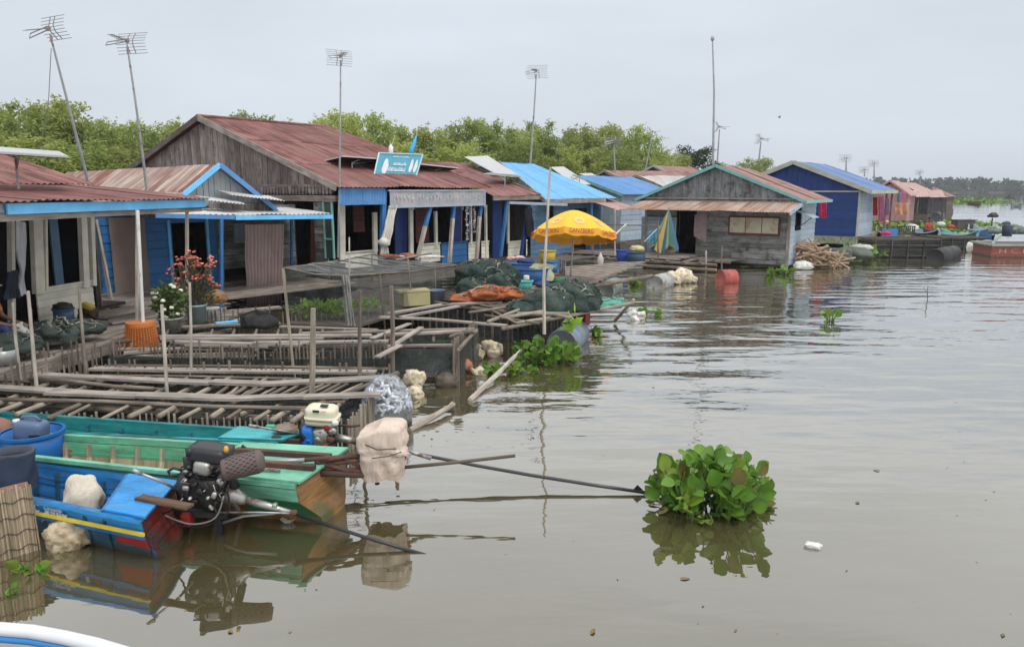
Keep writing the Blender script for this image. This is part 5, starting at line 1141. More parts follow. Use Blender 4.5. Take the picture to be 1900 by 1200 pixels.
heap('thin maroon net on top of the large dark green heap', [(875, 500, 0, 16.9, .26, .25, .17), (905, 490, 0, 17.0, .25, .2, .10)], netpile('maroon_net', (.07, .045, .045), (.12, .07, .065)))
heap('turquoise net lying flat at the outer corner of the third cage', [(1118, 564, 0, 14.7, .36, .34, .10), (1142, 559, 0, 14.9, .2, .2, .06)], netpile('turquoise_net', (.07, .28, .22), (.14, .42, .33)))
heap('dark net hanging over the deck edge of the left red roofed house', [(100, 620, 0, 10.9, .3, .2, .22), (150, 612, 0, 11.4, .3, .2, .15), (30, 640, 0, 10.2, .3, .2, .16)], netpile('murky_net', (.04, .055, .05), (.085, .105, .095)))
m = MB(); p = Z(480, 612, .5); g = [[p+V3(-.3+.6*j/8, .05*math.sin(j), .05+.3*i/6-.1*abs(j-4)/4*(i/6)) for j in range(9)] for i in range(7)]; m.grid(g); m.blob(p+V3(0, .05, .1), .3, .2, .2, 3, .2)
solo('net_bag', m, netpile('charcoal_net', (.03, .03, .032), (.06, .06, .06)), 'charcoal net bag standing on the second cage below the pink curtain', 'net bag', p, smooth=True)
# ------------------------------------------------------------------ tubs, buckets and washing round the parasol
def plas(name, c, r=.4): return std(name, c, r, .1, sc=2, isl=0, bump=.04, dirt=tuple(q*.6 for q in c), damt=.2)
def tub(label, px, py, z, r, h, mat, top=1.12, name='tub', cat='tub', sq=1.0, rim=True):
    c = Z(px, py, z); t_ = thing(name, label, cat, c); m = MB()
    m.lathe([(0, .005), (r*.98, 0), (r*(1+(top-1)*.5), h*.5), (r*top, h), (r*top-.015, h), (r*.95, h*.4), (r*.9, .03), (0, .03)], c, 22, sq=sq); m.build('body', mat, t_, True, W=True)
    if rim: m = MB(); m.lathe([(r*top-.012, h-.012), (r*top+.018, h-.012), (r*top+.018, h+.014), (r*top-.012, h+.014)], c, 22, sq=sq); m.build('rim', mat, t_, W=True)
    return t_, c
tub('large blue wash tub heaped with laundry', 985, 524, .5, .42, .36, plas('tub_blue', (.03, .11, .32)))
tub('smaller blue tub behind the large blue wash tub', 968, 505, .5, .34, .26, plas('tub_blue_b', (.035, .14, .38)))
tub('yellow bin with dark rim behind the wash tubs', 1016, 490, .5, .22, .42, plas('bin_yellow', (.52, .38, .06)), 1.15, 'bin', 'bin')
tub('teal oval basin in front of the blue wash tubs', 966, 537, .5, .25, .20, plas('basin_teal', (.10, .42, .38)), 1.15, 'basin', 'basin', .75)
tub('green basin with red cloth near the parasol pole', 1034, 523, .5, .17, .13, plas('basin_green', (.10, .46, .25)), 1.2, 'basin', 'basin', .85)
tub('sky blue pail between the yellow bin and the parasol pole', 1026, 505, .5, .14, .3, plas('pail_blue', (.04, .25, .62)), 1.1, 'pail', 'pail')
tub('blue bucket on the stage of the grey plank house', 1157, 484, .42, .22, .36, plas('bucket_royal', (.04, .09, .45)), 1.2, 'bucket', 'bucket')
tub('dark blue grey barrel with a yellow sack on top, right of the royal blue bucket', 1180, 487, .42, .3, .34, plas('barrel_slate', (.04, .075, .12)), 1.0, 'barrel', 'barrel')
def lumps(label, blobs, mat, cat, name, flat=-.6, amp=.3, sm=True):
    m = MB()
    for i, (p, rx, ry, rz) in enumerate(blobs):
        if cat == 'foam float':                                 # broken slabs of foam bundled together
            rr = random.Random(i*7+len(label))
            for k in range(7):
                q = p+Vector((rr.uniform(-.5, .5)*rx, rr.uniform(-.5, .5)*ry, rr.uniform(-.4, .45)*rz)); sc = rr.uniform(1.0, 1.5)
                rbox(m, q, (rx*sc, ry*sc*1.1, rz*sc*.85), Matrix.Rotation(rr.uniform(0, 3), 3, 'Z') @ Matrix.Rotation(rr.uniform(-.6, .6), 3, 'Y') @ Matrix.Rotation(rr.uniform(-.6, .6), 3, 'X'), rr.choice((4, 6, 9)), 12, 28, .16, 4.0, k+i)
        elif cat in ('cloth', 'laundry', 'sheet', 'tarpaulin'): heapblob(m, p, rx, ry, rz, i+len(label), 14, 30)
        else: m.blob(p, rx, ry, rz, i+1.7*len(blobs), amp, 2.4, 12, 20, flat)
    return solo(name, m, mat, label, cat, blobs[0][0], smooth=sm)
lumps('folded yellow sack lying on the slate barrel', [(Z(1182, 484, .42)+V3(0, 0, .40), .26, .2, .12)], std('sack_yellow', (.48, .43, .24), .9), 'sack', 'sack')
lumps('pale green yellow cloth draped over the large blue wash tub', [(Z(996, 520, .5)+V3(.12, -.1, .34), .30, .26, .10), (Z(1000, 522, .5)+V3(.15, -.36, .16), .2, .07, .22)], std('cloth_lime', (.55, .57, .38), .9, .1), 'cloth', 'cloth')
lumps('pink and white laundry on the smaller blue tub', [(Z(930, 500, .5)+V3(.3, 0, .32), .14, .12, .07), (Z(940, 500, .5)+V3(.38, 0, .33), .15, .12, .08)], std('laundry_pink', (.52, .33, .33), .9, .4, sc=8), 'laundry', 'laundry')
lumps('navy laundry piled at the far side of the smaller blue tub', [(Z(968, 505, .5)+V3(.12, .1, .30), .24, .2, .1)], clm('navy'), 'laundry', 'laundry')
lumps('red cloth lying in the green basin', [(Z(1034, 523, .5)+V3(0, 0, .14), .13, .1, .05)], clm('red'), 'cloth', 'cloth')
lumps('black cloth bundle between the teal and green basins', [(Z(1008, 532, .5)+V3(0, 0, .05), .2, .14, .08)], clm('navy'), 'cloth', 'cloth')
m = MB(); p = Z(1050, 516, .5)+V3(-.12, .1, 0); drape(m, p+V3(-.1, 0, .5), p+V3(.13, 0, .46), p+V3(.12, 0, .05), p+V3(-.1, 0, .05), 4, .05)
solo('hung_cloth', m, std('cloth_patterned', (.42, .44, .52), .9, .4, sc=9), 'pale blue patterned cloth hanging right of the sky blue pail', 'cloth', p, smooth=True)
m = MB(); p = Z(1114, 492, .4); m.lathe([(0, 0), (.085, 0), (.10, .06), (.10, .22), (.05, .32), (.03, .34), (.03, .4), (0, .4)], p, 14); solo('water_jug', m, std('jug', (.52, .47, .45), .35, .1), 'whitish plastic jug with a narrow neck on the landing stage', 'jug', p, smooth=True)
for px, lb in ((955, 'white tin standing at the edge of the teal basin'),): m = MB(); p = Z(973, 530, .5)+V3(.05, 0, .12); m.lathe([(0, 0), (.07, 0), (.07, .12), (.06, .13), (0, .13)], p, 12); solo('tin', m, WHITEP, lb, 'tin', p)
# ------------------------------------------------------------------ yellow parasol
def parasol():
    b = Z(1058, 520, .5); tp = Y(1066, 390, b.y+.1); t = thing('parasol', 'open yellow parasol with red lettering on its valance, on the deck', 'parasol', b)
    m = MB(); m.tube([b, b.lerp(tp, .5)+V3(.02, 0, 0), tp], .02, 8); m.build('pole', STK, t, True, W=True)
    m = MB(); m.lathe([(.0, 0), (.2, 0), (.2, .06), (.05, .1), (0, .1)], b, 14); m.build('foot', std('concrete', (.3, .3, .29), .9), t, W=True)
    el, er = Y(990, 424, b.y-.1), Y(1138, 437, b.y+.1); Rr = (er-el).length/2*1.04; c = (el+er)/2; ax = (tp-c); Hh = ax.length; zx = ax.normalized(); xx = (er-el).normalized(); xx = (xx-zx*xx.dot(zx)).normalized(); yy = zx.cross(xx)
    Mx = Matrix((xx, yy, zx)).transposed(); n = 8; off = R(22)
    YL = std('parasol_yellow', (.80, .46, .045), .75, .06, sc=2, bump=.05); YV = std('parasol_shaded_yellow', (.72, .34, .03), .75, .08, bump=.05)  # valance: canopy yellow with the shade of the front put into its colour
    m = MB(); g = []; S = 8
    for i in range(9):
        v = i/8; row = []
        for j in range(n*S):
            a = off+6.283*j/(n*S); k = (j % S)/S; sc = math.cos(math.pi/n)/math.cos((k-.5)*2*math.pi/n); r = Rr*v*(1-(1-sc)*v); z = Hh*(1-v**1.55)-.05*v*v*math.sin(math.pi*k)
            row.append(c+Mx @ V3(r*math.cos(a), r*math.sin(a), z))
        g.append(row)
    m.grid(g, True); cn = m.build('canopy', YL, t, True, W=True)
    bot = g[-1]; RED = std('parasol_red', (.40, .03, .03), .7, .05, bump=0)
    for k in range(n):
        m = MB(); seg = [bot[(k*S+j) % (n*S)] for j in range(S+1)]
        m.grid([[q+(q-c).normalized()*.015*i-zx*(.085*i+.008*math.sin(j*1.3+k)*i) for j, q in enumerate(seg)] for i in range(3)]); vl = m.build('valance', YV, t, W=True)
        A_, B_ = seg[0], seg[-1]; mid = (A_+B_)/2; o_ = mid-c
        if o_.y < .3: text('GANZBERG', vl, RED, mid+o_.normalized()*.065-zx*.10, (B_-A_).normalized() if (B_-A_).x > 0 else (A_-B_).normalized(), zx, .16, .72*(B_-A_).length)
    for k in range(n):
        m = MB(); e_ = bot[k*S]; m.tube([c+zx*(Hh-.02), (c+zx*Hh).lerp(e_, .55)+zx*Hh*.1-zx*.06, e_-zx*.01], .008, 5); m.build('rib', STEEL, t, W=True)
    for k, col in ((5, (.62, .42, .35)), (6, (.7, .55, .5)), (4, (.6, .42, .25))):   # faded printed emblems, one to a panel
        a = off+6.283*(k+.5)/n
        def Sf(u, v, lift=.012):
            aa = a+u; i = v; kk = u/(6.283/n)+.5; sc = math.cos(math.pi/n)/math.cos((kk-.5)*2*math.pi/n); r = Rr*i*(1-(1-sc)*i); return c+Mx @ V3(r*math.cos(aa), r*math.sin(aa), Hh*(1-i**1.55)-.05*i*i*math.sin(math.pi*kk)+lift)
        m = MB(); m.grid([[Sf((-.5+j/10)*.34*math.sin(math.pi*(i+.6)/7.2)**.5, .62+.22*i/6) for j in range(11)] for i in range(7)]); em = m.build('emblem', std('emblem_pale%d' % k, (.80, .54, .22), .75, .1, bump=0), cn, True, W=True)
        m = MB(); m.grid([[Sf((-.5+j/8)*.18, .69+.07*i/3+.02*math.sin(j), .02) for j in range(9)] for i in range(4)]); m.build('emblem_core', std('emblem_core%d' % k, (.72, .38, .14), .75, .1, bump=0), cn, True, W=True)
def text(s, par, mat, c, ux, uz, size, width=None, name='lettering'):
    cu = bpy.data.curves.new('text', 'FONT'); cu.body = s; cu.size = size; cu.align_x = 'CENTER'; cu.align_y = 'CENTER'; cu.extrude = .002
    o = bpy.data.objects.new('text', cu); COL.objects.link(o); dg = bpy.context.evaluated_depsgraph_get(); me = bpy.data.meshes.new_from_object(o.evaluated_get(dg)); bpy.data.objects.remove(o)
    ux, uz = Vector(ux).normalized(), Vector(uz); uz = (uz-ux*uz.dot(ux)).normalized(); n = ux.cross(uz)
    xs = [v.co.x for v in me.vertices] or [0]; k = width/(max(xs)-min(xs)) if width else 1
    im = rootM(par).inverted()
    for v in me.vertices: v.co = im @ (Vector(c)+ux*v.co.x*k+uz*v.co.y+n*v.co.z)
    me.materials.clear(); me.materials.append(mat); o = bpy.data.objects.new(name, me); COL.objects.link(o); o.parent = par; return o
parasol()
m = MB(); a, b = Y(1162, 416, 21), Y(1124, 452, 19.4); m.tube([a, b], .025, 7); solo('pole', m, STK, 'pale pole slanting down beside the right rim of the yellow parasol', 'pole', b)
# ------------------------------------------------------------------ flower pots, orange basket
def basket():
    c = Z(264, 628, .5); c = f1.w(f1.l(c).x, -.02, .5); p = Y(264, 645, c.y); q = Y(264, 598, c.y); k = c.y/F*1.0
    r0, r1 = 30*k*1.02, 24*k*1.02; t = thing('basket', 'orange plastic basket turned upside down on a white post', 'basket', p); h_ = q.z-p.z; m = MB()
    N = 34
    for i in range(12):
        z = h_*.08+h_*.84*i/11; r = r0+(r1-r0)*z/h_; m.lathe([(r-.004, z-.006), (r+.006, z-.006), (r+.006, z+.006), (r-.004, z+.006), (r-.004, z-.006)], p, N)
    for j in range(N): a = 6.283*j/N; m.tube([p+V3(math.cos(a)*r0, math.sin(a)*r0, 0), p+V3(math.cos(a)*r1, math.sin(a)*r1, h_)], .007, 4)
    O_ = plas('basket_orange', (.60, .19, .05), .5); m.build('lattice', O_, t, W=True)
    m = MB(); m.lathe([(r0-.01, -.012), (r0+.03, -.012), (r0+.03, .03), (r0-.01, .03)], p, N); m.lathe([(r1-.004, h_-.05), (r1+.012, h_-.05), (r1+.006, h_+.01), (.0, h_+.012)], p, N); m.build('rim', O_, t, W=True)
    m = MB(); m.lathe([(r0-.02, .01), (r1-.015, h_-.02)], p, N); m.build('inside', std('basket_inside', (.25, .07, .02), .7), t, W=True)
    m = MB(); a = q; m.tube([a-V3(0, 0, .3), Y(255, 390, c.y)], .028, 8); solo('porch_post', m, WHITEP, 'white post rising out of the orange basket to the blue fascia', 'post', a)
basket()
POTW = std('pot_white', (.40, .39, .37), .7, .15, dirt=(.2, .18, .15), damt=.4)
def potted(label, px, py, ptop, r, h, potm, kind):
    c = Z(px, py, .48); t = thing('potted_plant', label, 'potted plant', c); m = MB(); m.lathe([(0, 0), (r*.8, 0), (r, h*.9), (r*1.08, h*.9), (r*1.08, h), (r*.95, h), (r*.9, h*.85), (0, h*.85)], c, 16); m.build('pot', potm, t, True, W=True)
    top = Y(px, ptop, c.y).z-c.z; L = ([], []); Ls = MB(); FL = MB(); random.seed(px)
    if kind == 'spurge':
        for i in range(46):
            a = random.uniform(0, 6.28); sp = random.random()**.6; e = V3(math.cos(a)*sp*.42, math.sin(a)*sp*.3, top*random.uniform(.5, 1.0)*(1-.18*sp)); b0 = V3(rg(0, .04), rg(0, .04), h*.8)
            Ls.tube([c+b0, c+b0.lerp(e, .5)+V3(rg(0, .03), 0, .03), c+e], [.013, .011, .008], 5)
            for k in range(5):
                q = c+e+V3(rg(0, .035), rg(0, .03), rg(0, .02)); FL.blob(q, .026, .026, .018, k, .3, 3, 4, 6, -.6)
            for k in range(7): leaf(L, c+e*random.uniform(.8, 1)+b0*0+V3(rg(0, .03), rg(0, .03), -.03), V3(rg(0, 1), rg(0, 1), rg(.2, .5)).normalized(), .03, .07)
        for k in range(160): leaf(L, c+V3(rg(0, .16), rg(0, .1), h+random.random()*.18), V3(rg(0, 1), rg(0, 1), rg(.2, .5)).normalized(), .04, .1)
        fm = std('flower_coral', (.58, .17, .12), .8, .3, isl=.4)
    else:
        for i in range(420): 
            d = V3(rg(0, 1), rg(0, 1), rg(0, 1)).normalized(); q = c+V3(0, 0, h+(top-h)*.45)+V3(d.x*.26, d.y*.22, d.z*(top-h)*.5)*random.uniform(.5, 1.1); leaf(L, q, V3(rg(0, 1), rg(0, 1), rg(.1, .6)).normalized(), .05, .11)
        for i in range(16): d = V3(rg(0, 1), -abs(rg(0, 1)), rg(0, 1)).normalized(); FL.blob(c+V3(0, 0, h+(top-h)*.45)+V3(d.x*.27, d.y*.23, d.z*(top-h)*.5), .04, .04, .03, i, .3, 3, 5, 7, -.7)
        for i in range(9): Ls.tube([c+V3(0, 0, h*.7), c+V3(rg(0, .1), rg(0, .08), top*.7)], .008, 5)
        fm = std('flower_white', (.72, .75, .62), .8, .15)
    Ls.build('stem', BARK, t, W=True); FL.build('blossom', fm, t, True, W=True); o = bpy.data.objects.new('foliage', leafmesh('foliage', ([tuple(q-c) for q in L[0]], L[1]), leafmat('pot_leaf_'+kind, (.05, .10, .025), (.16, .22, .07), .3, objsc=4))); COL.objects.link(o); o.parent = t
potted('tall thorny potted shrub with coral blossoms before the blue window', 366, 600, 458, .17, .34, plas('pot_mint', (.30, .40, .40)), 'spurge')
potted('bushy potted plant with white flowers left of the coral blossoms', 318, 615, 522, .19, .24, POTW, 'white')
m = MB(); p = Z(392, 592, .48); m.box(p+V3(0, 0, .1), (.36, .25, .2), R(30)); solo('planter', m, POTW, 'grey square planter right of the mint pot', 'planter', p)
lumps('dry brown basket of twigs behind the coral shrub', [(Z(392, 580, .5)+V3(.05, .2, .25), .2, .18, .16)], std('straw_brown', (.28, .15, .08), .9, .3), 'basket', 'twig_basket')
# left deck clutter
tub('blue barrel by the cream half wall with a black bag on it', 120, 602, .5, .16, .27, plas('barrel_blue', (.06, .13, .22)), 1.0, 'barrel', 'barrel')
lumps('black bag on the blue barrel by the cream half wall', [(Z(120, 602, .5)+V3(0, 0, .30), .17, .15, .09)], std('bag_black', (.03, .035, .035), .6, .4), 'bag', 'bag')
p = Z(165, 594, .5); t = thing('motor', 'rusty motor with yellow cover on the deck at the end of the cream half wall', 'motor', p); m = MB(); rbox(m, p+V3(0, 0, .12), (.28, .26, .24), None, 4, amp=.35, seed=2); m.build('block', RUSTM, t, True, W=True); m = MB(); rbox(m, p+V3(.04, -.05, .26), (.2, .16, .10), Matrix.Rotation(R(25), 3, 'Y')); m.build('cover', plas('cover_yellow', (.55, .42, .06)), t, True, W=True); m = MB(); m.tube([p+V3(-.1, -.1, .2), p+V3(.25, -.2, .06), p+V3(.4, -.1, .03)], .02, 6); m.build('hose', BLACKM, t, W=True)
for i, (a, b, mt, lb) in enumerate((((205, 600), (300, 585), WDL, 'pale plank lying flat behind the orange basket'), ((190, 590), (262, 580), BAMD, 'dark pole lying on the deck under the leaning poles'), ((400, 600), (440, 596), SKYB, 'small sky blue board lying on the walkway left of the pink curtain foot'))):
    m = MB(); A, B = Z(*a, .52), Z(*b, .52); m.bar(A, B, .12 if i != 1 else .05, .03); solo('loose_board', m, mt, lb, 'board', A)
# stakes
for xb, yb, zb_, xt, yt, r, mt, lb in ((70, 738, .3, 52, 540, .022, STK, 'pale stake at the left end of the nearest cage, tallest at that corner'), (40, 702, .4, 24, 562, .02, STK, 'short pale stake before the person on the left deck'), (62, 700, .4, 57, 572, .018, BAMD, 'thin dark stake close beside the tallest stake of the left corner'), (159, 690, .3, 146, 530, .022, BAM, 'stake in front of the blue barrel on the left deck'), (311, 752, .3, 300, 565, .022, STK, 'pale stake through the middle of the nearest cage'), (354, 682, .4, 352, 524, .02, STK, 'pale stake in front of the coral potted shrub'), (544, 680, .4, 525, 498, .022, BAM, 'stake below the foot of the pink curtain, leaning left'), (578, 748, .3, 581, 572, .036, BAM, 'thickest stake, standing just behind the cream topped motor'), (667, 716, .35, 668, 540, .026, BAMD, 'dark stake left of the loose boards of the second cage'), (728, 692, .3, 726, 530, .032, BAMD, 'thick dark stake by the loose boards of the second cage'), (652, 590, .5, 648, 440, .014, STK, 'thin pale rod standing before the left cream post of the largest house'), (762, 560, .5, 757, 480, .016, BAM, 'short stake at the right side of the net pen'), (1721, 558, 0, 1722, 530, .012, BAMD, 'lone forked stick standing in the open water at right')):
    A = Z(xb, yb, zb_); B = Y(xt, yt, A.y); m = MB(); d_ = A-B; m.tube([A+d_.normalized()*zb_*1.2, A.lerp(B, .5)+V3(rg(0, .012), 0, 0), B], [r, r*.95, r*.85], 8)
    if xb == 1721: m.tube([A.lerp(B, .5), A.lerp(B, .5)+V3(-.12, 0, .14)], .008, 5)
    solo('stake', m, mt, lb, 'stake', A)
# ------------------------------------------------------------------ longtail boats
def boat(label, Nst, Fst, Nlt, Flt, mats, zg, u0=-1.3, deck=.14, ribs=7, inset=.24, rake=.08, name='longtail_boat', strake=.15, zb=-.12, benches=()):
    "N: near gunwale, F: far gunwale; st: stern, lt: left frame edge"
    Nst, Fst, Nlt, Flt = (Vector(q) for q in (Nst, Fst, Nlt, Flt)); G, S_, I, RB, FLR, TR = mats[:6]
    t = thing(name, label, 'boat', ((Nst+Fst)/2).xy.to_3d(), 0, 'longtail boats')
    def top(u):
        n, f = Nlt.lerp(Nst, u), Flt.lerp(Fst, u)
        if u < 0: k = 1-.5*(u/u0)**2; c = (n+f)/2; n, f = c+(n-c)*k, c+(f-c)*k; 
        lift = .12*(u/u0)**2 if u < 0 else 0
        return V3(n.x, n.y, zg+lift), V3(f.x, f.y, zg+lift)
    ax = (Nst-Nlt).normalized()
    NS = 26
    def sec(u, off=0.0):
        n, f = top(u); w = f-n; wu = w.normalized(); out = []
        b = ax*(-(1-0)*rake*0)
        pts = [(0, 0), (.045, -strake), (inset*.7, -(zg-.02)*.85), (inset, zb-zg), (1-inset, zb-zg), (1-inset*.7, -(zg-.02)*.85), (1-.045, -strake), (1, 0)]
        return [n+w*a+V3(0, 0, z) for a, z in pts]
    us = [u0+(1-u0)*i/NS for i in range(NS+1)]
    secs = [sec(u) for u in us]
    for s in secs[-1:]:                                         # raked stern
        for k in (2, 3, 4, 5): s[k] += ax*rake
    m = MB(); m.grid([[s[0], s[1]] for s in secs]); m.grid([[s[7], s[6]] for s in secs]); m.build('strake', G, t, W=True)
    m = MB(); m.grid([[s[k] for k in range(1, 7)] for s in secs]); m.build('hull', S_, t, W=True)
    m = MB(); s = secs[-1]; m.poly(s); m.slab([s[0], s[1], s[6], s[7]], ax*.012); m.build('transom', TR, t, W=True)
    # inside
    ins = []
    for u in us:
        n, f = top(u); w = f-n; wl = w.length; a = .028/wl
        ins.append([n+w*a-V3(0, 0, 0), n+w*(a+.05)-V3(0, 0, .16), n+w*(a+inset*.65)-V3(0, 0, .36), n+w*(1-a-inset*.65)-V3(0, 0, .36), n+w*(1-a-.05)-V3(0, 0, .16), n+w*(1-a)])
    m = MB(); m.grid([r[0:2] for r in ins]); m.grid([r[4:6] for r in ins]); m.build('inner_strake', I, t, W=True)
    m = MB(); m.grid([r[1:5] for r in ins]); m.build('inner_planking', FLR, t, W=True)
    for side in (0, 1):
        m = MB()
        for a, b in zip(us, us[1:]): p, q = top(a)[side], top(b)[side]; m.bar(p+V3(0, 0, .008), q+V3(0, 0, .008), .05, .035)
        m.build('gunwale', G, t, W=True)
        m = MB()
        for a, b in zip(us, us[1:]):
            p, q = top(a), top(b); k = .07 if side == 0 else .93; m.bar(p[0].lerp(p[1], k)-V3(0, 0, .15), q[0].lerp(q[1], k)-V3(0, 0, .15), .03, .03)
        m.build('stringer', I, t, W=True)
    for i in range(ribs):
        u = .02+.8*(i+.5)/ribs; n, f = top(u); w = f-n; a = .04/w.length; P_ = [n+w*a-V3(0, 0, .05), n+w*(a+.055)-V3(0, 0, .17), n+w*(a+inset*.62)-V3(0, 0, .345), n+w*(1-a-inset*.62)-V3(0, 0, .345), n+w*(1-a-.055)-V3(0, 0, .17), n+w*(1-a)-V3(0, 0, .05)]
        m = MB()
        for p, q in zip(P_, P_[1:]): m.bar(p, q, .05, .03, ax)
        m.build('rib', RB, t, W=True)
    if deck:
        m = MB(); a0, a1 = top(1-deck), top(1.0); e = V3(0, 0, .026); m.slab([a0[0]+e, a0[1]+e, a1[1]+e+ax*.04, a1[0]+e+ax*.04], V3(0, 0, .022)); m.build('stern_deck', G if len(mats) < 7 else mats[6], t, W=True)
        m = MB(); m.bar(a0[0]+e*.5, a0[1]+e*.5, .05, .06); m.build('deck_beam', I, t, W=True)
    for u in benches:
        n, f = top(u); m = MB(); m.bar(n+V3(0, 0, -.05), f+V3(0, 0, -.05), .12, .03); m.build('thwart', G, t, W=True)
    return t, top, ax
GRN = boatpaint('boat_green', (.10, .36, .21), (.18, .16, .1)); GRNL = boatpaint('boat_mint', (.17, .47, .33), (.2, .22, .13))
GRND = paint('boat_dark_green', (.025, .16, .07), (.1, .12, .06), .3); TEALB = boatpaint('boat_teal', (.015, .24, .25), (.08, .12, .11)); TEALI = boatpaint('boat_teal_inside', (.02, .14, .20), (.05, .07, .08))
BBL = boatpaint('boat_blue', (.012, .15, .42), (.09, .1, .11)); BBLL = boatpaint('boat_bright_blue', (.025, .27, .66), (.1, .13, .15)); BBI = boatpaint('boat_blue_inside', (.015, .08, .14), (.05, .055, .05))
VARN = wood('varnished_hull', (.15, .075, .025), (.30, .165, .065), .1, .4, dirt=(.09, .075, .035), damt=.6, g=14, moss=(.11, .13, .06)); RIBW = wood('rib_wood', (.30, .25, .17), (.45, .39, .29), .2); FLW = wood('floor_wood', (.17, .14, .085), (.30, .255, .17), .25)
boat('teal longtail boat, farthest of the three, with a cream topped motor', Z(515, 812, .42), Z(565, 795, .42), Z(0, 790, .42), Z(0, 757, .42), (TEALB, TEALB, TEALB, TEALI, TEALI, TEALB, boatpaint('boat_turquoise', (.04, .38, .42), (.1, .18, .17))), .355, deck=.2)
tg, topg, axg = boat('green longtail boat with mint stern deck and brown varnished hull, middle of the three', Z(548, 903, .42), Z(640, 838, .42), Z(0, 843, .42), Z(0, 804, .42), (GRNL, VARN, GRN, RIBW, FLW, VARN), .42, deck=.28, ribs=11, inset=.34, rake=.10)
def hullmark(top, par, pts, mat, inset, zg, lift=.01):
    m = MB(); m.slab([hullpt(top, u, v, inset, zg, lift) for u, v in pts], V3(0, .003, 0)); m.build('painted_mark', mat, par, W=True)
def hullpt(top, u, v, inset, zg, lift):
    "point on the near hull side under the strake: v 0 at the rail, 1 at the chine"
    n, f = top(u); w = f-n; a0, z0 = .045, -.15 if zg > .4 else -.1; a1, z1 = inset*.7, -(zg-.02)*.85; o = -w.normalized()*lift
    return n+w*(a0+(a1-a0)*v)+V3(0, 0, z0+(z1-z0)*v)+o
hullmark(topg, tg, [(.90, .02), (1.0, .02), (1.025, .98), (.80, .98)], GRND, .34, .42)
for k in (.30, .62):
    m = MB(); a0, a1 = topg(.74), topg(1.01); m.bar(a0[0].lerp(a0[1], k)+V3(0, 0, .07), a1[0].lerp(a1[1], k)+V3(0, 0, .07), .06, .045); m.build('engine_bearer', RUSTM, tg, W=True)
m = MB(); a0, a1 = topg(.76), topg(.93); m.tube([a0[0].lerp(a0[1], .12)+V3(0, 0, .07), a1[0].lerp(a1[1], .16)+V3(0, 0, .07)], .014, 6); m.build('deck_rod', STEEL, tg, W=True)
m = MB(); q = topg(.75)[1].lerp(topg(.75)[0], .35)+V3(0, 0, .06); m.tube([q, q+V3(.02, 0, .05), q+V3(.05, 0, .02)], .012, 6); m.build('cleat', BLACKM, tg, W=True)
tb_, topb, axb = boat('blue longtail boat with red and blue painted side, nearest of the three', Z(262, 968, .36), Z(324, 900, .36), Z(0, 917, .36), Z(0, 850, .36), (BBLL, BBL, BBL, BBI, BBI, boatpaint('boat_red', (.20, .016, .014), (.022, .035, .03), 2.2), BBLL), .36, deck=.24, ribs=6, inset=.26, rake=.12, strake=.1)  # transom red: real green-black blotches, deepened to carry the stern's shadow
m = MB()
for i in range(12):
    a, b = topb(.0+i*.084)[0], topb(.084+i*.084)[0]; o_ = (topb(0)[0]-topb(0)[1]).normalized()*.014-V3(0, 0, .095); m.bar(a+o_, b+o_, .02, .026)
m.build('rub_rail', paint('boat_yellow', (.62, .48, .04), (.4, .3, .05), .2), tb_, W=True)
REDP = paint('mark_red', (.32, .022, .018), (.1, .03, .03), .45); WHM = std('mark_white', (.55, .58, .62), .6, .1, bump=0); NVM = paint('mark_navy', (.012, .03, .10), (.03, .04, .06), .2)
def mark(pts, mat, lift=.01, nm='painted_mark'):
    m = MB(); m.slab([hullpt(topb, u, v, .26, .36, lift) for u, v in pts], V3(0, .003, 0)); m.build(nm, mat, tb_, W=True)
mark([(.0, .02), (.52, .02), (.52, .98), (.0, .98)], NVM, .006)
for u in (.28, .36, .42, .47): mark([(u, .15), (u+.035, .4), (u, .6), (u+.02, .38)], WHM, .012)
mark([(.33, .1), (.38, .05), (.40, .75), (.35, .8)], REDP, .011); mark([(.60, .05), (.68, .05), (.60, .75), (.55, .6)], REDP); mark([(.57, .02), (.60, .02), (.555, .5), (.54, .4)], WHM); mark([(.86, .05), (1.0, .05), (1.01, .98), (.76, .98)], REDP)
n0, n1 = topb(.36)[0], topb(.58)[0]; o_ = (topb(0)[0]-topb(0)[1]).normalized()
text('Community', tb_, WHM, topb(.39)[0]+o_*.012-V3(0, 0, .035), n1-n0, V3(0, 0, 1), .05, .19); text('088 7791 876 6567', tb_, WHM, topb(.41)[0]+o_*.012-V3(0, 0, .072), n1-n0, V3(0, 0, 1), .04, .24); text('C', tb_, WHM, topb(.27)[0]+o_*.014-V3(0, 0, .05), n1-n0, V3(0, 0, 1), .09)
# a plank on the stern deck and the engine bearers
m = MB(); a, b = Z(258, 922, .42), Z(352, 940, .42); m.bar(a, b, .09, .02); m.build('engine_board', wood('brown_board', (.06, .035, .025), (.17, .11, .075), .2), tb_, W=True)
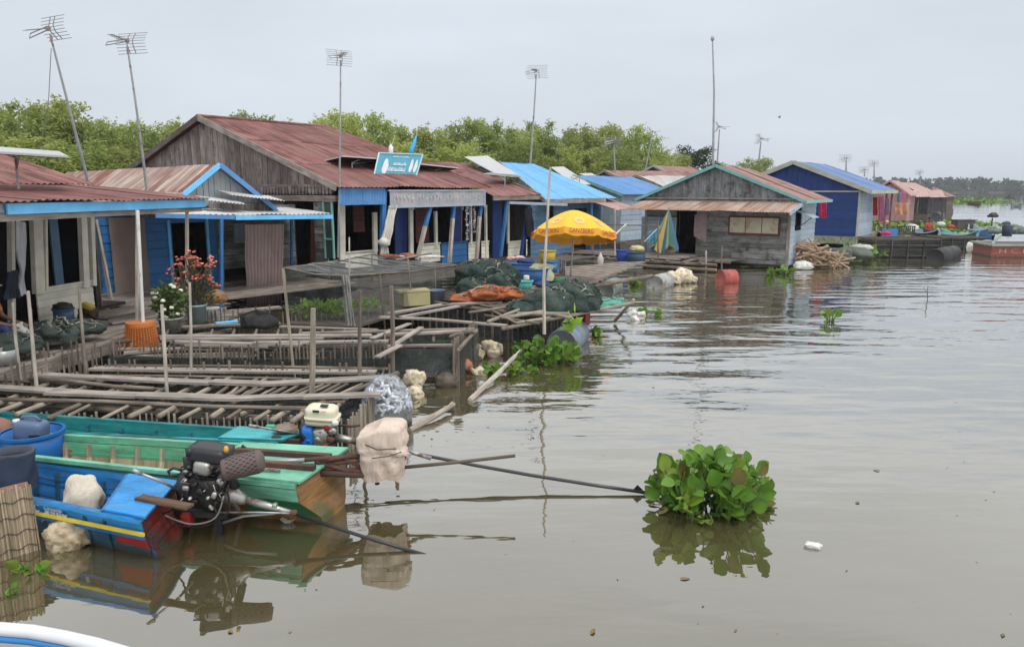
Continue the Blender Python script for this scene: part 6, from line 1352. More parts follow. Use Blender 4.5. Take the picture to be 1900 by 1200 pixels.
# --- motors
SILV = std('cast_alloy', (.42, .41, .39), .42, .25, metal=.75, dirt=(.14, .11, .08), damt=.35, bsc=50); BLKP = std('black_plastic', (.022, .024, .028), .38, .15, bump=.03)
def long_tail(t, pts, r, mat): m = MB(); m.tube(pts, r, 10); m.build('shaft', mat, t, True, W=True)
def black_motor():
    D = 5.78; P = lambda px, py, dy=0: Y(px, py, D+dy); base = P(390, 945); k = D/F*1.03
    t = thing('longtail_motor', 'black longtail motor with brown perforated silencer on the blue boat', 'motor', base)
    # crankcase, fan housing, cylinder fins
    m = MB(); rbox(m, P(385, 905), (72*k, .26, 62*k), Matrix.Rotation(R(8), 3, 'Y'), 4, 12, 24, amp=.05); m.build('crankcase', BLACKM, t, True, W=True)
    m = MB(); Mr = Matrix.Rotation(R(90), 3, 'Y') @ Matrix.Rotation(0, 3, 'X'); m.lathe([(0, 0), (.10, 0), (.135, .03), (.14, .08), (.12, .11), (0, .11)], P(338, 900), 20, Matrix.Rotation(R(82), 3, 'Y')); m.build('fan_housing', BLKP, t, True, W=True)
    m = MB(); m.tube([P(337, 872, -.06), P(322, 868, -.06), P(312, 874, -.06), P(316, 882, -.06), P(336, 880, -.06)], .012, 7); m.build('pull_handle', BLKP, t, True, W=True)
    m = MB()
    for i in range(7): m.box(P(378, 862+i*7), (58*k, .2, .012), 0, Matrix.Rotation(R(10), 3, 'Y'))
    m.build('cylinder_fins', BLACKM, t, W=True)
    m = MB(); rbox(m, P(380, 864, -.06), (34*k, .18, 28*k), Matrix.Rotation(R(12), 3, 'Y'), 5); m.lathe([(.022, 0), (.022, .03), (.0, .035)], P(379, 850, -.08), 10); m.build('valve_cover', SILV, t, True, W=True)
    m = MB(); m.lathe([(0, 0), (.016, 0), (.02, .015), (.016, .04), (0, .045)], P(379, 852, -.1), 10); m.lathe([(0, 0), (.016, 0), (.02, .02), (.014, .045), (0, .05)], P(420, 838, -.1), 10); m.build('fuel_cap', plas('cap_amber', (.65, .33, .03)), t, True, W=True)
    m = MB(); Mt = Matrix.Rotation(R(9), 3, 'Y'); rbox(m, P(392, 839), (76*k, .25, 28*k), Mt, 7, 12, 28); tk = m.build('fuel_tank', BLKP, t, True, W=True)
    m = MB(); rbox(m, P(391, 829), (70*k, .22, .012), Mt, 8); m.build('tank_lid', BLACKM, tk, True, W=True)
    m = MB(); m.lathe([(0, 0), (.045, 0), (.05, .02), (.05, .09), (.03, .10), (0, .1)], P(353, 868, -.05), 14); m.lathe([(.0, 0), (.03, 0), (.03, .06), (0, .06)], P(352, 845, -.1), 12); m.build('oil_filter', BLKP, t, True, W=True)
    # silencer: perforated drum
    a, b = P(413, 871, -.1), P(490, 853, -.02); ax = (b-a).normalized(); M_ = ax.to_track_quat('Z', 'Y').to_matrix(); Ls = (b-a).length; m = MB()
    m.lathe([(0, 0), (.02, 0), (.03, .006), (.05, .006), (.06, 0), (.083, .0), (.092, .012), (.095, .03), (.095, Ls-.05), (.085, Ls-.02), (.06, Ls), (0, Ls)], a, 28, M_); sl_ = m.build('silencer', std('silencer_brown', (.115, .085, .08), .62, .2, bump=.1), t, True, W=True)
    m = MB()
    for i in range(9):
        for j in range(16):
            an = 6.283*(j+.5*(i % 2))/16; q = a+M_ @ V3(.0955*math.cos(an), .0955*math.sin(an), .05+(Ls-.11)*i/8); nn = (M_ @ V3(math.cos(an), math.sin(an), 0)); tt = M_ @ V3(0, 0, 1); w_ = nn.cross(tt)
            m.slab([q-tt*.011-w_*.004, q+tt*.011-w_*.004, q+tt*.011+w_*.004, q-tt*.011+w_*.004], nn*.0015)
    m.build('louvre_slot', BLACKM, sl_, W=True)
    m = MB(); m.tube([P(425, 880, -.02), P(436, 900, 0), P(420, 915, .02)], .04, 9); m.build('exhaust_elbow', BLACKM, t, True, W=True)
    m = MB(); m.tube([P(420, 915), P(432, 918), P(455, 927), P(458, 927)], [.075, .07, .042, .036], 14); m.build('bell_housing', SILV, t, True, W=True)
    m = MB(); m.tube([P(455, 927), P(505, 940), P(515, 943), P(545, 952)], [.034, .03, .024, .022], 12); m.build('drive_tube', SILV, t, True, W=True)
    e1 = Z(812, 1036, -.03); s1 = P(540, 951); long_tail(t, [s1, s1.lerp(e1, .5)-V3(0, 0, .01), e1], .0145, std('shaft_dark', (.04, .042, .045), .35, .2, metal=.4))
    m = MB(); m.tube([P(404, 950, -.05), P(480, 950, -.06), P(548, 952, -.03)], .008, 6); m.tube([P(405, 972, .05), P(452, 957, .05), P(510, 952, .05)], .012, 6); m.build('stay_rod', STEEL, t, True, W=True)
    m = MB(); rbox(m, P(545, 950, -.03), (.05, .05, .035)); m.tube([P(541, 955, -.04), P(541, 978, -.04)], .005, 5); m.build('clamp', RUSTM, t, True, W=True)
    m = MB(); rbox(m, P(510, 936, -.02), (.04, .05, .03)); m.build('grease_cap', SILV, t, True, W=True)
    m = MB(); m.tube([P(330, 908, -.05), P(300, 893, -.12), P(258, 877, -.2)], .012, 7); m.tube([P(262, 879, -.2), P(246, 871, -.22)], .017, 8); m.build('tiller', SILV, t, True, W=True)
    for pts in ([(420, 905), (425, 945), (395, 970), (350, 977), (290, 945), (250, 930)], [(415, 920), (400, 960), (360, 972), (320, 962), (260, 935), (200, 925)], [(340, 915), (320, 945), (280, 955), (240, 950)], [(412, 900), (398, 935), (404, 955)]):
        m = MB(); Q_ = [P(x, y, -.16+.02*i) for i, (x, y) in enumerate(pts)]; S2 = []
        for i in range(len(Q_)-1):
            for k_ in range(4):
                p0, p1, p2, p3 = Q_[max(0, i-1)], Q_[i], Q_[i+1], Q_[min(len(Q_)-1, i+2)]; u = k_/4; S2.append(.5*((2*p1)+(p2-p0)*u+(2*p0-5*p1+4*p2-p3)*u*u+(3*p1-p0-3*p2+p3)*u**3))
        S2.append(Q_[-1]); m.tube(S2, .007, 6); m.build('cable', BLACKM if pts[0][0] != 415 else std('cable_grey', (.2, .19, .18), .6, .1), t, True, W=True)
    rr = random.Random(5)
    for i in range(30):
        px, py = 338+rr.random()*78, 862+rr.random()*82; m = MB(); s_ = rr.uniform(.012, .03); k_ = i % 3
        if k_ == 0: m.lathe([(0, -.01), (s_*.6, -.01), (s_*.6, .012), (s_*.35, .014), (s_*.35, .03), (0, .03)], P(px, py, -.135), 6, Matrix.Rotation(R(90), 3, 'X'))
        elif k_ == 1: m.tube([P(px, py, -.15), P(px+rr.uniform(-8, 14), py+rr.uniform(-5, 12), -.165), P(px+rr.uniform(0, 24), py+rr.uniform(5, 22), -.14)], .0055, 5)
        else: rbox(m, P(px, py, -.14), (s_*1.8, s_, s_), Matrix.Rotation(rr.random()*3, 3, 'Y'), 5, 6, 12)
        m.build(('bolt', 'fuel_hose', 'engine_fitting')[k_], (SILV, BLKP, RUSTM, SILV, BLACKM)[i % 5], t, True, W=True)
    m = MB(); m.bar(P(325, 948, .05), P(425, 955, .05), .06, .05); m.bar(P(405, 940, .05), P(410, 990, .05), .05, .05, (0, 1, 0)); m.build('mount_frame', BLACKM, t, W=True)
    m = MB(); rbox(m, P(347, 962, .02), (.09, .1, .12), None, 5); m.build('mount_block', REDP, t, True, W=True)
    for i, (px, py, s_) in enumerate(((345, 905, .04), (372, 912, .05), (398, 918, .045), (362, 930, .035), (410, 893, .05))): m = MB(); rbox(m, P(px, py, -.14), (s_*1.3, s_, s_), Matrix.Rotation(i, 3, 'Y'), 4, 8, 14, .1, seed=i); m.build('carburettor' if i == 1 else 'engine_fitting', SILV if i % 2 == 0 else BLACKM, t, True, W=True)
black_motor()
def cream_motor():
    D = 7.15; P = lambda px, py, dy=0: Y(px, py, D+dy); k = D/F*1.02; t = thing('longtail_motor', 'longtail motor with cream air box and blue fan cover on the teal boat', 'motor', P(600, 828))
    CRM = plas('cover_cream', (.70, .65, .50), .45); m = MB(); Mt = Matrix.Rotation(R(4), 3, 'Y')
    rbox(m, P(597, 766), (58*k, .24, 30*k), Mt, 6, 12, 28); rbox(m, P(599, 772), (63*k, .27, 7*k), Mt, 7, 6, 28); ab = m.build('air_box', CRM, t, True, W=True)
    m = MB(); rbox(m, P(599, 780), (60*k, .25, 12*k), Mt, 7, 8, 28); m.build('air_box_base', plas('cover_tan', (.58, .53, .40), .5), ab, True, W=True)
    m = MB(); m.box(P(586, 763, -.13), (.062, .006, .022), 0, Mt); m.box(P(602, 752, -.06), (.07, .06, .012), 0, Mt); m.build('dark_label', BLKP, ab, W=True)
    m = MB(); m.box(P(600, 763.5, -.128), (.05, .004, .003), 0, Mt); m.build('red_stripe', REDP, ab, W=True)
    m = MB(); m.lathe([(0, 0), (.11, 0), (.125, .03), (.12, .07), (0, .075)], P(562, 806), 20, Matrix.Rotation(R(80), 3, 'Y')); m.build('recoil_housing', BLKP, t, True, W=True)
    m = MB(); rbox(m, P(575, 806), (24*k, .24, 46*k), None, 5); m.box(P(572, 818, -.122), (.03, .006, .03)); m.build('fan_cover', plas('cover_blue', (.02, .17, .58), .35), t, True, W=True)
    m = MB(); rbox(m, P(601, 808), (36*k, .26, 44*k), None, 4, 12, 22, .08, seed=1); m.build('crankcase', SILV, t, True, W=True)
    m = MB()
    for i in range(6): m.box(P(607, 795+i*6), (30*k, .24, .01))
    m.build('cylinder_fins', BLACKM, t, W=True)
    for i, (px, py, s_, mt) in enumerate(((606, 793, .045, REDP), (603, 827, .04, REDP), (617, 800, .06, SILV), (622, 785, .05, WHITEP), (613, 815, .06, RUSTM), (590, 815, .05, SILV))): m = MB(); rbox(m, P(px, py, -.12), (s_, s_*.8, s_*1.2), Matrix.Rotation(i*.5, 3, 'Y'), 4, 8, 12, .1, seed=i); m.build('engine_fitting', mt, t, True, W=True)
    m = MB(); m.tube([P(622, 812), P(640, 814), P(665, 820)], [.05, .036, .03], 12); m.tube([P(665, 820), P(690, 824)], .026, 10); m.build('drive_tube', SILV, t, True, W=True)
    e1 = Z(1202, 914, .02); s1 = P(685, 823); sb = [s1.lerp(e1, i/5)-V3(0, 0, .03*math.sin(3.14*i/5)) for i in range(6)]; long_tail(t, sb, .0165, std('shaft_grey', (.06, .06, .065), .35, .2, metal=.4))
    m = MB(); q = s1.lerp(e1, .965); m.slab([q+V3(-.05, 0, .0), q+V3(.06, 0, .0), q+V3(0, 0, .06)], V3(0, .008, 0)); m.build('keel_fin', BLACKM, t, W=True)
    m = MB(); m.tube([P(625, 788, .1), P(650, 791, .15), P(668, 789, .15)], .013, 7); m.build('exhaust_pipe', RUSTM, t, True, W=True)
    m = MB(); m.tube([P(552, 804, -.05), P(510, 797, -.1), P(470, 790, -.15)], .011, 7); m.tube([P(480, 792, -.15), P(462, 789, -.16)], .018, 8); m.build('tiller', SILV, t, True, W=True)
    m = MB(); m.bar(P(505, 812, -.05), P(612, 828, -.05), .06, .04); m.bar(P(505, 814, .15), P(612, 830, .15), .06, .04); m.build('engine_bearer', RUSTM, t, W=True)
    m = MB(); m.blob(P(530, 795, .1), .12, .1, .05, 3, .4, 3); solo('rag', m, std('rag_brown', (.22, .17, .14), .95, .3), 'crumpled brown rag lying left of the cream topped motor', 'rag', P(530, 795, .1), smooth=True)
    m = MB(); rbox(m, P(502, 792, -.08), (.09, .05, .05)); m.build('grip', plas('grip_green', (.05, .4, .28)), t, True, W=True)
cream_motor()
def covered_motor():
    D = 6.45; P = lambda px, py, dy=0: Y(px, py, D+dy); k = D/F*1.03; t = thing('longtail_motor', 'motor wrapped in pale beige cloth on rusty arms behind the green boat', 'motor', P(705, 875))
    CV = wrinkled('cover_beige', (.64, .53, .45), (.40, .29, .24), .2); m = MB(); g = []
    prof = [(0, .0), (.015, .84), (.07, .97), (.28, 1.0), (.45, .98), (.62, .93), (.78, .88), (.9, .8), (1.0, .74)]
    n = 84; top_, bot_ = P(708, 782), P(714, 884); Hh = top_.z-bot_.z
    for i in range(46):
        v = i/45; j = min(int(v*8), 7); 
        s_ = next((a, b) for a, b in zip(prof, prof[1:]) if a[0] <= v <= b[0]+1e-9); w_ = s_[0][1]+(s_[1][1]-s_[0][1])*(v-s_[0][0])/(s_[1][0]-s_[0][0]); row = []
        for q in range(n):
            a = 6.283*q/n; d = V3(math.cos(a), math.sin(a), 0); pw = (abs(d.x)**7+abs(d.y)**7)**(1/7); d /= pw
            cx_, cy_ = math.cos(a), math.sin(a); fold = (.05+.06*v)*math.sin(a*9+4*noise.noise(V3(v*1.6, cx_*1.2, cy_*1.2)))*max(0, v-.12)+.06*noise.noise(V3(cx_*2, cy_*2, v*5))+.06*(abs(noise.noise(V3(cx_*3.4+v*1.0, cy_*3.4, v*.9+4)))-.2)-.06*math.exp(-((v-.48)/.05)**2)
            c = top_.lerp(bot_, v); hem = -.05*max(-.5, min(.6, noise.noise(V3(math.cos(a)*1.6, math.sin(a)*1.6, 9))))*max(0, v-.6)*2.5
            slope = -.07*max(0, -d.x)*(1-v)*(1 if v < .35 else .3)
            row.append(c+V3(d.x*(43*k)*w_*(1+fold), d.y*.2*w_*(1+fold), hem+slope))
        g.append(row)
    m.grid(g, True); cv = m.build('cloth_cover', CV, t, True, W=True)
    m = MB(); m.blob(P(740, 838, -.12), .085, .09, .07, 3, .4, 3); m.blob(P(747, 815, -.05), .05, .08, .1, 5, .4, 3); m.build('cloth_knot', CV, cv, True, W=True)
    m = MB(); m.tube([P(672, 822, -.19), P(700, 834, -.235), P(735, 832, -.22)], .006, 5); m.tube([P(690, 850, -.225), P(720, 846, -.235), P(745, 838, -.2)], .005, 5); m.build('tie_cord', std('cord_dark', (.1, .08, .06), .9), cv, True, W=True)
    for pts, r in (([(528, 857), (600, 850), (690, 843)], .020), ([(585, 855), (640, 872), (700, 876)], .026), ([(590, 862), (650, 855), (700, 850)], .022), ([(588, 858), (620, 850), (690, 842)], .018), ([(592, 877), (640, 879), (712, 882)], .032), ([(640, 850), (680, 872)], .016), ([(655, 872), (690, 850)], .014)):
        m = MB(); m.tube([P(x, y, -.26*max(0, min(1, (720-x)/110))) for i, (x, y) in enumerate(pts)], r, 7); m.build('rusty_arm', RUSTM, t, True, W=True)
    m = MB(); m.tube([P(490, 855, -.3), P(530, 855, -.28), P(565, 853, -.27)], .019, 9); m.build('steering_pole', STEEL, t, True, W=True)
    m = MB(); m.tube([P(735, 868), P(850, 857, .05), P(956, 845, .1)], [.017, .016, .015], 9); m.build('shaft', std('shaft_brown', (.09, .075, .06), .6, .3), t, True, W=True)
    m = MB(); m.tube([P(742, 832, .1), P(800, 850, .1)], .02, 8); m.build('drive_tube', STEEL, t, True, W=True)
    m = MB(); rbox(m, P(752, 845, .02), (.03, .06, .12), Matrix.Rotation(R(20), 3, 'Y')); m.build('red_plate', REDP, t, True, W=True)
    m = MB(); m.tube([P(698, 880), P(700, 898)], .022, 7); m.build('mount_foot', BLACKM, t, True, W=True)
covered_motor()
# --- what lies in the boats
tub('blue half drum standing in the green boat', 66, 862, .17, .27, .33, plas('drum_blue', (.015, .13, .40), .35), 1.0, 'drum', 'drum')
p = Z(66, 862, .17)+V3(0, 0, .27); t = thing('jerrycan', 'blue grey jerrycan standing in the blue half drum', 'jerrycan', p); JC = plas('jerry_blue', (.10, .15, .25), .45); m = MB(); rbox(m, p+V3(.0, 0, .08), (.28, .18, .20), Matrix.Rotation(R(6), 3, 'Y'), 7, 12, 28); m.build('body', JC, t, True, W=True); m = MB(); m.tube([p+V3(-.1, 0, .16), p+V3(-.07, 0, .215), p+V3(.05, 0, .215), p+V3(.1, 0, .175)], .016, 8); m.build('handle', JC, t, True, W=True); m = MB(); m.lathe([(0, 0), (.03, 0), (.03, .03), (0, .03)], p+V3(-.11, -.04, .17), 12); m.build('cap', WHITEP, t, True, W=True); m = MB(); m.box(p+V3(.08, -.095, .01), (.1, .006, .1)); m.build('label_patch', BLKP, t, W=True)
m = MB(); p = Z(152, 862, .14); m.lathe([(0, .0), (.05, .02), (.15, .09), (.155, .11), (.1, .12), (0, .12)], p+V3(0, .05, .06), 18, Matrix.Rotation(R(75), 3, 'X')); m.blob(p+V3(0, .06, .09), .14, .06, .11, 2, .1, 2); solo('clay_bowl', m, std('clay_red', (.22, .095, .07), .8, .25), 'reddish bowl leaning on its rim behind the blue half drum', 'bowl', p, smooth=True)
m = MB(); p = Z(8, 800, .42); m.blob(p+V3(-.05, 0, .02), .14, .1, .12, 4, .12, 2); solo('clay_pot', m, std('clay_brown', (.25, .13, .1), .8, .25), 'brown clay pot at the left picture edge behind the jerrycan', 'pot', p, smooth=True)
p = Z(30, 888, .36); t = thing('bin', 'round bin wrapped in dark denim at the left edge of the blue boat', 'bin', p); m = MB(); g = []
for i in range(8):
    v = i/7; g.append([p+V3(math.cos(a)*(.165-.012*v+.012*math.sin(a*5+i)), math.sin(a)*(.14+.01*math.sin(a*4)), .24-.30*v+.01*math.sin(a*3)) for a in [6.283*j/28 for j in range(28)]])
m.grid(g, True); m.build('denim', std('denim_dark', (.035, .05, .085), .95, .3, bump=.4, bsc=90), t, True, W=True); m = MB(); m.lathe([(.15, .19), (.172, .235), (.168, .255), (.145, .25), (.13, .2)], p, 28, sq=.86); m.build('rolled_hem', std('denim_hem', (.06, .075, .1), .95, .3, bump=.4), t, True, W=True); m = MB(); m.disc(p+V3(0, 0, .2), .15, 24, None, .86); m.build('inside', DARKI, t, W=True)
lumps('white cloth lump lying in the blue boat', [(Z(152, 930, .30)+V3(0, .02, .02), .15, .12, .19)], wrinkled('rag_white', (.60, .54, .45), (.42, .36, .28), .2), 'cloth', 'cloth', -.7, .18)
m = MB(); p = Z(135, 1008, 0); rbox(m, p+V3(0, 0, .10), (.33, .30, .27), Matrix.Rotation(R(-22), 3, 'Y') @ Matrix.Rotation(R(12), 3, 'Z'), 3.4, 26, 48, .20, 3.0, 4)
solo('foam_block', m, std('foam_cream', (.60, .50, .35), .92, .25, sc=9, dirt=(.3, .22, .13), dsc=6, damt=.5, bump=1.0, bsc=40), 'crumbling cream foam float tied below the yellow rail of the blue boat', 'foam float', p, smooth=True)
m = MB(); p = Z(300, 1004, 0); m.lathe([(0, -.03), (.035, -.02), (.042, .02), (.02, .05), (.012, .1), (.015, .13), (0, .13)], p+V3(-.03, 0, .015), 14, Matrix.Rotation(R(82), 3, 'Y')); solo('bottle', m, std('bottle_pinkish', (.42, .32, .27), .5, .2), 'small floating bottle with pinkish end by the stern of the blue boat', 'bottle', p, smooth=True)
# reed mat at the lower left corner
def reedmat():
    p = Z(30, 1040, 0); t = thing('reed_screen', 'upright screen of split reeds at the lower left edge', 'screen', p); m = MB(); random.seed(9)
    A, B = Z(-60, 1058, 0), Z(76, 1018, 0); n = 64; hT = Y(60, 900, B.y).z
    for i in range(n):
        q = A.lerp(B, i/n); h_ = hT*(1-.0*i/n)+random.uniform(-.02, .03); m.tube([q+V3(rg(0, .003), rg(0, .005), -.1), q+V3(rg(0, .004)-.02, rg(0, .004), h_)], random.uniform(.006, .0095), 5)
    m.build('reeds', wood('reed', (.24, .185, .12), (.44, .36, .26), .4, g=8), t, W=True)
    for k in range(4):
        m = MB(); z = .06+k*(hT-.1)/3.4; P_ = [A.lerp(B, i/24)+V3(-.012*z/.5, -.012, z+.012*math.sin(i)) for i in range(25)]; m.tube(P_, .004, 5); m.build('binding', std('binding_dark', (.08, .06, .045), .9), t, W=True)
    m = MB(); m.slab([A+V3(0, .02, hT*.8), B+V3(-.06, .02, hT*.88), B+V3(-.1, .05, hT*1.0), A+V3(0, .05, hT*1.04)], V3(0, .03, 0)); m.build('backing', std('backing_brown', (.24, .13, .10), .9, .2), t, W=True)
reedmat()
# --- floats and rubbish at the cage corners
def bottles():
    p = Z(716, 792, 0); t = thing('float_bag', 'netted bag of clear plastic bottles on a grey drum, outer corner of the nearest cage', 'float bag', p); c = p+V3(0, .10, .13)
    m = MB(); rbox(m, c, (.60, .5, .52), None, 2.6, 18, 36, .09, 1.6, 3); m.build('drum', std('wet_sack', (.17, .175, .165), .5, .3, sc=6, dirt=(.085, .075, .045), damt=.6, bump=.8, bsc=34), t, True, W=True)
    CLR = std('clear_bottle', (.46, .49, .55), .2, .3, sc=9, isl=.35, bump=.3, spec=.8); m = MB(); rr = random.Random(4)
    for i in range(190):
        u = V3(rr.gauss(0, 1), rr.gauss(0, 1)-.3, abs(rr.gauss(0, 1))*.9+.15).normalized(); q = c+V3(u.x*.29, u.y*.25, .06+u.z*(.40 if i % 3 else .33)); tg_ = u.cross(V3(rr.gauss(0, 1), rr.gauss(0, 1), rr.gauss(0, .6))).normalized()
        M_ = tg_.to_track_quat('Z', 'Y').to_matrix(); m.lathe([(0, -.05), (.02, -.05), (.024, -.02), (.021, 0), (.024, .025), (.021, .045), (.009, .065), (.009, .075), (0, .075)], q, 8, M_)
    m.build('bottle_bundle', CLR, t, True, W=True)
    m = MB(); g = []
    for i in range(13):
        th = .12+1.75*i/12; g.append([c+V3(math.sin(th)*math.cos(a)*.315*(1+.05*noise.noise(V3(a, th, 1))), math.sin(th)*math.sin(a)*.27, .04+math.cos(th)*.46*(1+.06*noise.noise(V3(a*2, th*2, 4)))) for a in [6.283*k/30 for k in range(30)]])
    m.grid(g, True); m.build('net', netmat('bag_net', (.36, .38, .40), .34, 90), t, True, W=True)
bottles()
FO = std('foam_old', (.62, .54, .41), .95, .3, sc=9, dirt=(.27, .22, .13), dsc=7, damt=.45, bump=1.0, bsc=38); FOO = std('foam_orange', (.42, .15, .06), .9, .3, sc=6, dirt=(.3, .25, .16), damt=.4, bump=.4)
lumps('cream foam lump with a red tip beside the bag of bottles', [(Z(768, 722, 0)+V3(0, 0, .16), .15, .13, .14), (Z(770, 735, 0)+V3(0, -.03, .05), .13, .13, .10)], FO, 'foam float', 'foam_block')
lumps('cream foam bundle with orange shreds at the corner of the second cage', [(Z(885, 665, 0)+V3(-.08, 0, .13), .20, .16, .15), (Z(905, 660, 0)+V3(.1, 0, .12), .18, .14, .13), (Z(862, 662, 0)+V3(.02, 0, .10), .14, .12, .13)], FO, 'foam float', 'foam_block')
lumps('orange plastic sack wedged under the cream foam bundle', [(Z(862, 690, 0)+V3(0, 0, .10), .13, .1, .11), (Z(850, 682, 0)+V3(0, 0, .10), .1, .1, .1)], FOO, 'sack', 'sack')
lumps('small cream foam scrap floating before the orange sack', [(Z(888, 694, 0)+V3(0, 0, .02), .13, .1, .06)], FO, 'foam float', 'foam_block')
lumps('dark round wet float at the outer corner of the second cage', [(Z(828, 716, 0)+V3(0, 0, .07), .17, .15, .13)], std('float_dark', (.09, .075, .055), .6, .4, bump=.5), 'float', 'float')
def drum(label, a, b, z, r, mat, name='drum'):
    A, B = Z(*a, z), Z(*b, z); d = (B-A); M_ = d.normalized().to_track_quat('Z', 'Y').to_matrix(); L_ = d.length; t = thing(name, label, 'drum', A); m = MB(); m.lathe([(0, .015), (r*.92, .015), (r*.95, 0), (r, 0), (r, L_*.32), (r*1.04, L_*.34), (r, L_*.36), (r, L_*.64), (r*1.04, L_*.66), (r, L_*.68), (r, L_), (r*.95, L_), (r*.92, L_-.015), (0, L_-.015)], A, 22, M_); m.build('shell', mat, t, True, W=True); return t
drum('half sunk blue grey drum behind the water hyacinth patch at the third cage', (1042, 640), (1068, 618), .12, .27, std('drum_steel', (.20, .26, .34), .4, .2, metal=.3, dirt=(.24, .18, .15), damt=.5))
drum('red drum floating at the front of the grey plank house', (1362, 516), (1337, 517), .12, .27, std('drum_red', (.42, .09, .075), .5, .2, dirt=(.25, .1, .08), damt=.3))
drum('grey float drum under the landing stage of the grey plank house', (1215, 528), (1236, 522), .12, .26, std('drum_grey', (.36, .38, .37), .6, .2, dirt=(.2, .18, .12), damt=.4))
lumps('tan foam bundle beside the grey float drum', [(Z(1248, 526, 0)+V3(0, 0, .18), .3, .25, .2), (Z(1275, 524, 0)+V3(0, 0, .16), .3, .25, .2)], FO, 'foam float', 'foam_block')
drum('grey green drum in shadow under the deck of the yellow parasol', (1122, 540), (1140, 530), .12, .25, std('drum_shadow', (.22, .25, .23), .6, .2))
lumps('white sack of foam floating at the outer tip of the third cage', [(Z(1182, 592, 0)+V3(0, 0, .06), .2, .14, .10)], WHITEP, 'foam float', 'foam_block')
m = MB(); p = Z(1082, 590, .35); m.box(p, (.22, .16, .26), R(-40)); solo('red_box', m, std('box_maroon', (.20, .04, .05), .7), 'maroon box hanging on the outer side of the third cage', 'box', p)
m = MB(); q = Z(1062, 600, .5); L = ([], []); [leaf(L, q+V3(rg(0, .03), 0, -.05+.3*i/14-.1), V3(rg(0, .6), rg(0, .4), rg(0, 1)).normalized(), .12, .22) for i in range(16)]; o = bpy.data.objects.new('leafy_plant', leafmesh('leafy_plant', ([tuple(v-q) for v in L[0]], L[1]), SALAD)); COL.objects.link(o); o.location = q; tag(o, 'pale green leafy shoot hanging on the rail of the third cage', 'plant')
for a, b, lb in (((872, 742), (968, 648), 'pale floating log slanting from the water hyacinths to the second cage'), ((760, 798), (842, 750), 'brown floating pole slanting away from the bag of bottles')):
    m = MB(); A, B = Z(*a, .01), Z(*b, .16 if a[0] == 872 else .08); m.tube([A, A.lerp(B, .45)+V3(.03, 0, .015), B], [.035, .04, .03], 8); m.tube([A.lerp(B, .8), A.lerp(B, .86)+V3(.06, 0, .08)], .012, 5); solo('drift_log', m, BAM if a[0] == 760 else STK, lb, 'log', A)
# ------------------------------------------------------------------ water hyacinth
HY = leafmat('hyacinth_leaf', (.05, .16, .015), (.21, .38, .05), .25, .45, objsc=4); HYS = leafmat('hyacinth_stalk', (.07, .15, .03), (.16, .26, .07), .2, .5); HYY = leafmat('hyacinth_pale', (.16, .26, .03), (.28, .36, .07), .3, .45)
def blade(mb, c, d, n, L_, W_, cup=.15, k=5):
    "round paddle leaf from its stalk end c along d, face normal n"
    s_ = d.cross(n).normalized(); g = []
    for i in range(6):
        v = i/5; w = W_*.5*(max(0, math.sin(math.pi*min(.985, .03+.97*v)**.88))**.62); row = []
        for j in range(k): u = -1+2*j/(k-1); row.append(c+d*L_*v+s_*w*u+n*(cup*W_*(u*u*.5)-.18*L_*v*v))
        g.append(row)
    mb.grid(g)
HYB = leafmat('hyacinth_browned', (.14, .11, .035), (.24, .20, .06), .2, .7)
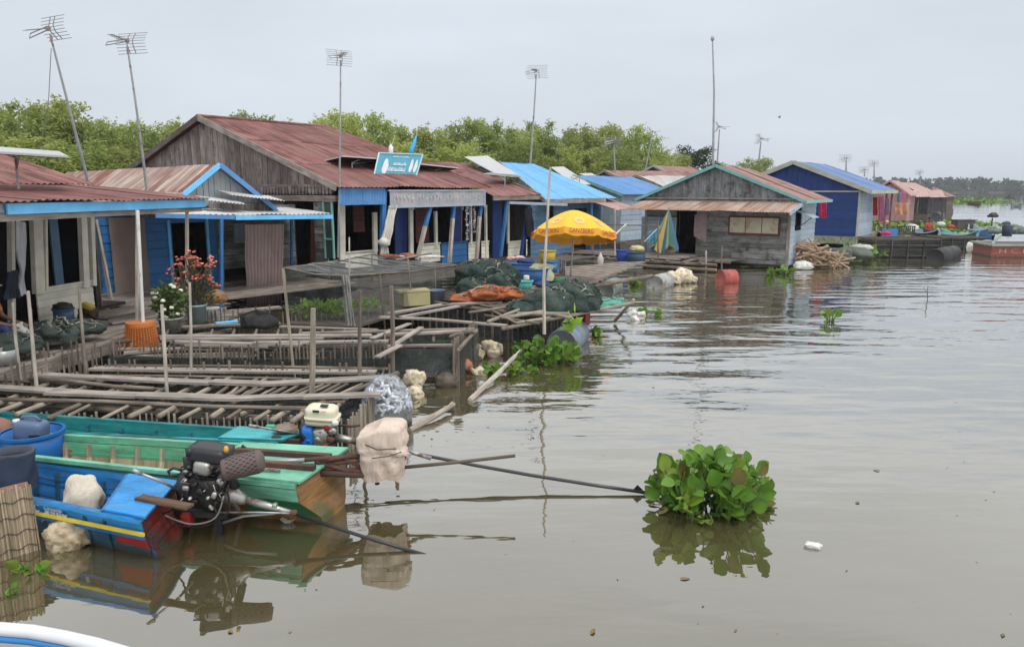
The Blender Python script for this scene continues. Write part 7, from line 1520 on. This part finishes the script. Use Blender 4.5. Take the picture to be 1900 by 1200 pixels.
def hyacinth(label, c, rx, ry, n, h, ls, seed, name='water_hyacinth', pale=.12, group=None, lean=.5):
    random.seed(seed); c = Vector(c); t = thing(name, label, 'water plant', c, 0, group); B = MB(); Bp = MB(); Bb = MB(); S = MB()
    nr = max(2, n//8); ros = []
    for i in range(nr):
        a = i*2.4+random.random(); r = ((i+.5)/nr)**.5; ros.append((V3(math.cos(a)*rx*r*.82, math.sin(a)*ry*r*.82, -.02), random.uniform(.72, 1.0)*(1-.28*r), r))
    for i in range(n):
        b0, hk, r = ros[i % nr]; a = random.uniform(0, 6.283); hh = h*hk*random.uniform(.35, 1.05); out = V3(math.cos(a), math.sin(a), 0)*lean*hh*random.uniform(.2, .95)+b0*.35*hk
        p0 = c+b0+V3(rg(0, .02), rg(0, .02), 0); e_ = p0+out+V3(0, 0, hh); mid = p0.lerp(e_, .45)-out*.16; k = ls/.13
        S.tube([p0, p0.lerp(mid, .5), mid, e_], [.010*k, .015*k, .010*k, .0055*k], 5)
        d = (out.normalized()*random.uniform(.2, 1)+V3(0, 0, random.uniform(-.1, 1.1))+V3(rg(0, .25), rg(0, .25), 0)).normalized(); n_ = V3(rg(0, .7), rg(-.55, .6), rg(.6, .5)); n_ = (n_-d*n_.dot(d))
        if n_.length < .1: n_ = V3(d.y, -d.x, .3)
        L_ = ls*random.uniform(.7, 1.3); q = random.random(); blade(Bb if q < .025 else Bp if q < .025+pale else B, e_, d, n_.normalized(), L_, L_*random.uniform(.75, 1.02), random.uniform(.05, .4))
    for i in range(int(n*.5)):                                  # floating edge: low blades, stems and roots
        a = random.uniform(0, 6.283); q = c+V3(math.cos(a)*rx*random.uniform(.4, 1.12), math.sin(a)*ry*random.uniform(.4, 1.12), random.uniform(.005, .07)); d = V3(math.cos(a)+rg(0, .6), math.sin(a)+rg(0, .6), rg(.15, .25)).normalized(); n_ = (V3(rg(0, .2), rg(0, .2), 1)-d*d.z).normalized(); u = random.random(); blade(Bb if u < .15 else Bp if u < .15+pale*1.5 else B, q, d, n_, ls*random.uniform(.4, .8), ls*random.uniform(.3, .6))
        if i % 2: S.tube([q, q+V3(rg(0, .06), rg(0, .06), .02), c+V3(math.cos(a)*rx*.4, math.sin(a)*ry*.4, .02)], .004*ls/.1, 4)
    B.build('foliage', HY, t, True, W=True); S.build('stalk', HYS, t, True, W=True)
    if Bp.v: Bp.build('young_foliage', HYY, t, True, W=True)
    if Bb.v: Bb.build('browned_foliage', HYB, t, True, W=True)
    return t
hyacinth('large floating water hyacinth clump alone in the open water, lower right', Z(1318, 940, 0), .48, .36, 230, .54, .132, 3, pale=.16, lean=.42)
hyacinth('water hyacinth patch at the end of the pale drift log', Z(1010, 668, 0), .55, .50, 170, .34, .12, 5, pale=.2)
hyacinth('sparse hyacinth fringe on the left flank of the patch by the drift log', Z(945, 692, 0), .42, .2, 70, .17, .09, 6, pale=.2)
hyacinth('hyacinth tuft behind the half sunk drum', Z(1092, 622, 0), .30, .2, 34, .17, .11, 7, pale=.4)
hyacinth('small hyacinth sprig beside the white foam sack', Z(1210, 586, 0), .2, .14, 18, .18, .10, 8)
hyacinth('lone yellow green sprig standing in open water right of the third cage', Z(1541, 597, 0), .10, .06, 7, .30, .17, 9, pale=.8)
hyacinth('weed clump under the corner of the grey plank house', Z(1448, 510, 0), .5, .3, 45, .28, .16, 10)
hyacinth('dull weeds in the shade under the parasol deck', Z(1160, 528, 0), .6, .35, 45, .2, .15, 11)
hyacinth('hyacinth tuft in the lower left corner before the reed screen', Z(58, 1062, 0), .12, .08, 8, .10, .085, 12, pale=.5)
hyacinth('weed fringe at the very lower left edge', Z(0, 1105, 0), .12, .14, 14, .06, .05, 13)
hyacinth('green weeds at the corner of the cobalt house', Z(1600, 478, 0), .9, .5, 60, .5, .25, 14)
def weeds(label, px0, px1, py, n, h, ls, seed, depth=1.2):
    random.seed(seed); A, B = Z(px0, py, 0), Z(px1, py, 0); t = thing('weed_bed', label, 'water plants', A); M1 = MB(); M2 = MB()
    for i in range(n):
        q = A.lerp(B, random.random())+V3(0, rg(0, depth), 0); e_ = q+V3(rg(0, .1)*h, 0, h*random.random()); d = V3(rg(0, 1), rg(0, 1), rg(.4, .6)).normalized(); n_ = (V3(0, 0, 1)-d*d.z).normalized(); blade(M2 if random.random() < .3 else M1, e_, d, n_, ls*random.uniform(.7, 1.2), ls*.8, k=3)
    M1.build('foliage', HY, t, True, W=True); M2.build('young_foliage', HYY, t, True, W=True)
weeds('long bed of green weeds between the cobalt house and the moored canoes', 1628, 1700, 424, 520, .32, .3, 1, 2.5)
weeds('strip of green weeds behind the dark moored canoe', 1748, 1835, 420, 520, .32, .28, 2, 1.6)
weeds('pale distant weed island reaching out from the last hut', 1768, 1842, 374, 420, .45, .7, 3, 5)
# ------------------------------------------------------------------ firewood, far boats and cages
p = Z(1515, 497, 0); t = thing('firewood_pile', 'pile of split tan firewood at the side of the grey plank house', 'firewood', p); FW = wood('firewood', (.28, .19, .125), (.50, .37, .26), .35, g=10); random.seed(12)
for i in range(98):
    u = random.random(); x = 1478+75*u; yb = 498-2*u; ht = (.9-.75*abs(u-.30)**.8)*random.random(); q = Z(x, yb, 0)+V3(rg(0, .1), rg(0, .3)+.2, .1+ht); d = V3(rg(0, .8)+.4, rg(-.5, .5), rg(-.15, .25)).normalized()*random.uniform(.25, .55); m = MB(); m.tube([q-d, q+d], random.uniform(.022, .042), 6); m.build('log', FW, t, W=True)
lumps('pale sack lying in the water before the firewood', [(Z(1490, 500, 0)+V3(0, 0, .12), .35, .25, .18)], WHITEP, 'sack', 'sack')
lumps('dark tarpaulin heap under the corner of the cobalt house', [(Z(1580, 486, 0)+V3(0, 0, .25), .8, .5, .35), (Z(1555, 490, 0)+V3(0, .3, .25), .6, .5, .35)], std('tarp_dark', (.09, .10, .085), .85, .4), 'tarpaulin', 'tarpaulin')
lumps('pale sheet lying on the dark tarpaulin heap', [(Z(1592, 484, 0)+V3(0, -.2, .55), .4, .3, .12)], std('sheet_grey', (.40, .40, .36), .9), 'sheet', 'sheet')
WDS = wood('tarred_slats', (.035, .034, .033), (.12, .115, .11), .4)
def far_cage(label, px0, px1, py, h, d, rows, seed, mat=WDD):
    random.seed(seed); A, B = Z(px0, py, 0), Z(px1, py, 0); ax = (B-A).normalized(); V = V3(-ax.y, ax.x, 0)*d; t = thing('fish_cage', label, 'fish cage', A, 0, 'floating fish cages')
    m = MB()
    for i in range(rows):
        z = .08+h*i/rows; m.bar(A+V3(0, 0, z), B+V3(0, 0, z+rg(0, .01)), .05, h/rows*.7); m.bar(B+V3(0, 0, z), B+V+V3(0, 0, z), .05, h/rows*.7); m.bar(A+V3(0, 0, z), A+V+V3(0, 0, z), .05, h/rows*.7); m.bar(A+V+V3(0, 0, z), B+V+V3(0, 0, z), .05, h/rows*.7)
    m.build('slat_wall', mat, t, W=True); m = MB(); m.slab([A+V3(.05, .05, 0), B+V3(-.05, .05, 0), B+V*.97, A+V*.97], V3(0, 0, h*.9)); m.build('inner_net', NETD, t, W=True)
    for k in range(5): q = A.lerp(B, k/4)-V.normalized()*.05; m = MB(); m.bar(q, q+V3(0, 0, h+.05), .05, .05, (0, 1, 0)); m.build('post', mat, t, W=True)
    for k in range(4): m = MB(); m.bar(A+V*(k/3)+V3(0, 0, h+.03), B+V*(k/3)+V3(0, 0, h+.03), .14, .04); m.build('plank', WDD, t, W=True)
far_cage('dark slatted fish cage with a pale board on its side, right of the cobalt house', 1622, 1742, 478, .72, 1.6, 8, 1, WDS)
far_cage('grey slatted fish cage behind the white bottle float', 1742, 1832, 462, .5, 1.8, 6, 2, WDS)
m = MB(); a = Z(1722, 476, 0)+V3(0, -.08, .3); m.box(a+V3(0, 0, .12), (.55, .04, .42)); solo('board', m, PALEB, 'pale square board on the front of the dark slatted fish cage', 'board', a)
m = MB(); a = Z(1632, 476, 0)+V3(0, -.08, .35); m.box(a, (.4, .04, .5)); solo('board', m, TRIM, 'beige square board at the left end of the dark slatted fish cage', 'board', a)
lumps('dark clutter heap under the salmon lean-to roof', [(Z(1706, 392, 0)+V3(0, 0, .9), 1.6, .8, .5), (Z(1735, 390, 0)+V3(0, 0, .8), 1.4, .8, .55)], std('clutter_dark', (.05, .045, .045), .9, .5, sc=4), 'clutter', 'clutter_heap')
drum('dark drum with a pale rim at the right end of the brown barge', (1734, 404), (1742, 403), .2, .5, std('drum_tar', (.06, .065, .08), .6, .2))
m = MB(); a = Z(1648, 462, 0)+V3(0, 0, .62)
m.box(a+V3(0, 0, .16), (.75, .05, .34)); solo('tin_sheet', m, BLUR2, 'small mid blue panel standing over the left part of the dark slatted cage', 'panel', a)
m = MB(); a = Z(1680, 462, 0)+V3(0, .1, .7)
for i in range(9): m.bar(a+V3(-.4+i*.1, 0, 0), a+V3(-.4+i*.1, 0, .36), .035, .03, (0, 1, 0))
m.bar(a+V3(-.45, 0, .36), a+V3(.45, 0, .36), .05, .05); m.bar(a+V3(-.45, 0, .0), a+V3(.45, 0, .0), .05, .05); solo('slatted_crate', m, WDS, 'grey slatted crate on the dark slatted fish cage right of the blue panel', 'crate', a)
drum('big black drum at the right end of the dark slatted fish cage', (1735, 478), (1768, 470), .15, .33, std('drum_black', (.03, .032, .034), .6, .2))
lumps('white plastic bottle float standing between the grey cage and the red boat', [(Z(1798, 468, 0)+V3(0, 0, .22), .14, .12, .26)], WHITEP, 'float', 'float', -.9, .1)
lumps('grey tarpaulin hump left of the red boat', [(Z(1822, 466, 0)+V3(0, 0, .25), .5, .3, .28)], std('tarp_grey', (.26, .25, .24), .9), 'tarpaulin', 'tarpaulin')
def canoe(label, a, b, w, h, mat, inn=None, name='canoe', up=.25, group='canoes moored off the village', z0=0):
    A, B = Z(*a, z0), Z(*b, z0); ax = (B-A).normalized(); sd_ = V3(-ax.y, ax.x, 0); t = thing(name, label, 'boat', (A+B)/2, 0, group); rows = []; ir = []
    for i in range(15):
        u = i/14; s_ = math.sin(math.pi*min(.97, max(.03, u)))**.6; c = A.lerp(B, u); zt_ = h+up*(2*u-1)**4; rows.append([c+sd_*w*.5*s_*k+V3(0, 0, z) for k, z in ((-1, zt_), (-.7, zt_*.4), (-.3, -.08), (.3, -.08), (.7, zt_*.4), (1, zt_))]); ir.append([c+sd_*w*.5*s_*k+V3(0, 0, z) for k, z in ((-.9, zt_-.01), (-.6, zt_*.4), (.6, zt_*.4), (.9, zt_-.01))])
    m = MB(); m.grid(rows); m.build('hull', mat, t, True, W=True); m = MB(); m.grid(ir); m.build('inside', inn or WDD, t, True, W=True)
    for k in (0, 5):
        m = MB(); m.tube([r[k] for r in rows], .035, 6); m.build('gunwale', inn or WDL, t, W=True)
    return t
canoe('black canoe with a white gunwale moored by the dark slatted fish cage', (1692, 446), (1742, 452), 1.0, .5, BLACKM, PALEB)
canoe('pale blue grey canoe with upturned bow beside the cobalt house', (1628, 446), (1672, 458), .9, .55, PALEB, WDL)
canoe('dark green canoe with a red cloth, behind the grey slatted cage', (1742, 446), (1812, 452), 1.0, .4, std('canoe_green', (.06, .12, .09), .6), TEALT)
canoe('blue painted boat behind the grey slatted cage, near the red boat', (1800, 440), (1842, 446), 1.1, .5, BLUR2, PALEB)
canoe('long brown barge moored before the salmon roofed house', (1650, 404), (1738, 400), 1.8, .55, std('barge_brown', (.13, .085, .075), .8), WDD)
canoe('dark canoe seen end on near the far weed island', (1796, 377), (1818, 380), 1.3, .4, WDD, WDD)
canoe('tiny canoe with a seated person far out on the bright water', (1862, 367), (1880, 368), 1.2, .3, BLACKM, WDD)
canoe('small pale boat lying far out at the right edge of the water', (1876, 384), (1896, 384), 1.2, .3, PALEB, WDD)
rb = thing('motor_boat', 'orange red boat with pale worn lettering at the right picture edge', 'boat', Z(1870, 475, 0)); RBM = boatpaint('boat_orange_red', (.28, .075, .055), (.2, .13, .1))
A, B = Z(1836, 478, 0), Z(1990, 478, 0); dv = V3(.5, 2.2, 0); m = MB(); m.slab([A+V3(.06, 0, -.1), B+V3(0, 0, -.1), B+dv-V3(0, 0, .1), A+dv+V3(.1, 0, -.1)], V3(0, 0, .58)); m.build('hull', RBM, rb, W=True)
m = MB(); m.bar(A+V3(0, -.03, .52), B+V3(0, -.03, .52), .1, .08); m.bar(A+V3(0, 0, .52), A+dv+V3(0, 0, .52), .1, .08); m.build('gunwale', std('gunwale_sage', (.26, .33, .29), .7), rb, W=True)
m = MB(); m.slab([A+V3(.15, .15, .52), B+V3(0, .15, .52), B+dv*.92+V3(0, 0, .52), A+dv*.92+V3(.1, 0, .52)], V3(0, 0, .02)); m.build('inside', WDD, rb, W=True)
m = MB(); m.bar(A+V3(.05, 0, .56), A+V3(.55, .3, .95), .09, .06); m.build('bow_rail', std('gunwale_sage2', (.30, .37, .33), .7), rb, W=True)
text('H C P', rb, std('letter_ochre', (.45, .25, .17), .8, .1, bump=0), A+V3(.95, -.012, .26), V3(1, 0, 0), V3(0, 0, 1), .26, 1.2)
m = MB(); p = Z(1873, 458, 0)+V3(0, .3, .5); m.lathe([(0, 0), (.22, 0), (.25, .5), (.2, .56), (0, .56)], p, 14); m.blob(p+V3(-.1, 0, .62), .2, .15, .12, 2, .3); solo('barrel', m, std('barrel_navy', (.05, .065, .10), .6), 'dark blue barrel standing in the orange red boat', 'barrel', p, smooth=True)
lumps('grey green net heap in the orange red boat', [(Z(1890, 455, 0)+V3(.1, .5, .7), .5, .4, .28), (Z(1858, 455, 0)+V3(0, .6, .65), .35, .3, .2)], netpile('sage_net', (.08, .10, .09), (.25, .3, .27)), 'fishing net', 'fishing_net')
for i, (px, py, r, col, lb, cat_) in enumerate(((1640, 420, .28, 'orange', 'orange cloth heap on the bow of the pale blue grey canoe', 'cloth'), (1690, 432, .3, 'white', 'white cloth heap behind the black canoe', 'cloth'), (1744, 424, .25, 'white', 'white jug shaped bundle by the red shirted person', 'bundle'), (1762, 430, .2, 'red', 'red bundle in the dark green canoe', 'bundle'), (1640, 448, .22, 'magenta', 'magenta cloth hanging by the beige board', 'cloth'), (1690, 392, .5, 'teal', 'teal sheet on the brown barge', 'sheet'), (1706, 386, .5, 'white', 'white basin like bundle on the brown barge', 'bundle'))): lumps(lb, [(Z(px, py+16 if py > 400 else py+8, 0)+V3(0, 0, .75 if py > 400 else .7), r, r*.8, r*.6)], clm(col), cat_, cat_)
m = MB(); p = Z(1790, 440, 0)+V3(0, .3, .5); m.box(p+V3(0, 0, .22), (1.1, .6, .5), R(6)); m.box(p+V3(0, 0, .5), (1.3, .7, .05), R(6)); solo('crate', m, WDD, 'brown crate with a pale lid on the grey slatted fish cage', 'crate', p)
m = MB(); p = Z(1838, 436, 0)+V3(0, 0, .55); m.tube([p, p+V3(0, 0, .5)], .04, 6); m.blob(p+V3(0, 0, .6), .3, .2, .22, 3, .3); solo('outboard_motor', m, BLACKM, 'black motor on the blue painted boat', 'motor', p, smooth=True)
L = ([], []); rr = random.Random(8)
for i in range(420):                                            # scum and plant bits gathered round the rafts, beyond counting
    k = rr.random()
    if k < .5: x, y = rr.uniform(560, 1000), rr.uniform(690, 830)
    elif k < .8: x, y = rr.uniform(900, 1300), rr.uniform(560, 720)
    else: x, y = rr.uniform(60, 1880), rr.uniform(560, 1180)
    q = Z(x, y, .003); sz = rr.uniform(.004, .016) if rr.random() < .9 else rr.uniform(.02, .035); a = rr.random()*6.28; u = V3(math.cos(a), math.sin(a), 0)*sz; w_ = V3(-u.y, u.x, 0)*rr.uniform(.25, .7); L[0].extend((q-u, q-w_, q+u+V3(0, 0, .003), q+w_)); n_ = len(L[0]); L[1].append((n_-4, n_-3, n_-2, n_-1))
o = bpy.data.objects.new('floating_scum', leafmesh('floating_scum', L, std('scum', (.16, .14, .07), .9, .3, isl=.6, bump=0))); COL.objects.link(o); tag(o, kind='stuff')
# ------------------------------------------------------------------ people
SKIN = std('skin', (.20, .10, .065), .6, .1, isl=0, bump=.05); HAIR = std('hair_black', (.012, .01, .01), .5, .2)
def skinned(name, pts, edges, mat, par, levels=1):
    me = bpy.data.meshes.new(name); im = rootM(par).inverted(); me.from_pydata([tuple(im @ Vector(p[0])) for p in pts], edges, []); o = bpy.data.objects.new(name, me); COL.objects.link(o); o.parent = par; md = o.modifiers.new('skin', 'SKIN'); md.use_smooth_shade = True
    if not me.skin_vertices: me.skin_vertices.new()
    for i, p in enumerate(pts): me.skin_vertices[0].data[i].radius = (p[1], p[2] if len(p) > 2 else p[1])
    me.skin_vertices[0].data[0].use_root = True
    s_ = o.modifiers.new('sub', 'SUBSURF'); s_.levels = levels; s_.render_levels = levels; me.materials.append(mat); return o
def sitter(label, c, yaw, s, shirt, trousers, hat=None, reach=0.0, detail=False):
    "seated figure; c is the point under the pelvis on its seat"
    c = Vector(c); Mz = Matrix.Rotation(yaw, 3, 'Z'); t = thing('person', label, 'person', c); X = lambda x, y, z: c+Mz @ V3(x*s, y*s, z*s)
    pts = [(X(0, 0, .1), .13*s), (X(0, -.03, .3), .13*s), (X(0, -.06, .5), .13*s, .1*s), (X(0, -.08, .6), .055*s), (X(0, -.1, .68), .06*s), (X(0, -.11, .80), .088*s, .1*s), (X(0, -.10, .88), .06*s)]
    ed = [(0, 1), (1, 2), (2, 3), (3, 4), (4, 5), (5, 6)]; hands = []
    for sg in (-1, 1):
        b = len(pts); r_ = reach if sg > 0 else 0
        pts += [(X(.19*sg, -.06, .53), .055*s), (X(.25*sg, -.12, .28), .042*s), (X(.16*sg+.0, -.36-r_*.2, .20-.05*r_), .033*s), (X(.14*sg, -.45-r_*.25, .17-.08*r_), .03*s)]; ed += [(2, b), (b, b+1), (b+1, b+2), (b+2, b+3)]; hands.append((b+3, sg))
        b = len(pts); pts += [(X(.1*sg, -.05, .07), .09*s), (X(.16*sg, -.42, .14), .062*s), (X(.15*sg, -.38, -.25), .042*s), (X(.15*sg, -.5, -.30), .032*s)]; ed += [(0, b), (b, b+1), (b+1, b+2), (b+2, b+3)]
    if detail:
        for hi, sg in hands:
            h0 = pts[hi][0]
            for k in range(5):
                b = len(pts); d = Mz @ V3(.035*(k-2)*.5*1.0+(.03*sg if k == 4 else 0), -.07 if k < 4 else -.03, -.01)*s; pts += [(h0+d, .011*s), (h0+d*1.6+V3(0, 0, -.018*s), .009*s), (h0+d*1.9+V3(0, 0, -.045*s), .007*s)]; ed += [(hi, b), (b, b+1), (b+1, b+2)]
    skinned('body', pts, ed, SKIN, t, 2 if detail else 1)
    sp = [(X(0, 0, .06), .16*s, .15*s), (X(0, -.03, .3), .155*s, .14*s), (X(0, -.06, .5), .15*s, .12*s), (X(0, -.075, .575), .075*s)]; se = [(0, 1), (1, 2), (2, 3)]
    for sg in (-1, 1): b = len(sp); sp += [(X(.19*sg, -.06, .53), .075*s), (X(.235*sg, -.1, .35), .062*s)]; se += [(2, b), (b, b+1)]
    skinned('shirt', sp, se, shirt, t)
    tp = [(X(0, 0, .08), .145*s)]; te = []
    for sg in (-1, 1): b = len(tp); tp += [(X(.1*sg, -.05, .07), .105*s), (X(.16*sg, -.42, .14), .08*s), (X(.15*sg, -.385, -.15), .06*s)]; te += [(0, b), (b, b+1), (b+1, b+2)]
    skinned('trousers', tp, te, trousers, t)
    m = MB(); m.blob(X(0, -.085, .85), .098*s, .108*s, .09*s, 3, .08, 3, 10, 14, -.25); m.build('hair', HAIR, t, True, W=True)
    if detail:
        m = MB()
        for sg in (-1, 1): m.blob(X(.035*sg, -.205, .80), .016*s, .01*s, .011*s, 1, 0, 1, 6, 8, -1); 
        m.build('eye', BLKP, t, True, W=True); m = MB(); m.blob(X(0, -.222, .77), .014*s, .02*s, .026*s, 1, 0, 1, 6, 8, -1)
        for sg in (-1, 1): m.blob(X(.098*sg, -.1, .78), .014*s, .025*s, .035*s, 1, 0, 1, 6, 8, -1)
        m.build('nose_and_ears', SKIN, t, True, W=True); m = MB(); m.tube([X(-.03, -.205, .735), X(0, -.215, .733), X(.03, -.205, .735)], .006*s, 5); m.build('mouth', clm('red'), t, True, W=True)
    if hat:
        m = MB(); m.lathe([(.19*s, -.015*s), (.2*s, -.005*s), (.11*s, .01*s), (.105*s, .07*s), (.08*s, .10*s), (0, .105*s)], X(0, -.1, .86), 20); m.build('hat', hat, t, True, W=True)
    return t
pc = f1.w(f1.py(-16, 560, .75).x, .85, .82)
zh = f1.py(5, 522, .75).z
m = MB(); m.lathe([(.16, 0), (.17, .30), (.0, .31)], pc-V3(0, 0, .33), 14); solo('stool', m, plas('stool_blue', (.1, .2, .3)), 'low plastic stool under the seated person on the left deck', 'stool', pc-V3(0, 0, .33))
sitter('person in a straw hat and yellow red shirt, seated at the left edge', pc, R(95), (zh-pc.z)/.9, std('shirt_flower', (.55, .18, .04), .9, .6, sc=14), clm('navy'), std('straw', (.42, .30, .18), .9, .2), .1, True)
sitter('person in a red shirt seated in the black canoe', Z(1722, 448, 0)+V3(0, .2, .4), R(20), 1.0, clm('red'), clm('navy'))
sitter('person in dark clothes seated in the tiny far canoe', Z(1871, 367, 0)+V3(0, 0, .3), R(90), 1.3, BLACKM, BLACKM)
m = MB(); pg = f1.w(f1.py(35, 590, .5).x, .55, .5); zc = f1.py(38, 590, .5).z
rbox(m, V3(pg.x, pg.y, .72), (.26, .22, .46), Matrix.Rotation(R(14), 3, 'Y'), 2.8, 18, 30, .22, 1.8, 3); solo('sack', m, wrinkled('sack_grey', (.50, .49, .46), (.3, .28, .24), .25), 'pale grey sack standing on the deck beside the seated person', 'sack', pg, smooth=True)
m = MB(); pz_ = f1.w(f1.py(4, 640, .3).x, .3, .5); m.lathe([(0, 0), (.14, 0), (.18, .2), (.17, .2), (.13, .02), (0, .02)], pz_, 18); solo('basin', m, std('tin_basin', (.35, .36, .36), .4, .1, metal=.4), 'tin basin at the left edge in front of the seated person', 'basin', pz_, smooth=True)
# ------------------------------------------------------------------ small floating things, bird, rail of the viewing boat
m = MB(); p = Z(1508, 1014, .0); rbox(m, p+V3(0, 0, .012), (.11, .06, .04), Matrix.Rotation(R(-25), 3, 'Z'), 6, 10, 22, .45, 3.5, seed=3); solo('foam_cup', m, WHITEP, 'crumpled white plastic cup floating alone at lower right', 'cup', p, smooth=True)
m = MB(); p = Z(535, 968, 0); m.lathe([(.0, .0), (.035, .0), (.062, .03), (.066, .034), (.058, .033), (.03, .008), (0, .008)], p, 20); solo('bowl', m, WHITEP, 'white foam bowl floating under the shaft of the black motor', 'bowl', p, smooth=True)
DL = std('dead_leaf', (.20, .13, .05), .8, .2)
for i, (px, py, lb) in enumerate(((1262, 1073, 'small dead leaf floating below the large hyacinth'), (1097, 1176, 'brown dead leaf floating at the bottom edge'), (1632, 873, 'tiny twig floating right of the large hyacinth'), (1594, 931, 'tiny leaf floating lower right of the large hyacinth'), (425, 1168, 'dark dead leaf floating near the bottom left'))):
    m = MB(); p = Z(px, py, .004); blade(m, p, V3(math.cos(i*1.3), math.sin(i*1.3)*.6, .12).normalized(), V3(0, 0, 1), .07-.006*i, .03, .3); solo('dead_leaf', m, DL, lb, 'leaf', p)
m = MB(); p = Y(1446, 218, 60); m.tube([p+V3(-.12, 0, 0), p, p+V3(.14, 0, .02)], [.01, .05, .01], 7); m.slab([p+V3(-.03, 0, .02), p+V3(.05, 0, .02), p+V3(.02, -.25, .16)], V3(0, 0, .01)); m.slab([p+V3(-.03, 0, .02), p+V3(.05, 0, .02), p+V3(.02, .25, .12)], V3(0, 0, .01)); solo('bird', m, BLACKM, 'small dark bird flying in the pale sky', 'bird', p)
t = thing('boat_rail', 'white and blue curved rail of the viewing boat at the lower left corner', 'rail', Y(60, 1175, 2.2)); m = MB(); zr_ = 1.25
Pr = [Z(px, py, zr_) for px, py in ((-160, 1182), (-60, 1166), (0, 1166), (60, 1171), (120, 1182), (180, 1196), (240, 1214), (320, 1245), (420, 1300))]; m.tube(Pr, .024, 14); m.build('tube', std('rail_white', (.66, .68, .72), .25, .05, bump=0), t, True, W=True)
m = MB(); m.tube([q-V3(0, 0, .03)+V3(0, -.012, 0) for q in Pr], .014, 10); m.build('blue_edge', std('rail_blue', (.03, .2, .5), .35, .05, bump=0), t, True, W=True)
# ------------------------------------------------------------------ pale river air
hz = MB(); hz.box((650, 400, 7.2), (2300, 850, 16.6))
hm = bpy.data.materials.new('haze'); hm.use_nodes = True; hm.node_tree.nodes.clear()
ho = hm.node_tree.nodes.new('ShaderNodeOutputMaterial'); hv = hm.node_tree.nodes.new('ShaderNodeVolumePrincipled')
hv.inputs['Color'].default_value = (.88, .92, 1, 1); hv.inputs['Density'].default_value = .0004; hm.node_tree.links.new(hv.outputs[0], ho.inputs['Volume'])
tag(hz.build('haze', hm), kind='stuff')
